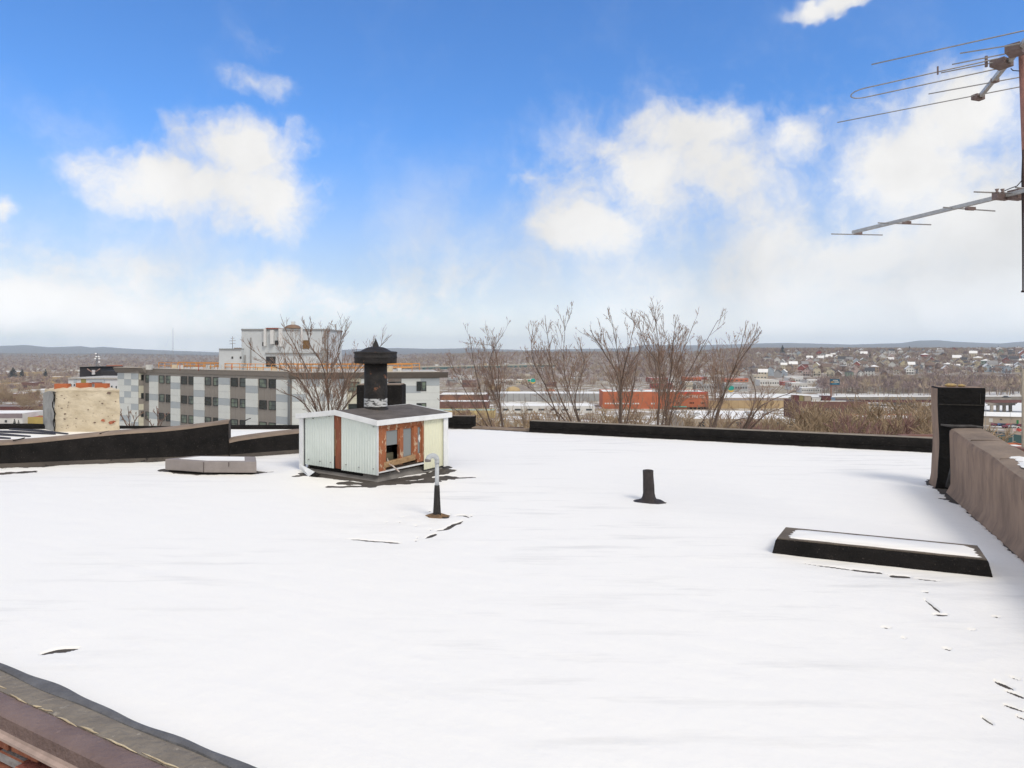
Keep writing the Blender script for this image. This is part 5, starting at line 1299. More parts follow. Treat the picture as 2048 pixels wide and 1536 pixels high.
guided_tree('bare_tree', 'wide bare multi stemmed tree in front of the grey apartment block', [[(641, 850), (625, 800), (590, 750), (548, 732), (492, 690)], [(650, 850), (630, 775), (597, 705), (571, 660)], [(658, 850), (655, 735), (655, 662)], [(662, 850), (690, 770), (676, 705), (692, 660)], [(666, 850), (690, 780), (716, 737), (776, 678)], [(640, 850), (600, 800), (562, 785)], [(660, 850), (648, 740), (620, 690), (616, 655)], [(668, 850), (700, 800), (740, 770), (790, 760)]], 38, 110, rad=.105, dens=.62, rmin=.0085, bud=.0, mats=(M_bark, M_twig))
guided_tree('bare_tree', 'small bare tree between the tan chimney and the grey apartment block', [[(262, 866), (258, 840), (256, 812)], [(262, 866), (248, 840), (240, 822)], [(263, 866), (272, 838), (284, 826)]], 55, 111, rad=.12, dens=.42, rmin=.02, bud=0)
guided_tree('bare_tree', 'small bare reddish tree low against the grey apartment facade', [[(315, 866), (316, 840), (313, 815)], [(315, 866), (325, 842), (334, 830)], [(312, 866), (300, 845), (292, 838)]], 57, 112, rad=.12, dens=.42, rmin=.02, bud=0, mats=(M_bark, M_twig_red))
# free-standing trees: a few prototypes, copied
def proto_tree(seed, h, spread, mats, dens=1.0, rmin=.03, maxl=3, nst=1):
    rnd = random.Random(seed); mt, mc = MB(), MB()
    for s_ in range(nst):
        tr = h*.30; top = Vector((rnd.uniform(-.4, .4), rnd.uniform(-.4, .4), tr)); mt.tube([Vector((0, 0, -1)), Vector((.05, 0, tr*.5)), top], [h*.022, h*.018, h*.015], 6, 0, cap=False)
        nl = rnd.randint(5, 7)
        for k in range(nl):
            a = 2*math.pi*(k+rnd.random()*.6)/nl; tilt = R(rnd.uniform(18, 52))*spread; d = Vector((math.cos(a)*math.sin(tilt), math.sin(a)*math.sin(tilt), math.cos(tilt)))
            twigs(mt, mc, rnd, top-up*rnd.uniform(0, tr*.35), d, h*rnd.uniform(.48, .68), h*.010, 1, maxl, .30, 40, dens, 0, rmin)
    return mt, mc, mats
PROTO = []
def build_proto(mt, mc, mats, label, name='bare_tree'):
    t = thing(name, label, 'tree'); a = mt.build('trunk', mats[0], t); b = mc.build('crown', mats[1], t); return t
def place_tree(proto, x, y, sc, rz, label, group, first):
    if first: o = proto
    else:
        o = proto.copy(); COL.objects.link(o)
        for c in proto.children:
            cc = c.copy(); COL.objects.link(cc); cc.parent = o
    o.location = (x, y, gz(x, y)-.1); o.scale = (sc, sc, sc); o.rotation_euler = (0, 0, rz); o['label'] = label; o['group'] = group
    return o
# ---------------------------------------------------------------- town in the valley
M_wsnow = mat('town_snow_roof', (.87, .86, .84), (.80, .785, .76), .15, .8, c3=(.50, .45, .40), c3at=.68, c3scale=.3)
M_win = glass_mat('far_window', (.04, .045, .05), .3)
def wall_m(name, c, k=.85): return mat(name, c, tuple(v*k for v in c), .25, .9)
def ground_d(py, z=-35.0): return F*(H-z)/(py-HY)
def block(name, label, cat, px0, px1, ytop, ybase, depth, wall, roof=M_wsnow, yaw=0, group=None, par=.4, snow=True, d=None, extra=None, nwin=0, wrow=(.35, .6), wm=None, ww=.5):
    """flat-roofed building: front wall between two photo columns, foot on the land"""
    d = ground_d(ybase) if d is None else d
    x0, x1 = (px0-CX)/F*d, (px1-CX)/F*d; cxm = (x0+x1)/2; w = x1-x0; zg = gz(cxm, d+depth/2)
    zt = H-(ytop-HY)/F*d; zb_ = H-(ybase-HY)/F*d; zb_ = min(zb_, zg)-1.0
    t = thing(name, label, cat, (cxm, d, zb_), group); ca, sa = math.cos(yaw), math.sin(yaw)
    ax = Vector((ca, sa, 0)); ay = Vector((-sa, ca, 0)); o_ = Vector((cxm, d, zb_))-ax*w/2
    m = MB(); m.obox(o_, ax*w, ay*depth, up*(zt-par-zb_), 0)
    for (p, u, v) in ((o_, ax*w, ay*.35), (o_+ay*(depth-.35), ax*w, ay*.35), (o_+ay*.35, ax*.35, ay*(depth-.7)), (o_+ax*(w-.35)+ay*.35, ax*.35, ay*(depth-.7))): m.obox(p+up*(zt-par-zb_), u, v, up*par, 0)
    m.build('wall', wall, t)
    m = MB(); m.obox(o_+ax*.36+ay*.36+up*(zt-par-zb_+.004), ax*(w-.72), ay*(depth-.72), up*.12); m.build('roof', roof, t)
    hh = zt-(H-(ybase-HY)/F*d)
    for k in range(nwin):
        m = MB(); u = (k+.5)/nwin*w; wd = ww*w/nwin; m.obox(o_+ax*(u-wd/2)-ay*.06+up*(zt-zb_-hh*(1-wrow[0])), ax*wd, ay*.05, up*hh*(wrow[1]-wrow[0])); m.build('post' if ww < .1 else 'window', wm or M_win, t)
    t['_o'] = 0; del t['_o']
    return t, o_, ax, ay, zt, hh, d
W = {k: wall_m(k, c) for k, c in dict(brick_orange_wall=(.52, .155, .07), brick_brown_wall=(.20, .105, .085), tan_wall=(.50, .36, .20), cream_wall=(.60, .54, .44), grey_wall=(.40, .40, .40), white_wall=(.70, .69, .67), maroon_wall=(.16, .06, .055), olive_wall=(.33, .28, .13), mauve_wall=(.28, .235, .25), beige_wall=(.48, .40, .32), blue_wall=(.22, .30, .42), red_wall=(.40, .10, .08)).items()}
# orange brick warehouse with pale letters
t, o_, ax, ay, zt, hh, d = block('brick_warehouse', 'long orange brick warehouse with pale lettering at its upper right corner', 'warehouse', 1206, 1415, 783.5, 818, 30, W['brick_orange_wall'], yaw=R(-3))
w_ = (1415-1206)/F*d
m = MB(); m.obox(o_+ax*w_*.70-ay*.12+up*(zt-o_.z-1.1), ax*w_*.298, ay*.1, up*1.12); m.build('red_parapet_band', wall_m('bright_red_band', (.62, .09, .05)), t)
m = MB(); m.obox(o_-ay*.05+up*(zt-o_.z+.003), ax*w_*.70, ay*.8, up*.25); m.build('coping', M_wsnow, t)
def lettering(txt, name, org, ax_, h_, mtl, parent, wid=None, ext=.06):
    cu = bpy.data.curves.new(name, 'FONT'); cu.body = txt; cu.size = h_*1.35; cu.extrude = ext; cu.align_x = 'LEFT'
    o = bpy.data.objects.new(name, cu); COL.objects.link(o); bpy.context.view_layer.update()
    me = bpy.data.meshes.new_from_object(o.evaluated_get(bpy.context.evaluated_depsgraph_get())); bpy.data.objects.remove(o)
    me.name = name; me.materials.clear(); me.materials.append(mtl); r = bpy.data.objects.new(name, me); COL.objects.link(r)
    xs = [v.co.x for v in me.vertices]; w0 = max(xs)-min(xs)
    if wid:
        for v in me.vertices: v.co.x = (v.co.x-min(xs))*wid/w0
    for v in me.vertices:
        p = Vector(org)+ax_*v.co.x+up*v.co.y-Vector((-ax_.y, ax_.x, 0))*v.co.z; v.co = p
    me.update(); r.parent = parent; wl = Vector(); q = parent
    while q is not None: wl += q.location; q = q.parent
    r.location = -wl
    return r
M_letter = mat('pale_letters', (.70, .66, .58), rough=.7)
lettering('STORE TIRE CO.', 'lettering', o_+ax*w_*.735-ay*.15+up*(zt-o_.z-3.9), ax, 1.75, M_letter, t, wid=w_*.235)
m = MB()
for k in range(14): m.obox(o_+ax*w_*(.02+.024*k)-ay*.1+up*(zt-o_.z-hh*.73), ax*w_*.015, ay*.08, up*.9)
for k in range(2): m.obox(o_+ax*w_*(.46+.022*k)-ay*.1+up*(zt-o_.z-hh*.73), ax*w_*.014, ay*.08, up*1.0)
build_split(m, 'window', W['white_wall'], t)
m = MB()
for k in (.62, .635, .70, .72, .825, .84, .855, .93, .945, .96): m.obox(o_+ax*w_*k-ay*.1+up*(zt-o_.z-hh*.68), ax*w_*.010, ay*.08, up*.9)
m.obox(o_+ax*w_*.80-ay*.6+up*(zt-o_.z-hh*1.0), ax*w_*.09, ay*.55, up*1.3); m.obox(o_+ax*w_*.90-ay*.6+up*(zt-o_.z-hh*1.0), ax*w_*.095, ay*.55, up*1.5); build_split(m, 'opening', M_dark, t)
m = MB(); m.obox(o_+ax*w_*.66-ay*1.2+up*(zt-o_.z-hh*.88), ax*w_*.135, ay*1.1, up*.5); m.build('teal_awning', mat('teal_awning', (.12, .50, .40), rough=.7), t)
m = MB(); rnd = random.Random(5)
for k in range(14): 
    m.cbox(o_+ax*w_*rnd.uniform(.1, .95)+ay*rnd.uniform(2, 14)+up*(zt-o_.z-.3), rnd.uniform(1, 4), 2, rnd.uniform(.7, 1.8), 0, rnd.choice([0, 1]))
build_split(m, 'roof_unit', [W['white_wall'], W['grey_wall']], t)
block('tan_hall', 'low orange tan hall right of the orange warehouse', 'building', 1417, 1602, 801, 817, 26, W['tan_wall'], wall_m('brown_felt', (.28, .22, .18)), nwin=14, wrow=(0.0, 1.0), wm=wall_m('tan_joint', (.36, .24, .13)), ww=.035)
t, o_, ax, ay, zt, hh, d = block('brown_mill', 'dark brown brick mill with cluttered white edged roof', 'building', 1599, 1735, 803, 848, 22, W['brick_brown_wall'], wall_m('dark_felt', (.13, .10, .09)), yaw=R(-2), nwin=11, wrow=(.45, .7))
w_ = (1735-1599)/F*d
m = MB(); m.obox(o_+ax*w_*.18-ay*.1+up*(zt-o_.z+.003), ax*w_*.5, ay*.5, up*.35); m.build('white_edge', M_wsnow, t)
for nm, u, w2, h2, mt_ in (('roof_hut', .0, .075, 2.6, 'maroon_wall'), ('roof_shed', .08, .065, 2.4, 'olive_wall'), ('roof_shed', .155, .10, 2.2, 'beige_wall'), ('roof_sign', .27, .13, 1.7, 'white_wall'), ('roof_hut', .42, .13, 2.2, 'maroon_wall'), ('roof_tank', .55, .06, 1.3, 'blue_wall')):
    m = MB(); m.obox(o_+ax*w_*u+ay*7+up*(zt-o_.z-.3), ax*w_*w2, ay*4, up*(h2+.3)); m.obox(o_+ax*(w_*u-.15)+ay*6.85+up*(zt-o_.z+h2), ax*(w_*w2+.3), ay*4.3, up*.15); m.build(nm, W[mt_], t)
t, o_, ax, ay, zt, hh, d = block('cream_factory', 'nearest low cream factory with broad snowy roof below the leaning trees', 'building', 1368, 1588, 838, 882, 46, W['beige_wall'], nwin=9, wrow=(.55, .85), yaw=R(-4))
w_ = (1588-1368)/F*d
m = MB(); m.obox(o_+ax*w_*.88-ay*.15+up*(zt-o_.z-hh*.9), ax*w_*.12, ay*.12, up*hh*.9); m.build('white_end_wall', W['white_wall'], t)
m = MB(); rnd = random.Random(6)
for k in range(9): m.cbox(o_+ax*w_*rnd.uniform(.05, .95)+ay*rnd.uniform(6, 38)+up*(zt-o_.z-.3), rnd.uniform(1, 3), 1.6, rnd.uniform(.6, 1.3), 0, 0)
build_split(m, 'roof_unit', W['grey_wall'], t)
# parked car by the brown mill
def car(name, label, pos, rz, col, sc=1.0, van=False, group='cars parked in the valley'):
    t = thing(name, label, 'van' if van else 'car', tuple(pos), group); m = MB(); L_, w2 = 4.5, 1.8
    prof = [(-2.2, .35), (2.2, .35), (2.25, .7), (2.0, .88), (1.0, .98), (.35, 1.45), (-1.2, 1.48), (-1.85, 1.05), (-2.25, .95)] if not van else [(-2.5, .35), (2.4, .35), (2.5, .9), (2.2, 1.2), (1.7, 2.0), (-2.5, 2.05)]
    n = len(prof); ca, sa = math.cos(rz)*sc, math.sin(rz)*sc
    def q(x, y, z): return Vector(pos)+Vector((ca*x-sa*y, sa*x+ca*y, z*sc))
    m.add([q(x, -w2/2, z) for x, z in prof]+[q(x, w2/2, z) for x, z in prof], [tuple(range(n)), tuple(range(n, 2*n))[::-1]]+[(i_, n+i_, n+(i_+1) % n, (i_+1) % n) for i_ in range(n)], 0)
    m.build('body', col, t, bevel=.06*sc, bseg=1)
    m = MB()
    for y in (-w2/2-.01, w2/2+.01):
        if van: vs_ = [q(1.6, y, 1.15), q(2.0, y, 1.2), q(1.6, y, 1.85), q(.6, y, 1.85), q(.6, y, 1.2)]
        else: vs_ = [q(.85, y, 1.0), q(.3, y, 1.38), q(-1.15, y, 1.40), q(-1.6, y, 1.05)]
        m.add(vs_, [tuple(range(len(vs_)))])
    m.build('window', M_win, t)
    for x in (-1.4, 1.4):
        for y in (-w2/2, w2/2):
            m = MB(); m.tube([q(x, y-.12, .33), q(x, y+.12, .33)], .33*sc, 12); m.build('wheel', M_dark, t)
    return t
CAR = {k: mat('car_'+k, c, rough=.3, spec=.5) for k, c in dict(white=(.7, .7, .7), black=(.02, .022, .03), red=(.38, .03, .03), blue=(.05, .10, .25), silver=(.45, .46, .48), maroon=(.2, .04, .05), green=(.03, .10, .08)).items()}
def gpos(px, py, dz=0): 
    d = ground_d(py); return Vector(((px-CX)/F*d, d, gz((px-CX)/F*d, d)+dz))
car('parked_van', 'white van parked before the tan hall near the brown mill', gpos(1586, 821.5), .2, CAR['white'], 1.15, True)
car('parked_car', 'dark green car parked beside the left corner of the brown mill', gpos(1592, 827), .1, CAR['green'], 1.1)
car('parked_car', 'silver car parked just left of the dark green car', gpos(1578, 827.5), .15, CAR['silver'], 1.1)
# long grey shed with posts and snow roof, arched hall, yellow shed
block('post_shed', 'long pale grey shed divided by dark posts behind the leaning trees', 'warehouse', 986, 1206, 787, 803, 30, W['grey_wall'], nwin=19, wrow=(0, 1), wm=wall_m('dark_post', (.12, .10, .10)), ww=.05)
t, o_, ax, ay, zt, hh, d = block('arched_hall', 'brown hall with two arched ends right of the apartment block', 'building', 879, 976, 788, 800.5, 25, W['brick_brown_wall'])
for k in (0, 1):
    c = o_+ax*(7+k*13.5)-ay*.3+up*(zt-o_.z-5.2); m = MB(); n = 14; vs_ = [c+ax*6.3*math.cos(a)+up*4.6*math.sin(a) for a in [math.pi*j/n for j in range(n+1)]]
    m.add(vs_+[v+ay*.25 for v in vs_], [tuple(range(n+1))]+[(j, j+1, n+2+j, n+1+j) for j in range(n)]); m.build('arch', wall_m('rust_arch', (.30, .15, .09)), t)
m = MB(); m.obox(o_-ay*.5+up*(zt-o_.z-.6), ax*36, ay*.4, up*.6); m.build('white_fascia', M_wsnow, t)
block('yellow_shed', 'long low yellow shed partly hidden behind the shed roof and saplings', 'building', 868, 990, 821, 836, 14, wall_m('straw_wall', (.55, .43, .20)), wall_m('teal_roof', (.36, .48, .42)))
block('plain_shed', 'plain mauve brick shed below the arched hall', 'building', 875, 978, 803, 818, 16, W['brick_brown_wall'])
block('white_depot', 'white depot with broad snowy roof below the grey post shed', 'building', 1000, 1190, 812, 826, 26, W['white_wall'], nwin=8)
# salt domes
def dome(label, px0, px1, ytop, ybase, c, name='salt_dome'):
    d = ground_d(ybase); r_ = (px1-px0)/2/F*d; h_ = (ybase-ytop)/F*d; cx_ = ((px0+px1)/2-CX)/F*d; m = MB()
    m.lathe((cx_, d+r_, gz(cx_, d+r_)-.5), [(r_, 0), (r_*.98, h_*.3), (r_*.86, h_*.62), (r_*.62, h_*.86), (r_*.3, h_*.98), (.01, h_+.5)], 24, 0)
    o = m.build(name, wall_m('dome_'+str(px0), c), loc=(cx_, d+r_, gz(cx_, d+r_))); tag(o, label, 'storage dome')
dome('larger tan storage dome with smooth rounded top beyond the grey post shed', 1011, 1041, 773, 783, (.50, .36, .18)); dome('smaller pale tan storage dome left of the larger tan dome', 975, 993, 768, 779, (.56, .46, .28)); dome('brown storage dome tucked against the smaller pale dome', 993, 1003, 769, 778, (.36, .24, .13)); dome('rust orange heap right of the tan dome', 1090, 1112, 777.5, 783, (.45, .19, .10), 'gravel_heap')
# petrol station signs: teal disc with yellow swoosh
def gsign(label, px, py, d, s):
    c = dp(px, py, d); zg = gz(c.x, d); t = thing('pole_sign', label, 'sign', (c.x, d, zg)); m = MB(); m.tube([Vector((c.x, d, zg)), c], .18, 6); m.build('pole', W['grey_wall'], t)
    m = MB(); n = 20
    vs_ = [c+Vector((s*math.cos(2*math.pi*k/n), -.2, s*.95*math.sin(2*math.pi*k/n))) for k in range(n)]; m.add(vs_+[v+Vector((0, .4, 0)) for v in vs_], [tuple(range(n))[::-1], tuple(range(n, 2*n))]+[(k, (k+1) % n, n+(k+1) % n, n+k) for k in range(n)]); m.build('disc', mat('teal_sign', (.02, .36, .30), rough=.5), t)
    m = MB(); vs_ = [c+Vector((s*1.05*math.cos(a), -.26, s*math.sin(a)-.15*s)) for a in [math.pi+math.pi*k/10 for k in range(11)]]+[c+Vector((s*.9*math.cos(a), -.26, s*.35*math.sin(a)-.35*s)) for a in [2*math.pi-math.pi*k/10 for k in range(11)]]
    m.add(vs_, [tuple(range(22))]); m.add([v+Vector((0, .04, 0)) for v in vs_], [tuple(range(22))[::-1]]); m.build('swoosh', mat('yellow_sign', (.85, .50, .03), rough=.5), t)
    m = MB(); m.obox(c+Vector((-s*2.1, -.1, -s*.3)), (s*.95, 0, 0), (0, .2, 0), up*s*.8); m.build('side_panel', mat('green_sign', (.04, .30, .16), rough=.5), t)
gsign('round teal sign with yellow swoosh beyond the tan domes', 1066, 761.5, 640, 2.3); gsign('round teal sign with yellow swoosh right of the orange warehouse', 1462, 777, 500, 2.2)
# billboard
d = 430; t = thing('billboard', 'dark blue roadside billboard with white and orange writing on a brown pole', 'billboard', tuple(gpos(1662, 800)))
a, b = dp(1660.5, 770, d), dp(1679.5, 770, d); tp = dp(1660, 758, d); zg = gz(a.x, d); w_ = b.x-a.x; h_ = tp.z-a.z
m = MB(); m.obox(a, (w_, 0, 0), (0, .5, 0), up*h_); m.build('panel', mat('billboard_blue', (.02, .10, .17), (.02, .08, .13), .5, .5), t)
m = MB(); m.tube([Vector((a.x+.6, d+.3, zg)), Vector((a.x+.6, d+.3, a.z))], .5, 10); m.obox(a+Vector((-.2, -.3, -.5)), (w_+.4, 0, 0), (0, 1, 0), up*.4); m.build('pole', mat('brown_pole', (.22, .12, .09), rough=.8), t)
rnd = random.Random(8); wm_ = MB(); om_ = MB(); bm_ = MB()
for (mb_, x0, x1, z0, hh_, n_) in ((wm_, .30, .80, .70, .13, 7), (om_, .05, .38, .40, .17, 5), (wm_, .42, .93, .40, .17, 8), (bm_, .22, .74, .14, .08, 9)):
    for k in range(n_):
        u0 = lerp(x0, x1, k/n_); mb_.obox(a+Vector((w_*u0, -.08, h_*(z0+rnd.uniform(0, .02)))), (w_*(x1-x0)/n_*rnd.uniform(.6, .85), 0, 0), (0, .07, 0), up*h_*hh_*rnd.uniform(.8, 1.05))
wm_.build('lettering', M_letter, t); om_.build('lettering', mat('orange_letters', (.75, .38, .05), rough=.7), t); bm_.build('lettering', mat('blue_letters', (.2, .5, .65), rough=.7), t)
# green steel bridge far off, with lorries
br = thing('steel_bridge', 'long green steel girder bridge crossing the valley below the wooded ridge', 'bridge', (-100, 1250, -35))
def bpt(px, py, d): return dp(px, py, d)
A, B = bpt(560, 739.0, 1050), bpt(1112, 728.0, 1420); dv = (B-A); L_ = dv.length; dvn = dv.normalized(); nv = Vector((dvn.y, -dvn.x, 0)).normalized()
M_gst = mat('green_steel', (.085, .17, .165), (.065, .13, .13), .2, .7)
m = MB(); m.obox(A-nv*0-up*1.4, dv, -nv*14, up*1.0, 1); m.obox(A+nv*.1-up*5.6, dv, -nv*.6, up*.7, 0); m.obox(A+nv*.1-up*2.1, dv, -nv*.6, up*.7, 0); m.obox(A-nv*.5-up*5, dv, -nv*12, up*3.4, 0)
k = 0
while k*9 < L_-9:
    p0 = A+dvn*k*9+nv*.15; m.tube([p0-up*5.2, p0+dvn*4.5-up*1.8], .35, 4); m.tube([p0+dvn*4.5-up*1.8, p0+dvn*9-up*5.2], .35, 4); k += 1
m.obox(A+nv*.05-up*.4, dv, -nv*.3, up*1.3, 1)
m.build('girder', [M_gst, wall_m('bridge_parapet', (.50, .46, .38))], br)
for k in range(1, 9):
    p0 = A+dv*(k/9)-nv*7; zg = gz(p0.x, p0.y); m = MB(); m.obox(Vector((p0.x-1.2, p0.y-5, zg-1)), (2.4, 0, 0), (0, 10, 0), up*(p0.z-4.5-zg)); m.build('pier', W['grey_wall'], br)
for k, (px, c, L2, lab) in enumerate(((1013, 'white', 10, 'long white lorry on the green bridge, leftmost of the three'), (1047, 'silver', 9, 'pale grey lorry in the middle of the green bridge traffic'), (1059, 'beige', 9, 'beige lorry on the green bridge, nearest its right end'), (972, 'tan', 6, 'small tan van crossing the left half of the green bridge'), (874, 'white', 6, 'small white van on the green bridge beside the apartment block'))):
    lo_ = 0.; hi_ = 1.
    for _ in range(40):
        u = (lo_+hi_)/2; q = A+dv*u
        if q.x/q.y*F+CX < px: lo_ = u
        else: hi_ = u
    q = A+dv*u-nv*5; t = thing('lorry' if L2 > 7 else 'van', lab, 'lorry' if L2 > 7 else 'van', tuple(q-up*.4), 'traffic on the green bridge'); mt_ = {'white': W['white_wall'], 'silver': W['grey_wall'], 'beige': W['cream_wall'], 'tan': W['tan_wall']}[c]
    m = MB(); m.obox(q+up*.8-up*.4, dvn*L2, -nv*2.6, up*3.2); m.build('box', mt_, t); m = MB(); m.obox(q+dvn*(L2+.3)+up*.4, dvn*2.2, -nv*2.4, up*2.3); m.obox(q+dvn*(L2+.5)+nv*.02+up*1.5, dvn*1.2, -nv*.1, up*.9); m.build('cab', W['white_wall'] if c != 'white' else W['grey_wall'], t)
# viaduct with four columns at the right
va = thing('viaduct', 'concrete road viaduct with brown girders on four columns at the far right', 'bridge', (300, 410, -35))
M_conc = mat('old_concrete', (.36, .32, .27), (.27, .24, .21), .4, .9, c3=(.18, .15, .14), c3at=.64, c3scale=.9); M_girder = mat('rust_girder', (.27, .13, .115), (.2, .095, .085), .5, .8)
A, B = dp(1560, 799.5, 520), dp(2230, 799.5, 385); dv = B-A; nv = Vector((dv.y, -dv.x, 0)).normalized()
m = MB(); m.obox(A, dv, -nv*16, up*.5, 0); m.obox(A+up*.5, dv, -nv*.4, up*.8, 0); m.obox(A-nv*15.6+up*.5, dv, -nv*.4, up*.8, 0); m.build('deck', M_conc, va)
m = MB()
for k in range(5): m.obox(A-nv*(.8+k*3.5)-up*1.9, dv, -nv*.5, up*1.88, 0)
build_split(m, 'girder', M_girder, va)
for u0 in (.70, .40, .90):
    c = A+dv*u0; sk = Vector((1.0, .12, 0)).normalized(); zc = c.z-2.0; m = MB()
    m.obox(c+Vector((-2.2, -.6, -3.6)), sk*18.0, Vector((0, 1.6, 0)), up*1.6)
    m.obox(c+Vector((-3.4, -.7, -2.6)), sk*20.4, Vector((0, 1.8, 0)), up*.62); m.build('pier_cap', M_conc, va)
    for k in range(4):
        m = MB(); q = c+sk*(-.2+k*4.3)+Vector((-.9, .25, 0)); m.tube([Vector((q.x+.9, q.y, -36.5)), Vector((q.x+.9, q.y, zc-1.6))], [.95, .95], 14); m.build('column', M_conc, va)
q = A+dv*.735-nv*5; o = car('car_on_viaduct', 'dark car driving on the viaduct near the tan pole', (q.x, q.y, q.z+.5), math.atan2(dv.y, dv.x), CAR['black'], 1.1, group='cars parked in the valley'); del o['group']
# beige metal building below the viaduct, with cars
dB = 352; t = thing('metal_shop', 'beige metal workshop with white roof, white garage door and green door', 'building', tuple(dp(2010, 849, dB)))
a, b = dp(1966, 850, dB), dp(2062, 852.5, dB-6); zt = dp(1966, 832, dB).z; wv = b-a; wv.z = 0; zb_ = gz(a.x, dB)-.5; dn = Vector((-wv.y, wv.x, 0)).normalized(); rdg = 3.2
m = MB(); m.prism([tuple(a)[:2], tuple(b)[:2], tuple(b+dn*16)[:2], tuple(a+dn*16)[:2]], zb_, zt); m.build('wall', W['beige_wall'], t)
m = MB(); e = up*.02; al, bl = Vector((a.x, a.y, zt))-dn*.5-wv*.01, Vector((b.x, b.y, zt))-dn*.5+wv*.01; ar, br_ = al+dn*8.5+up*1.6, bl+dn*8.5+up*1.6; ac, bc = al+dn*17, bl+dn*17
m.add([al+e, bl+e, br_+e, ar+e, ac+e, bc+e], [(0, 1, 2, 3), (3, 2, 5, 4), (0, 3, 4), (1, 5, 2)]); m.build('roof', M_wsnow, t)
wn_ = wv.normalized()
def onw(px0, px1, y0, y1, name, mt_):
    m = MB(); u0, u1 = pl_int(px0, a, b), pl_int(px1, a, b); p0, p1 = a+wv*u0, a+wv*u1; z0 = H-(y1-HY)/F*p0.y; z1 = H-(y0-HY)/F*p0.y
    m.obox(Vector((p0.x, p0.y, z0))-dn*.08, Vector((p1.x-p0.x, p1.y-p0.y, 0)), dn*.06, up*(z1-z0)); m.build(name, mt_, t)
onw(1978, 1985.5, 836.5, 844, 'garage_door', W['white_wall']); onw(2033, 2037.3, 840, 848, 'green_door', mat('green_door', (.02, .22, .07), rough=.6)); onw(2000, 2004, 837.5, 840, 'window', M_win); onw(2022.5, 2024, 837.5, 838.5, 'window', M_win)
for px, c, lab in ((1990, 'maroon', 'dark maroon car, leftmost in front of the beige workshop'), (2003, 'blue', 'dark blue car between the maroon and black cars by the workshop'), (2010, 'black', 'black car in the middle of the row before the workshop'), (2018, 'red', 'left of two red cars before the workshop'), (2024.5, 'red', 'right of two red cars before the workshop'), (2031, 'black', 'black car just left of the green workshop door'), (2042, 'maroon', 'maroon car, rightmost before the workshop')):
    car('parked_car', lab, (lambda q: (q.x, q.y, gz(q.x, q.y)))(gpos(px, 852+ (px-2000)*.03)), -.1 if px % 2 else .1, CAR[c], .95)
for px, c, lab in ((2014, 'maroon', 'maroon car in the front row behind the dark sheds'), (2022, 'silver', 'silver car in the front row behind the dark sheds'), (2029, 'white', 'white car in the front row behind the dark sheds')):
    car('parked_car', lab, (lambda q: (q.x, q.y, gz(q.x, q.y)))(gpos(px, 856)), .05, CAR[c], .95)
# dark roofed sheds, banner, lamp posts, brick yard walls
dS = 250
block('dark_shed', 'long dark slate roofed shed below the beige workshop', 'shed', 1970, 2046, 871, 888, 22, wall_m('teal_shed', (.055, .11, .11)), wall_m('dark_slate_sheet', (.075, .085, .105)), d=dS, yaw=R(4))
block('olive_shed', 'small grey green lean-to left of the long dark shed', 'shed', 1966, 2000, 866, 876, 10, wall_m('olive_grey', (.14, .15, .12)), wall_m('grey_sheet', (.20, .20, .21)), d=282)
t = thing('banner', 'red and white patterned banner on a pole beside the tan pole', 'banner', tuple(dp(2034, 875, 235))); a = dp(2026, 863, 235); m = MB(); vs_ = []
for k in range(13): 
    u = k/12; x = a.x+u*3.4; y = 235+.25*math.sin(u*9); vs_ += [(x, y, a.z+.1*math.sin(u*5)), (x, y, a.z+1.0+.15*math.sin(u*5))]
m.add(vs_, [(2*k, 2*k+2, 2*k+3, 2*k+1) for k in range(12)], 0, True); m.add([(v[0], v[1]+.02, v[2]) for v in vs_], [(2*k, 2*k+1, 2*k+3, 2*k+2) for k in range(12)], 0, True); m.build('cloth', mat('banner_cloth', (.62, .50, .50), (.50, .07, .06), .9, .8, lo=.47, hi=.53), t); m = MB(); m.tube([Vector((a.x, 235, gz(a.x, 235)-.3)), Vector((a.x, 235, a.z+1.2))], .06, 6); m.build('pole', W['white_wall'], t)
for k, (px, y0, y1, d, lab) in enumerate(((1995.5, 857, 880, 240, 'white lamp post standing before the long dark shed'), (1971.5, 812, 872, 220, 'thin grey lamp post right of the black chimney stub'), (2020.5, 824, 850, 330, 'thin grey lamp post before the beige workshop'))):
    c = dp(px, y0, d); zg = gz(c.x, d); t = thing('lamp_post', lab, 'lamp post', (c.x, d, zg), 'lamp posts in the valley'); m = MB(); m.tube([Vector((c.x, d, zg-.2)), c, c+Vector((.3, -.1, .15))], [.10, .07, .05], 6); m.build('pole', W['white_wall'] if k == 0 else W['grey_wall'], t); m = MB(); m.cbox(c+Vector((.55, -.1, .08)), .7, .25, .12); m.build('lamp_head', W['grey_wall'], t)
block('brick_yard_wall', 'low red brick outbuilding with snowy roof beyond the right parapet', 'outbuilding', 2026, 2075, 893, 905, 5, W['brick_orange_wall'], d=120)
block('snowy_rowhouse', 'snow covered row house roof with dark party walls beyond the right parapet', 'house', 1985, 2120, 909, 965, 9, W['brick_brown_wall'], M_snow, d=36)
block('snowy_rowhouse', 'nearer snow covered row house roof beyond the right parapet', 'house', 2000, 2140, 925, 1000, 5, W['brick_brown_wall'], M_snow, d=29)
c = dp(2046.7, 738, 60); p = MB(); p.tube([Vector((c.x, 60, gz(c.x, 60)-.5)), dp(2047, 738, 60)], [.17, .13], 10); o = p.build('utility_pole', mat('weathered_pole', (.45, .40, .32), (.30, .26, .21), 3, .9, .5, 12, stretch=(3, 3, .6))); tag(o, 'weathered tan utility pole at the right edge beyond the parapet', 'pole')
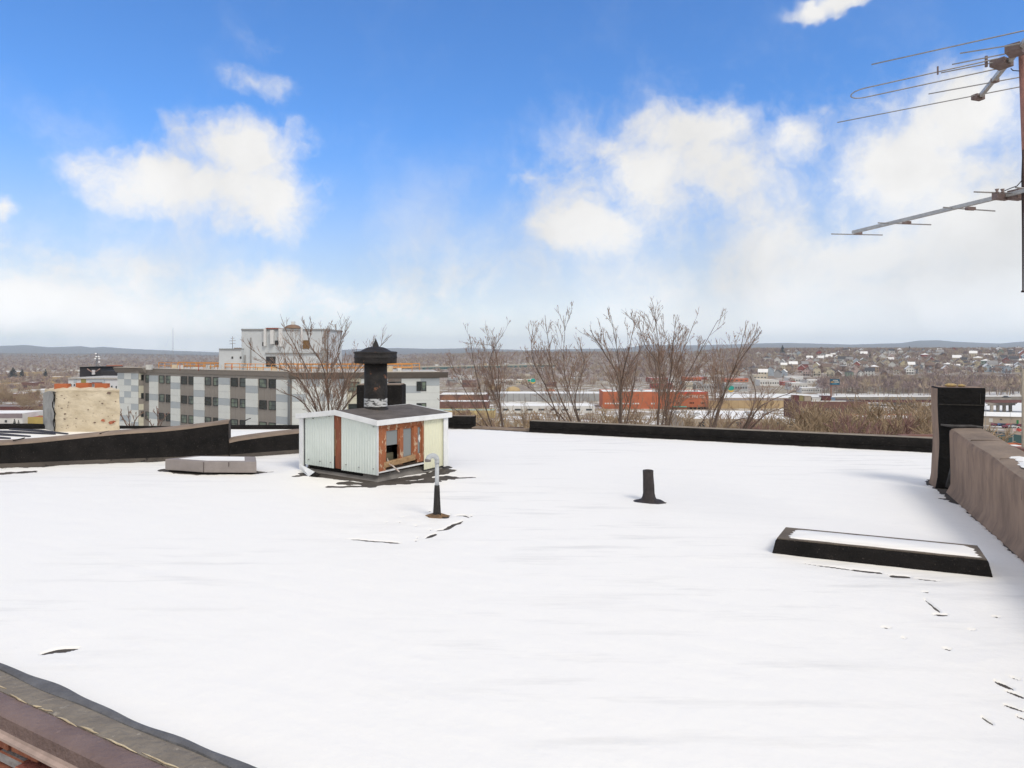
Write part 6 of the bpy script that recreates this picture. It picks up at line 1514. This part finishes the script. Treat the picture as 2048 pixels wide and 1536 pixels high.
# left foreground of the town
t, o_, ax, ay, zt, hh, d = block('flat_workshop', 'flat roofed workshop with snowy roof and grey upper band at lower left', 'building', -60, 43, 827, 850, 20, W['white_wall'], par=.3, yaw=R(3))
m = MB(); m.obox(o_-ay*.1+up*(zt-o_.z-2.4), ax*((43+60)/F*d), ay*.08, up*2.4); m.build('grey_band', W['mauve_wall'], t)
m = MB(); m.obox(o_+ax*((9+60)/F*d)-ay*.1+up*(zt-o_.z-4.6), ax*1.1, ay*.08, up*1.2); m.build('window', M_win, t)
block('long_brick_hall', 'long dark maroon brick hall behind the flat workshop', 'building', -60, 64, 813, 830, 14, W['maroon_wall'], wall_m('dull_tin_roof', (.3, .27, .25)), nwin=16, wrow=(.25, .4), wm=W['white_wall'], ww=.4)
block('brick_annex', 'dark brick annex with bright small windows left of the tan chimney', 'building', 58, 75, 811, 826, 12, W['maroon_wall'], nwin=3, wrow=(.4, .75), wm=W['white_wall'])
block('yellow_house', 'low yellow building with red roof edge left of the tan chimney', 'building', 43, 86, 834, 848, 9, wall_m('mustard', (.50, .38, .12)), W['red_wall'])
block('long_white_shed', 'long white roofed shed in the far left distance', 'warehouse', -60, 34, 743, 748, 40, W['white_wall'])
rnd = random.Random(77)
cols = list(W.items())
LBL = {'brick_orange_wall': 'orange brick', 'brick_brown_wall': 'brown brick', 'tan_wall': 'tan', 'cream_wall': 'cream', 'grey_wall': 'grey', 'white_wall': 'white', 'maroon_wall': 'maroon', 'olive_wall': 'olive', 'mauve_wall': 'mauve', 'beige_wall': 'beige', 'blue_wall': 'blue', 'red_wall': 'red'}
def scatter_blocks(name, n, x0, x1, y0, y1, where, grp, keys, wmin=14, wmax=45, seed=1):
    r = random.Random(seed); items = []
    for k in range(n*6):
        if len(items) >= n: break
        yb = r.uniform(y0, y1); px = r.uniform(x0, x1); w = r.uniform(wmin, wmax)
        if any(abs(px-a)+abs(0) < (w+b)*.55 and abs(yb-c) < 3.2 for a, b, c in items): continue
        items.append((px, w, yb))
    items.sort(key=lambda i_: (round((i_[2]-y0)/((y1-y0)/3.01)), i_[0])); 
    cnt = {}
    for (px, w, yb) in items:
        key = r.choice(keys); hgt = r.uniform(4, 8)
        d = ground_d(yb); yt = yb-hgt*F/d; rown = ('farthest', 'middle', 'nearest')[min(2, int((yb-y0)/((y1-y0)/3.0)))]
        kk = (LBL[key], rown); cnt[kk] = cnt.get(kk, 0)+1
        od = ('first', 'second', 'third', 'fourth', 'fifth', 'sixth', 'seventh', 'eighth', 'ninth', 'tenth', 'eleventh')[cnt[kk]-1]
        block(name, f'low {LBL[key]} building, {od} such from left in {rown} row {where}', 'building', px-w/2, px+w/2, yt, yb, r.uniform(10, 22), W[key], nwin=r.randint(4, 9), group=grp, yaw=R(r.uniform(-8, 8)))
scatter_blocks('flat_roofed_building', 26, -30, 240, 748, 806, 'at left', 'flat roofed buildings on the left plain', ['cream_wall', 'beige_wall', 'white_wall', 'grey_wall', 'brick_brown_wall', 'tan_wall'], 14, 46, 5)
scatter_blocks('flat_roofed_building', 22, 1320, 1660, 757, 786, 'centre right', 'flat roofed buildings beyond the orange warehouse', ['white_wall', 'cream_wall', 'grey_wall', 'brick_orange_wall', 'white_wall', 'red_wall'], 14, 50, 6)
scatter_blocks('flat_roofed_building', 10, 880, 1200, 757, 778, 'past the domes', 'flat roofed buildings near the domes', ['white_wall', 'cream_wall', 'grey_wall', 'brick_brown_wall'], 14, 36, 7)
scatter_blocks('flat_roofed_building', 6, 1880, 2060, 748, 757, 'under the hill', 'flat roofed buildings under the right hill', ['brick_orange_wall', 'white_wall', 'red_wall'], 16, 34, 8)
# red brick rear of a building seen through the twigs on the right
block('red_brick_terrace', 'orange brick terrace seen through bare twigs left of the black chimney stub', 'building', 1745, 1895, 838, 900, 12, mat('twig_brick', (.46, .20, .12), (.36, .15, .09), .8, .9), d=150, nwin=4, wrow=(.30, .5), wm=W['cream_wall'], ww=.06)
# ------------------------------------------------ houses on the right hillside, in rows
def house_mesh(kind):
    """a gabled house; slots: wall, roof, window, trim"""
    m = MB(); w, l, h, g = [(7, 9, 5.5, 3.0), (8, 8, 6.2, 3.4), (6.5, 11, 4.2, 2.4), (9, 10, 6.5, 2.0), (7.5, 9.5, 7.2, 3.2)][kind]
    x, y = w/2, l/2
    m.obox((-x, -y, -2), (w, 0, 0), (0, l, 0), up*(h+2), 0)
    if kind == 3:
        o_ = .5; pk = Vector((0, 0, h+g)); c = [Vector((-x-o_, -y-o_, h)), Vector((x+o_, -y-o_, h)), Vector((x+o_, y+o_, h)), Vector((-x-o_, y+o_, h))]
        m.add(c+[pk], [(0, 1, 4), (1, 2, 4), (2, 3, 4), (3, 0, 4), (3, 2, 1, 0)], 1)
    else:
        o_ = .45; e0, e1 = -y-o_, y+o_; zz = h-o_*g/x
        m.add([(-x, -y, h), (x, -y, h), (0, -y, h+g), (-x, y, h), (x, y, h), (0, y, h+g)], [(0, 1, 2), (4, 3, 5)], 0)
        for s_ in (-1, 1):
            a, b, c, d = Vector((s_*(x+o_), e0, zz)), Vector((0, e0, h+g)), Vector((0, e1, h+g)), Vector((s_*(x+o_), e1, zz)); th = up*.22
            vs_ = [a+th*.1, b+th*.1, c+th*.1, d+th*.1, a+th, b+th, c+th, d+th]; fs = [(0, 3, 2, 1), (4, 5, 6, 7), (0, 1, 5, 4), (3, 7, 6, 2), (0, 4, 7, 3)]
            m.add(vs_, fs if s_ < 0 else [f[::-1] for f in fs], 1)
    for fl in range(2 if h > 5 else 1):
        z = .9+fl*2.7
        for u in ((-.3, .3) if w < 8 else (-.32, 0, .32)):
            m.obox((u*w-.5, -y-.05, z), (1.0, 0, 0), (0, .04, 0), up*1.4, 2)
        for v in (-.3, .05, .33):
            m.obox((-x-.05, v*l-.5, z), (.04, 0, 0), (0, 1.0, 0), up*1.4, 2); m.obox((x+.01, v*l-.5, z), (.04, 0, 0), (0, 1.0, 0), up*1.4, 2)
    if kind != 3: m.obox((-.4, -y-.05, h+g*.25), (.8, 0, 0), (0, .04, 0), up*1.0, 2)
    if kind in (1, 4): m.obox((-x, -y-2.2, -1), (w, 0, 0), (0, 2.18, 0), up*.8+up*.6, 3); m.obox((-x-.2, -y-2.4, 2.6), (w+.4, 0, 0), (0, 2.38, 0), up*.25, 1); [m.obox((q*x-.1, -y-2.3, .4), (.2, 0, 0), (0, .2, 0), up*2.2, 3) for q in (-.95, 0, .93)]
    m.obox((x*.35, y*.1, h+g*.4), (.7, 0, 0), (0, .7, 0), up*g*.85, 4)
    if kind == 2: m.obox((x+.01, -y*.3, -1.5), (3.5, 0, 0), (0, 5, 0), up*4.2, 0); m.obox((x+.01, -y*.3-.2, 2.7), (3.7, 0, 0), (0, 5.4, 0), up*.3, 1)
    o = m.build('house', [W['white_wall'], M_wsnow, M_win, W['white_wall'], W['brick_brown_wall']]); me = o.data; bpy.data.objects.remove(o); return me
HM = [house_mesh(k) for k in range(5)]
HC = {k: wall_m('house_'+k, c) for k, c in dict(white=(.72, .71, .68), cream=(.66, .58, .43), grey=(.44, .44, .45), blue=(.44, .50, .56), yellow=(.60, .52, .34), brown=(.22, .14, .10), red=(.36, .11, .085), tan=(.46, .34, .24), green=(.28, .34, .28), pink=(.58, .44, .40)).items()}
RC = {'snowy': M_wsnow, 'dark': wall_m('house_dark_roof', (.085, .08, .085)), 'brown': wall_m('house_brown_roof', (.20, .14, .11)), 'grey': wall_m('house_grey_roof', (.30, .29, .29))}
rnd = random.Random(21); PLACED = []
ORD = ('first', 'second', 'third', 'fourth', 'fifth', 'sixth', 'seventh', 'eighth', 'ninth', 'tenth', 'eleventh', 'twelfth')
ROWN = ('lowest', 'second lowest', 'third lowest', 'fourth lowest', 'middle', 'fourth highest', 'third highest', 'second highest', 'highest')
SHAPE = ('narrow gabled', 'porched gabled', 'low long', 'square hipped', 'tall porched')
rows_d = [960, 1030, 1105, 1185, 1275, 1370, 1475, 1590, 1710]
for ri, rd in enumerate(rows_d):
    px = 1500+rnd.uniform(0, 20) if ri < 7 else 1560; lst = []
    if ri in (0, 1): px = 1450
    while px < 2075:
        dens = 1.0 if px > 1540 else .5
        step = rnd.uniform(11, 24)*(1.35 if ri > 6 else 1)
        if rnd.random() < .86*dens: lst.append(px)
        px += step
    cnt = {}
    for px in lst:
        d = rd*rnd.uniform(.975, 1.025)+20*math.sin(px/70+ri); x = (px-CX)/F*d; y = d
        c = rnd.choices(list(HC), [30, 16, 8, 7, 5, 6, 5, 8, 3, 4])[0]; rf_ = rnd.choices(list(RC), [40, 22, 20, 18])[0]; kd = rnd.choices(range(5), [3, 3, 2, 2, 2])[0]
        kk = (c, rf_, kd); cnt[kk] = cnt.get(kk, 0)+1
        first = cnt[kk]; same = f', {ORD[first-1]} such from left' if True else ''
        o = bpy.data.objects.new('house', HM[kd]); COL.objects.link(o); o.location = (x, y, gz(x, y)); o.rotation_euler = (0, 0, R(rnd.choice([-25, 65, -25, 155])+rnd.uniform(-8, 8))); s_ = rnd.uniform(1.0, 1.35); o.scale = (s_, s_, s_)
        for si, mt_ in ((0, HC[c]), (1, RC[rf_])):
            o.material_slots[si].link = 'OBJECT'; o.material_slots[si].material = mt_
        tag(o, f'{SHAPE[kd]} {c} house with {rf_} roof in {ROWN[ri]} hillside row{same}', 'house', 'houses on the right hillside'); PLACED.append((x, y))
# ------------------------------------------------ single evergreens
def conifer_mesh(seed, wide=1.0):
    r = random.Random(seed); m = MB(); m.tube([(0, 0, -1), (0, 0, 13)], [.35, .08], 6, 0)
    for k in range(420):
        f = r.random()**.8; z = 1.5+f*12; rad = (1-f)*3.6*wide+.25; a = r.uniform(0, 2*math.pi); l = rad*r.uniform(.6, 1.1)
        d = Vector((math.cos(a), math.sin(a), -.25)); s_ = Vector((-math.sin(a), math.cos(a), 0))*r.uniform(.25, .55); p0 = Vector((0, 0, z))+d*l*.25; p1 = Vector((0, 0, z))+d*l
        m.add([p0-s_*.4, p0+s_*.4, p1+s_, p1-s_+up*r.uniform(-.2, .3)], [(0, 1, 2, 3)], 1)
    o = m.build('evergreen', [M_bark, mat('needles', (.035, .052, .035), (.025, .035, .028), .6, .9)]); me = o.data; bpy.data.objects.remove(o); return me
CM = [conifer_mesh(1), conifer_mesh(2, 1.4), conifer_mesh(3, .8)]
for k, (px, ytop, hpx, kd, lab) in enumerate(((1565, 690, 22, 1, 'tall dark evergreen standing highest on the hill crest right of centre'), (1523, 715, 18, 0, 'dark evergreen left of the cluster of pale hillside houses'), (1819, 692, 12, 1, 'bushy dark evergreen on the hill crest left of the two spread ones'), (1833, 694, 8, 2, 'small evergreen just right of the bushy crest evergreen'), (1875, 695, 11, 2, 'slender evergreen on the hill crest above the black chimney stub'), (1942, 698, 18, 0, 'evergreen among houses right of the black chimney stub'), (1969, 696, 12, 2, 'pointed evergreen between the two large right hill evergreens'), (1997, 692, 20, 1, 'large dark evergreen on the hill crest near the right edge'), (2016, 700, 12, 1, 'low evergreen right of the large crest evergreen'), (2044, 695, 14, 0, 'evergreen at the extreme right on the hill crest'), (1710, 700, 12, 0, 'evergreen on the hill left of the yellow hillside houses'), (1740, 704, 14, 2, 'slender evergreen beside the yellow hillside houses'), (1678, 719, 14, 1, 'broad evergreen low among the hillside houses above the billboard'), (1786, 697, 9, 0, 'small evergreen on the crest above the middle houses'))):
    d = 1760 if hpx < 17 and ytop < 700 else (1500 if ytop < 702 else 1300); x = (px-CX)/F*d; zg = gz(x, d); zt = H-(ytop-HY)/F*d; s_ = max(.8, min(3.0, (zt-zg)/13.5))
    o = bpy.data.objects.new('evergreen', CM[kd]); COL.objects.link(o); o.location = (x, d, zg); o.scale = (s_*1.1, s_*1.1, s_); o.rotation_euler = (0, 0, k); tag(o, lab, 'tree', 'evergreens on the right hill'); PLACED += [(x, d), (x+4, d-20), (x-4, d-20), (x, d-45), (x+3, d-70)]
for k, (px, ytop, d, kd, s2, lab) in enumerate(((26, 735, 900, 1, 1.6, 'large dark evergreen, leftmost of the pair on the left plain'), (44, 738, 920, 1, 1.3, 'smaller dark evergreen beside the large one on the left plain'), (91, 738.5, 850, 1, 1.0, 'lone dark evergreen left of the white block'), (29, 838, 300, 1, .8, 'bushy evergreen in front of the flat workshop'), (37, 840, 298, 1, .7, 'smaller evergreen at the right corner of the flat workshop'))):
    x = (px-CX)/F*d; zg = gz(x, d); zt = H-(ytop-HY)/F*d; sz = (zt-zg)/13.4; o = bpy.data.objects.new('evergreen', CM[kd]); COL.objects.link(o); o.location = (x, d, zg); o.scale = (sz*s2, sz*s2, sz); tag(o, lab, 'tree', 'evergreens on the left plain')
# ---------------------------------------------------------------- trees one can tell apart on the slopes below
PT = []
for k, (h, sp, mats, dn) in enumerate(((12, 1.15, (M_bark_tan, M_twig_tan), .85), (13, .95, (M_bark, M_twig), .60), (10, 1.25, (M_bark_tan, M_twig_tan), .9), (12, 1.0, (M_bark, M_twig_red), .8), (14, .85, (M_bark, M_twig), .55))):
    mt, mc, ms_ = proto_tree(500+k, h, sp, mats, dn, rmin=.036, maxl=3); PT.append(build_proto(mt, mc, ms_, 'bare tree'))
used_p = [False]*5
PH = [12, 13, 10, 12, 14]
SP = [] ; rnd = random.Random(88)
# brown thicket right of the saplings, in front of the brick terrace and the mill
def sc_for(px, d, pi, ytop): return (H-(ytop-HY)/F*d-gz((px-CX)/F*d, d))/PH[pi]/1.05
for k in range(85):
    px = rnd.uniform(1600, 1885); d = rnd.uniform(105, 200); pi = rnd.choice([0, 2, 0, 2, 3]); SP.append((px, d, pi, sc_for(px, d, pi, rnd.uniform(795, 842)+max(0, 1680-px)*.25), 'bare tan twigged tree in the thicket between the brown mill and the black chimney stub', 'thicket left of the chimney stub'))
for k in range(34):
    px = rnd.uniform(950, 1600); d = rnd.uniform(70, 150); pi = rnd.choice([0, 1, 2, 3, 0]); SP.append((px, d, pi, sc_for(px, d, pi, rnd.uniform(815, 850)), 'bare tree low on the slope just beyond the far parapet', 'trees on the slope beyond the far parapet'))
for k in range(10):
    px = rnd.uniform(1960, 2070); d = rnd.uniform(95, 150); SP.append((px, d, 3, rnd.uniform(.22, .38), 'low reddish bare bush beyond the right parapet', 'reddish bushes beyond the right parapet'))
for k in range(16):
    px = rnd.uniform(-60, 88); d = rnd.uniform(330, 520); SP.append((px, d, rnd.choice([0, 1, 2, 4]), rnd.uniform(.8, 1.2), 'bare tree among the low buildings left of the tan chimney', 'trees left of the tan chimney'))
for k in range(7):
    px = rnd.uniform(270, 350); d = rnd.uniform(70, 84); SP.append((px, d, 3, rnd.uniform(.30, .42), 'low pinkish bare shrub at the foot of the grey apartment facade', 'shrubs under the apartment facade'))
for k in range(16):
    px = rnd.uniform(880, 1000); d = rnd.uniform(130, 330); SP.append((px, d, rnd.choice([1, 3, 4]), rnd.uniform(.7, 1.0), 'bare tree right of the apartment block on the valley slope', 'trees right of the apartment block'))
for (px, d, pi, sc_k, lab, grp) in SP:
    x = (px-CX)/F*d; o = place_tree(PT[pi], x, d, sc_k, rnd.uniform(0, 6.28), lab, grp, not used_p[pi]); used_p[pi] = True
# ---------------------------------------------------------------- far woods: one mass of bare crowns
def far_tree(seed, n=46, h=11.0):
    r = np.random.RandomState(seed); vs_ = []; fs = []
    def tri(a, b, w):
        d = b-a; s_ = np.cross(d, r.randn(3)); s_ = s_/(np.linalg.norm(s_)+1e-6)*w; k = len(vs_); vs_.extend([a-s_*.5, a+s_*.5, b]); fs.append((k, k+1, k+2))
    tri(np.array([0, 0, -1.]), np.array([0, 0, h*.8]), .5); tri(np.array([.1, .1, -1.]), np.array([0, 0, h*.75]), .5)
    for k in range(n):
        a = r.uniform(0, 2*np.pi); el = np.arccos(r.uniform(.05, 1)); rad = r.uniform(.25, .75); c = np.array([0, 0, h*.48]); dirv = np.array([np.cos(a)*np.sin(el)*h*.36, np.sin(a)*np.sin(el)*h*.36, np.cos(el)*h*.52])
        p0 = c+dirv*rad+r.randn(3)*.4; p1 = c+dirv*min(1.08, rad+r.uniform(.3, .6))+np.array([0, 0, r.uniform(.2, 1.2)]); tri(p0, p1, r.uniform(.35, .95))
    return np.array(vs_), np.array(fs)
FT = [far_tree(k, n_) for k, n_ in ((1, 44), (2, 50), (3, 40), (4, 56))]
M_w = [mat('far_twigs_a', (.38, .28, .235), (.31, .23, .195), .05, .95), mat('far_twigs_b', (.34, .265, .205), (.42, .33, .25), .05, .95), mat('far_twigs_c', (.30, .225, .205), (.25, .19, .18), .05, .95), mat('far_twigs_d', (.44, .35, .25), (.36, .285, .21), .05, .95)]
RS = np.random.RandomState(5)
def mass(name, label_kind, gens, probs=(.35, .3, .2, .15), near=False):
    pts = np.concatenate([g for g in gens], 0); Vs, Fs, Ms = [], [], []; off = 0
    pz = ground_z(pts[:, 0], pts[:, 1])
    for i in range(4):
        sel = np.where(np.arange(len(pts)) % 4 == i)[0]
        if len(sel) == 0: continue
        v, f = FT[i]; n = len(sel); a = RS.uniform(0, 6.28, n); s_ = pts[sel, 2]; ca, sa = np.cos(a), np.sin(a)
        hx = v[None, :, 0]*ca[:, None]-v[None, :, 1]*sa[:, None]; hy = v[None, :, 0]*sa[:, None]+v[None, :, 1]*ca[:, None]; wx = RS.uniform(.9, 1.3, n)
        VV = np.stack([hx*(s_*wx)[:, None]+pts[sel, 0][:, None], hy*(s_*wx)[:, None]+pts[sel, 1][:, None], v[None, :, 2]*s_[:, None]+pz[sel][:, None]], -1)
        FF = f[None]+(np.arange(n)*len(v))[:, None, None]+off; Vs.append(VV.reshape(-1, 3)); Fs.append(FF.reshape(-1, 3)); off += n*len(v)
        Ms.append(np.repeat(RS.choice(4, n, p=probs), len(f)))
    o = np_mesh(name, np.concatenate(Vs), np.concatenate(Fs), M_w, np.concatenate(Ms)); tag(o, kind='stuff'); return o
def zone(n, p0, p1, d0, d1, s0, s1, avoid=None, clump=None, cs=60):
    px = RS.uniform(p0, p1, n); d = np.sqrt(RS.uniform(d0*d0, d1*d1, n)); x = (px-CX)/F*d; s_ = RS.uniform(s0, s1, n); keep = np.ones(n, bool)
    if clump is not None: keep &= fbm(x/cs, d/cs, 91) > clump
    if avoid:
        A_ = np.array(avoid)
        for i in range(0, n, 2000):
            dx = x[i:i+2000, None]-A_[None, :, 0]; dy = d[i:i+2000, None]-A_[None, :, 1]
            # keep crowns off each house and out of the few metres in front of it
            keep[i:i+2000] &= ~(((np.abs(dx) < 7) & (dy < 6) & (dy > -32)).any(1))
    return np.stack([x, d, s_], -1)[keep]
mass('hillside_woods', None, [zone(5200, 1440, 2110, 930, 1850, .75, 1.15, PLACED, .40), zone(1500, 1440, 2110, 1700, 1960, .9, 1.3), zone(700, 1260, 1520, 900, 1900, .8, 1.25, PLACED)])
mass('valley_woods', None, [zone(2600, 760, 1330, 1080, 2450, .8, 1.2), zone(420, 870, 1330, 640, 1060, .7, 1.1, None, .5)], (.3, .35, .15, .2))
mass('riverside_woods', None, [zone(620, 1640, 2110, 585, 740, .85, 1.4), zone(240, 1560, 2110, 600, 930, .7, 1.1, None, .42)], (.25, .2, .4, .15))
mass('left_plain_woods', None, [zone(1500, -120, 470, 900, 2300, .7, 1.1), zone(620, -120, 330, 480, 950, .65, 1.0, None, .45), zone(1500, -140, 900, 2200, 3300, .9, 1.4)], (.4, .2, .3, .1))
# ---------------------------------------------------------------- air
def haze():
    m = bpy.data.materials.new('haze_air'); m.use_nodes = True; nt = m.node_tree; nt.nodes.clear(); out = nt.nodes.new('ShaderNodeOutputMaterial'); pv = nt.nodes.new('ShaderNodeVolumePrincipled')
    pv.inputs['Color'].default_value = (.72, .86, 1.0, 1); pv.inputs['Density'].default_value = HAZE; pv.inputs['Anisotropy'].default_value = .0
    nt.links.new(pv.outputs[0], out.inputs['Volume'])
    try: m.cycles.homogeneous_volume = True
    except Exception: pass
    b = MB(); zlo = float(V_ground_min)-1.0; b.obox((-12500, -12500, zlo), (25000, 0, 0), (0, 25000, 0), up*(260-zlo)); o = b.build('haze', m); tag(o, kind='stuff')
HAZE = 9e-5
V_ground_min = min(v.co.z for v in g_o.data.vertices)
haze()
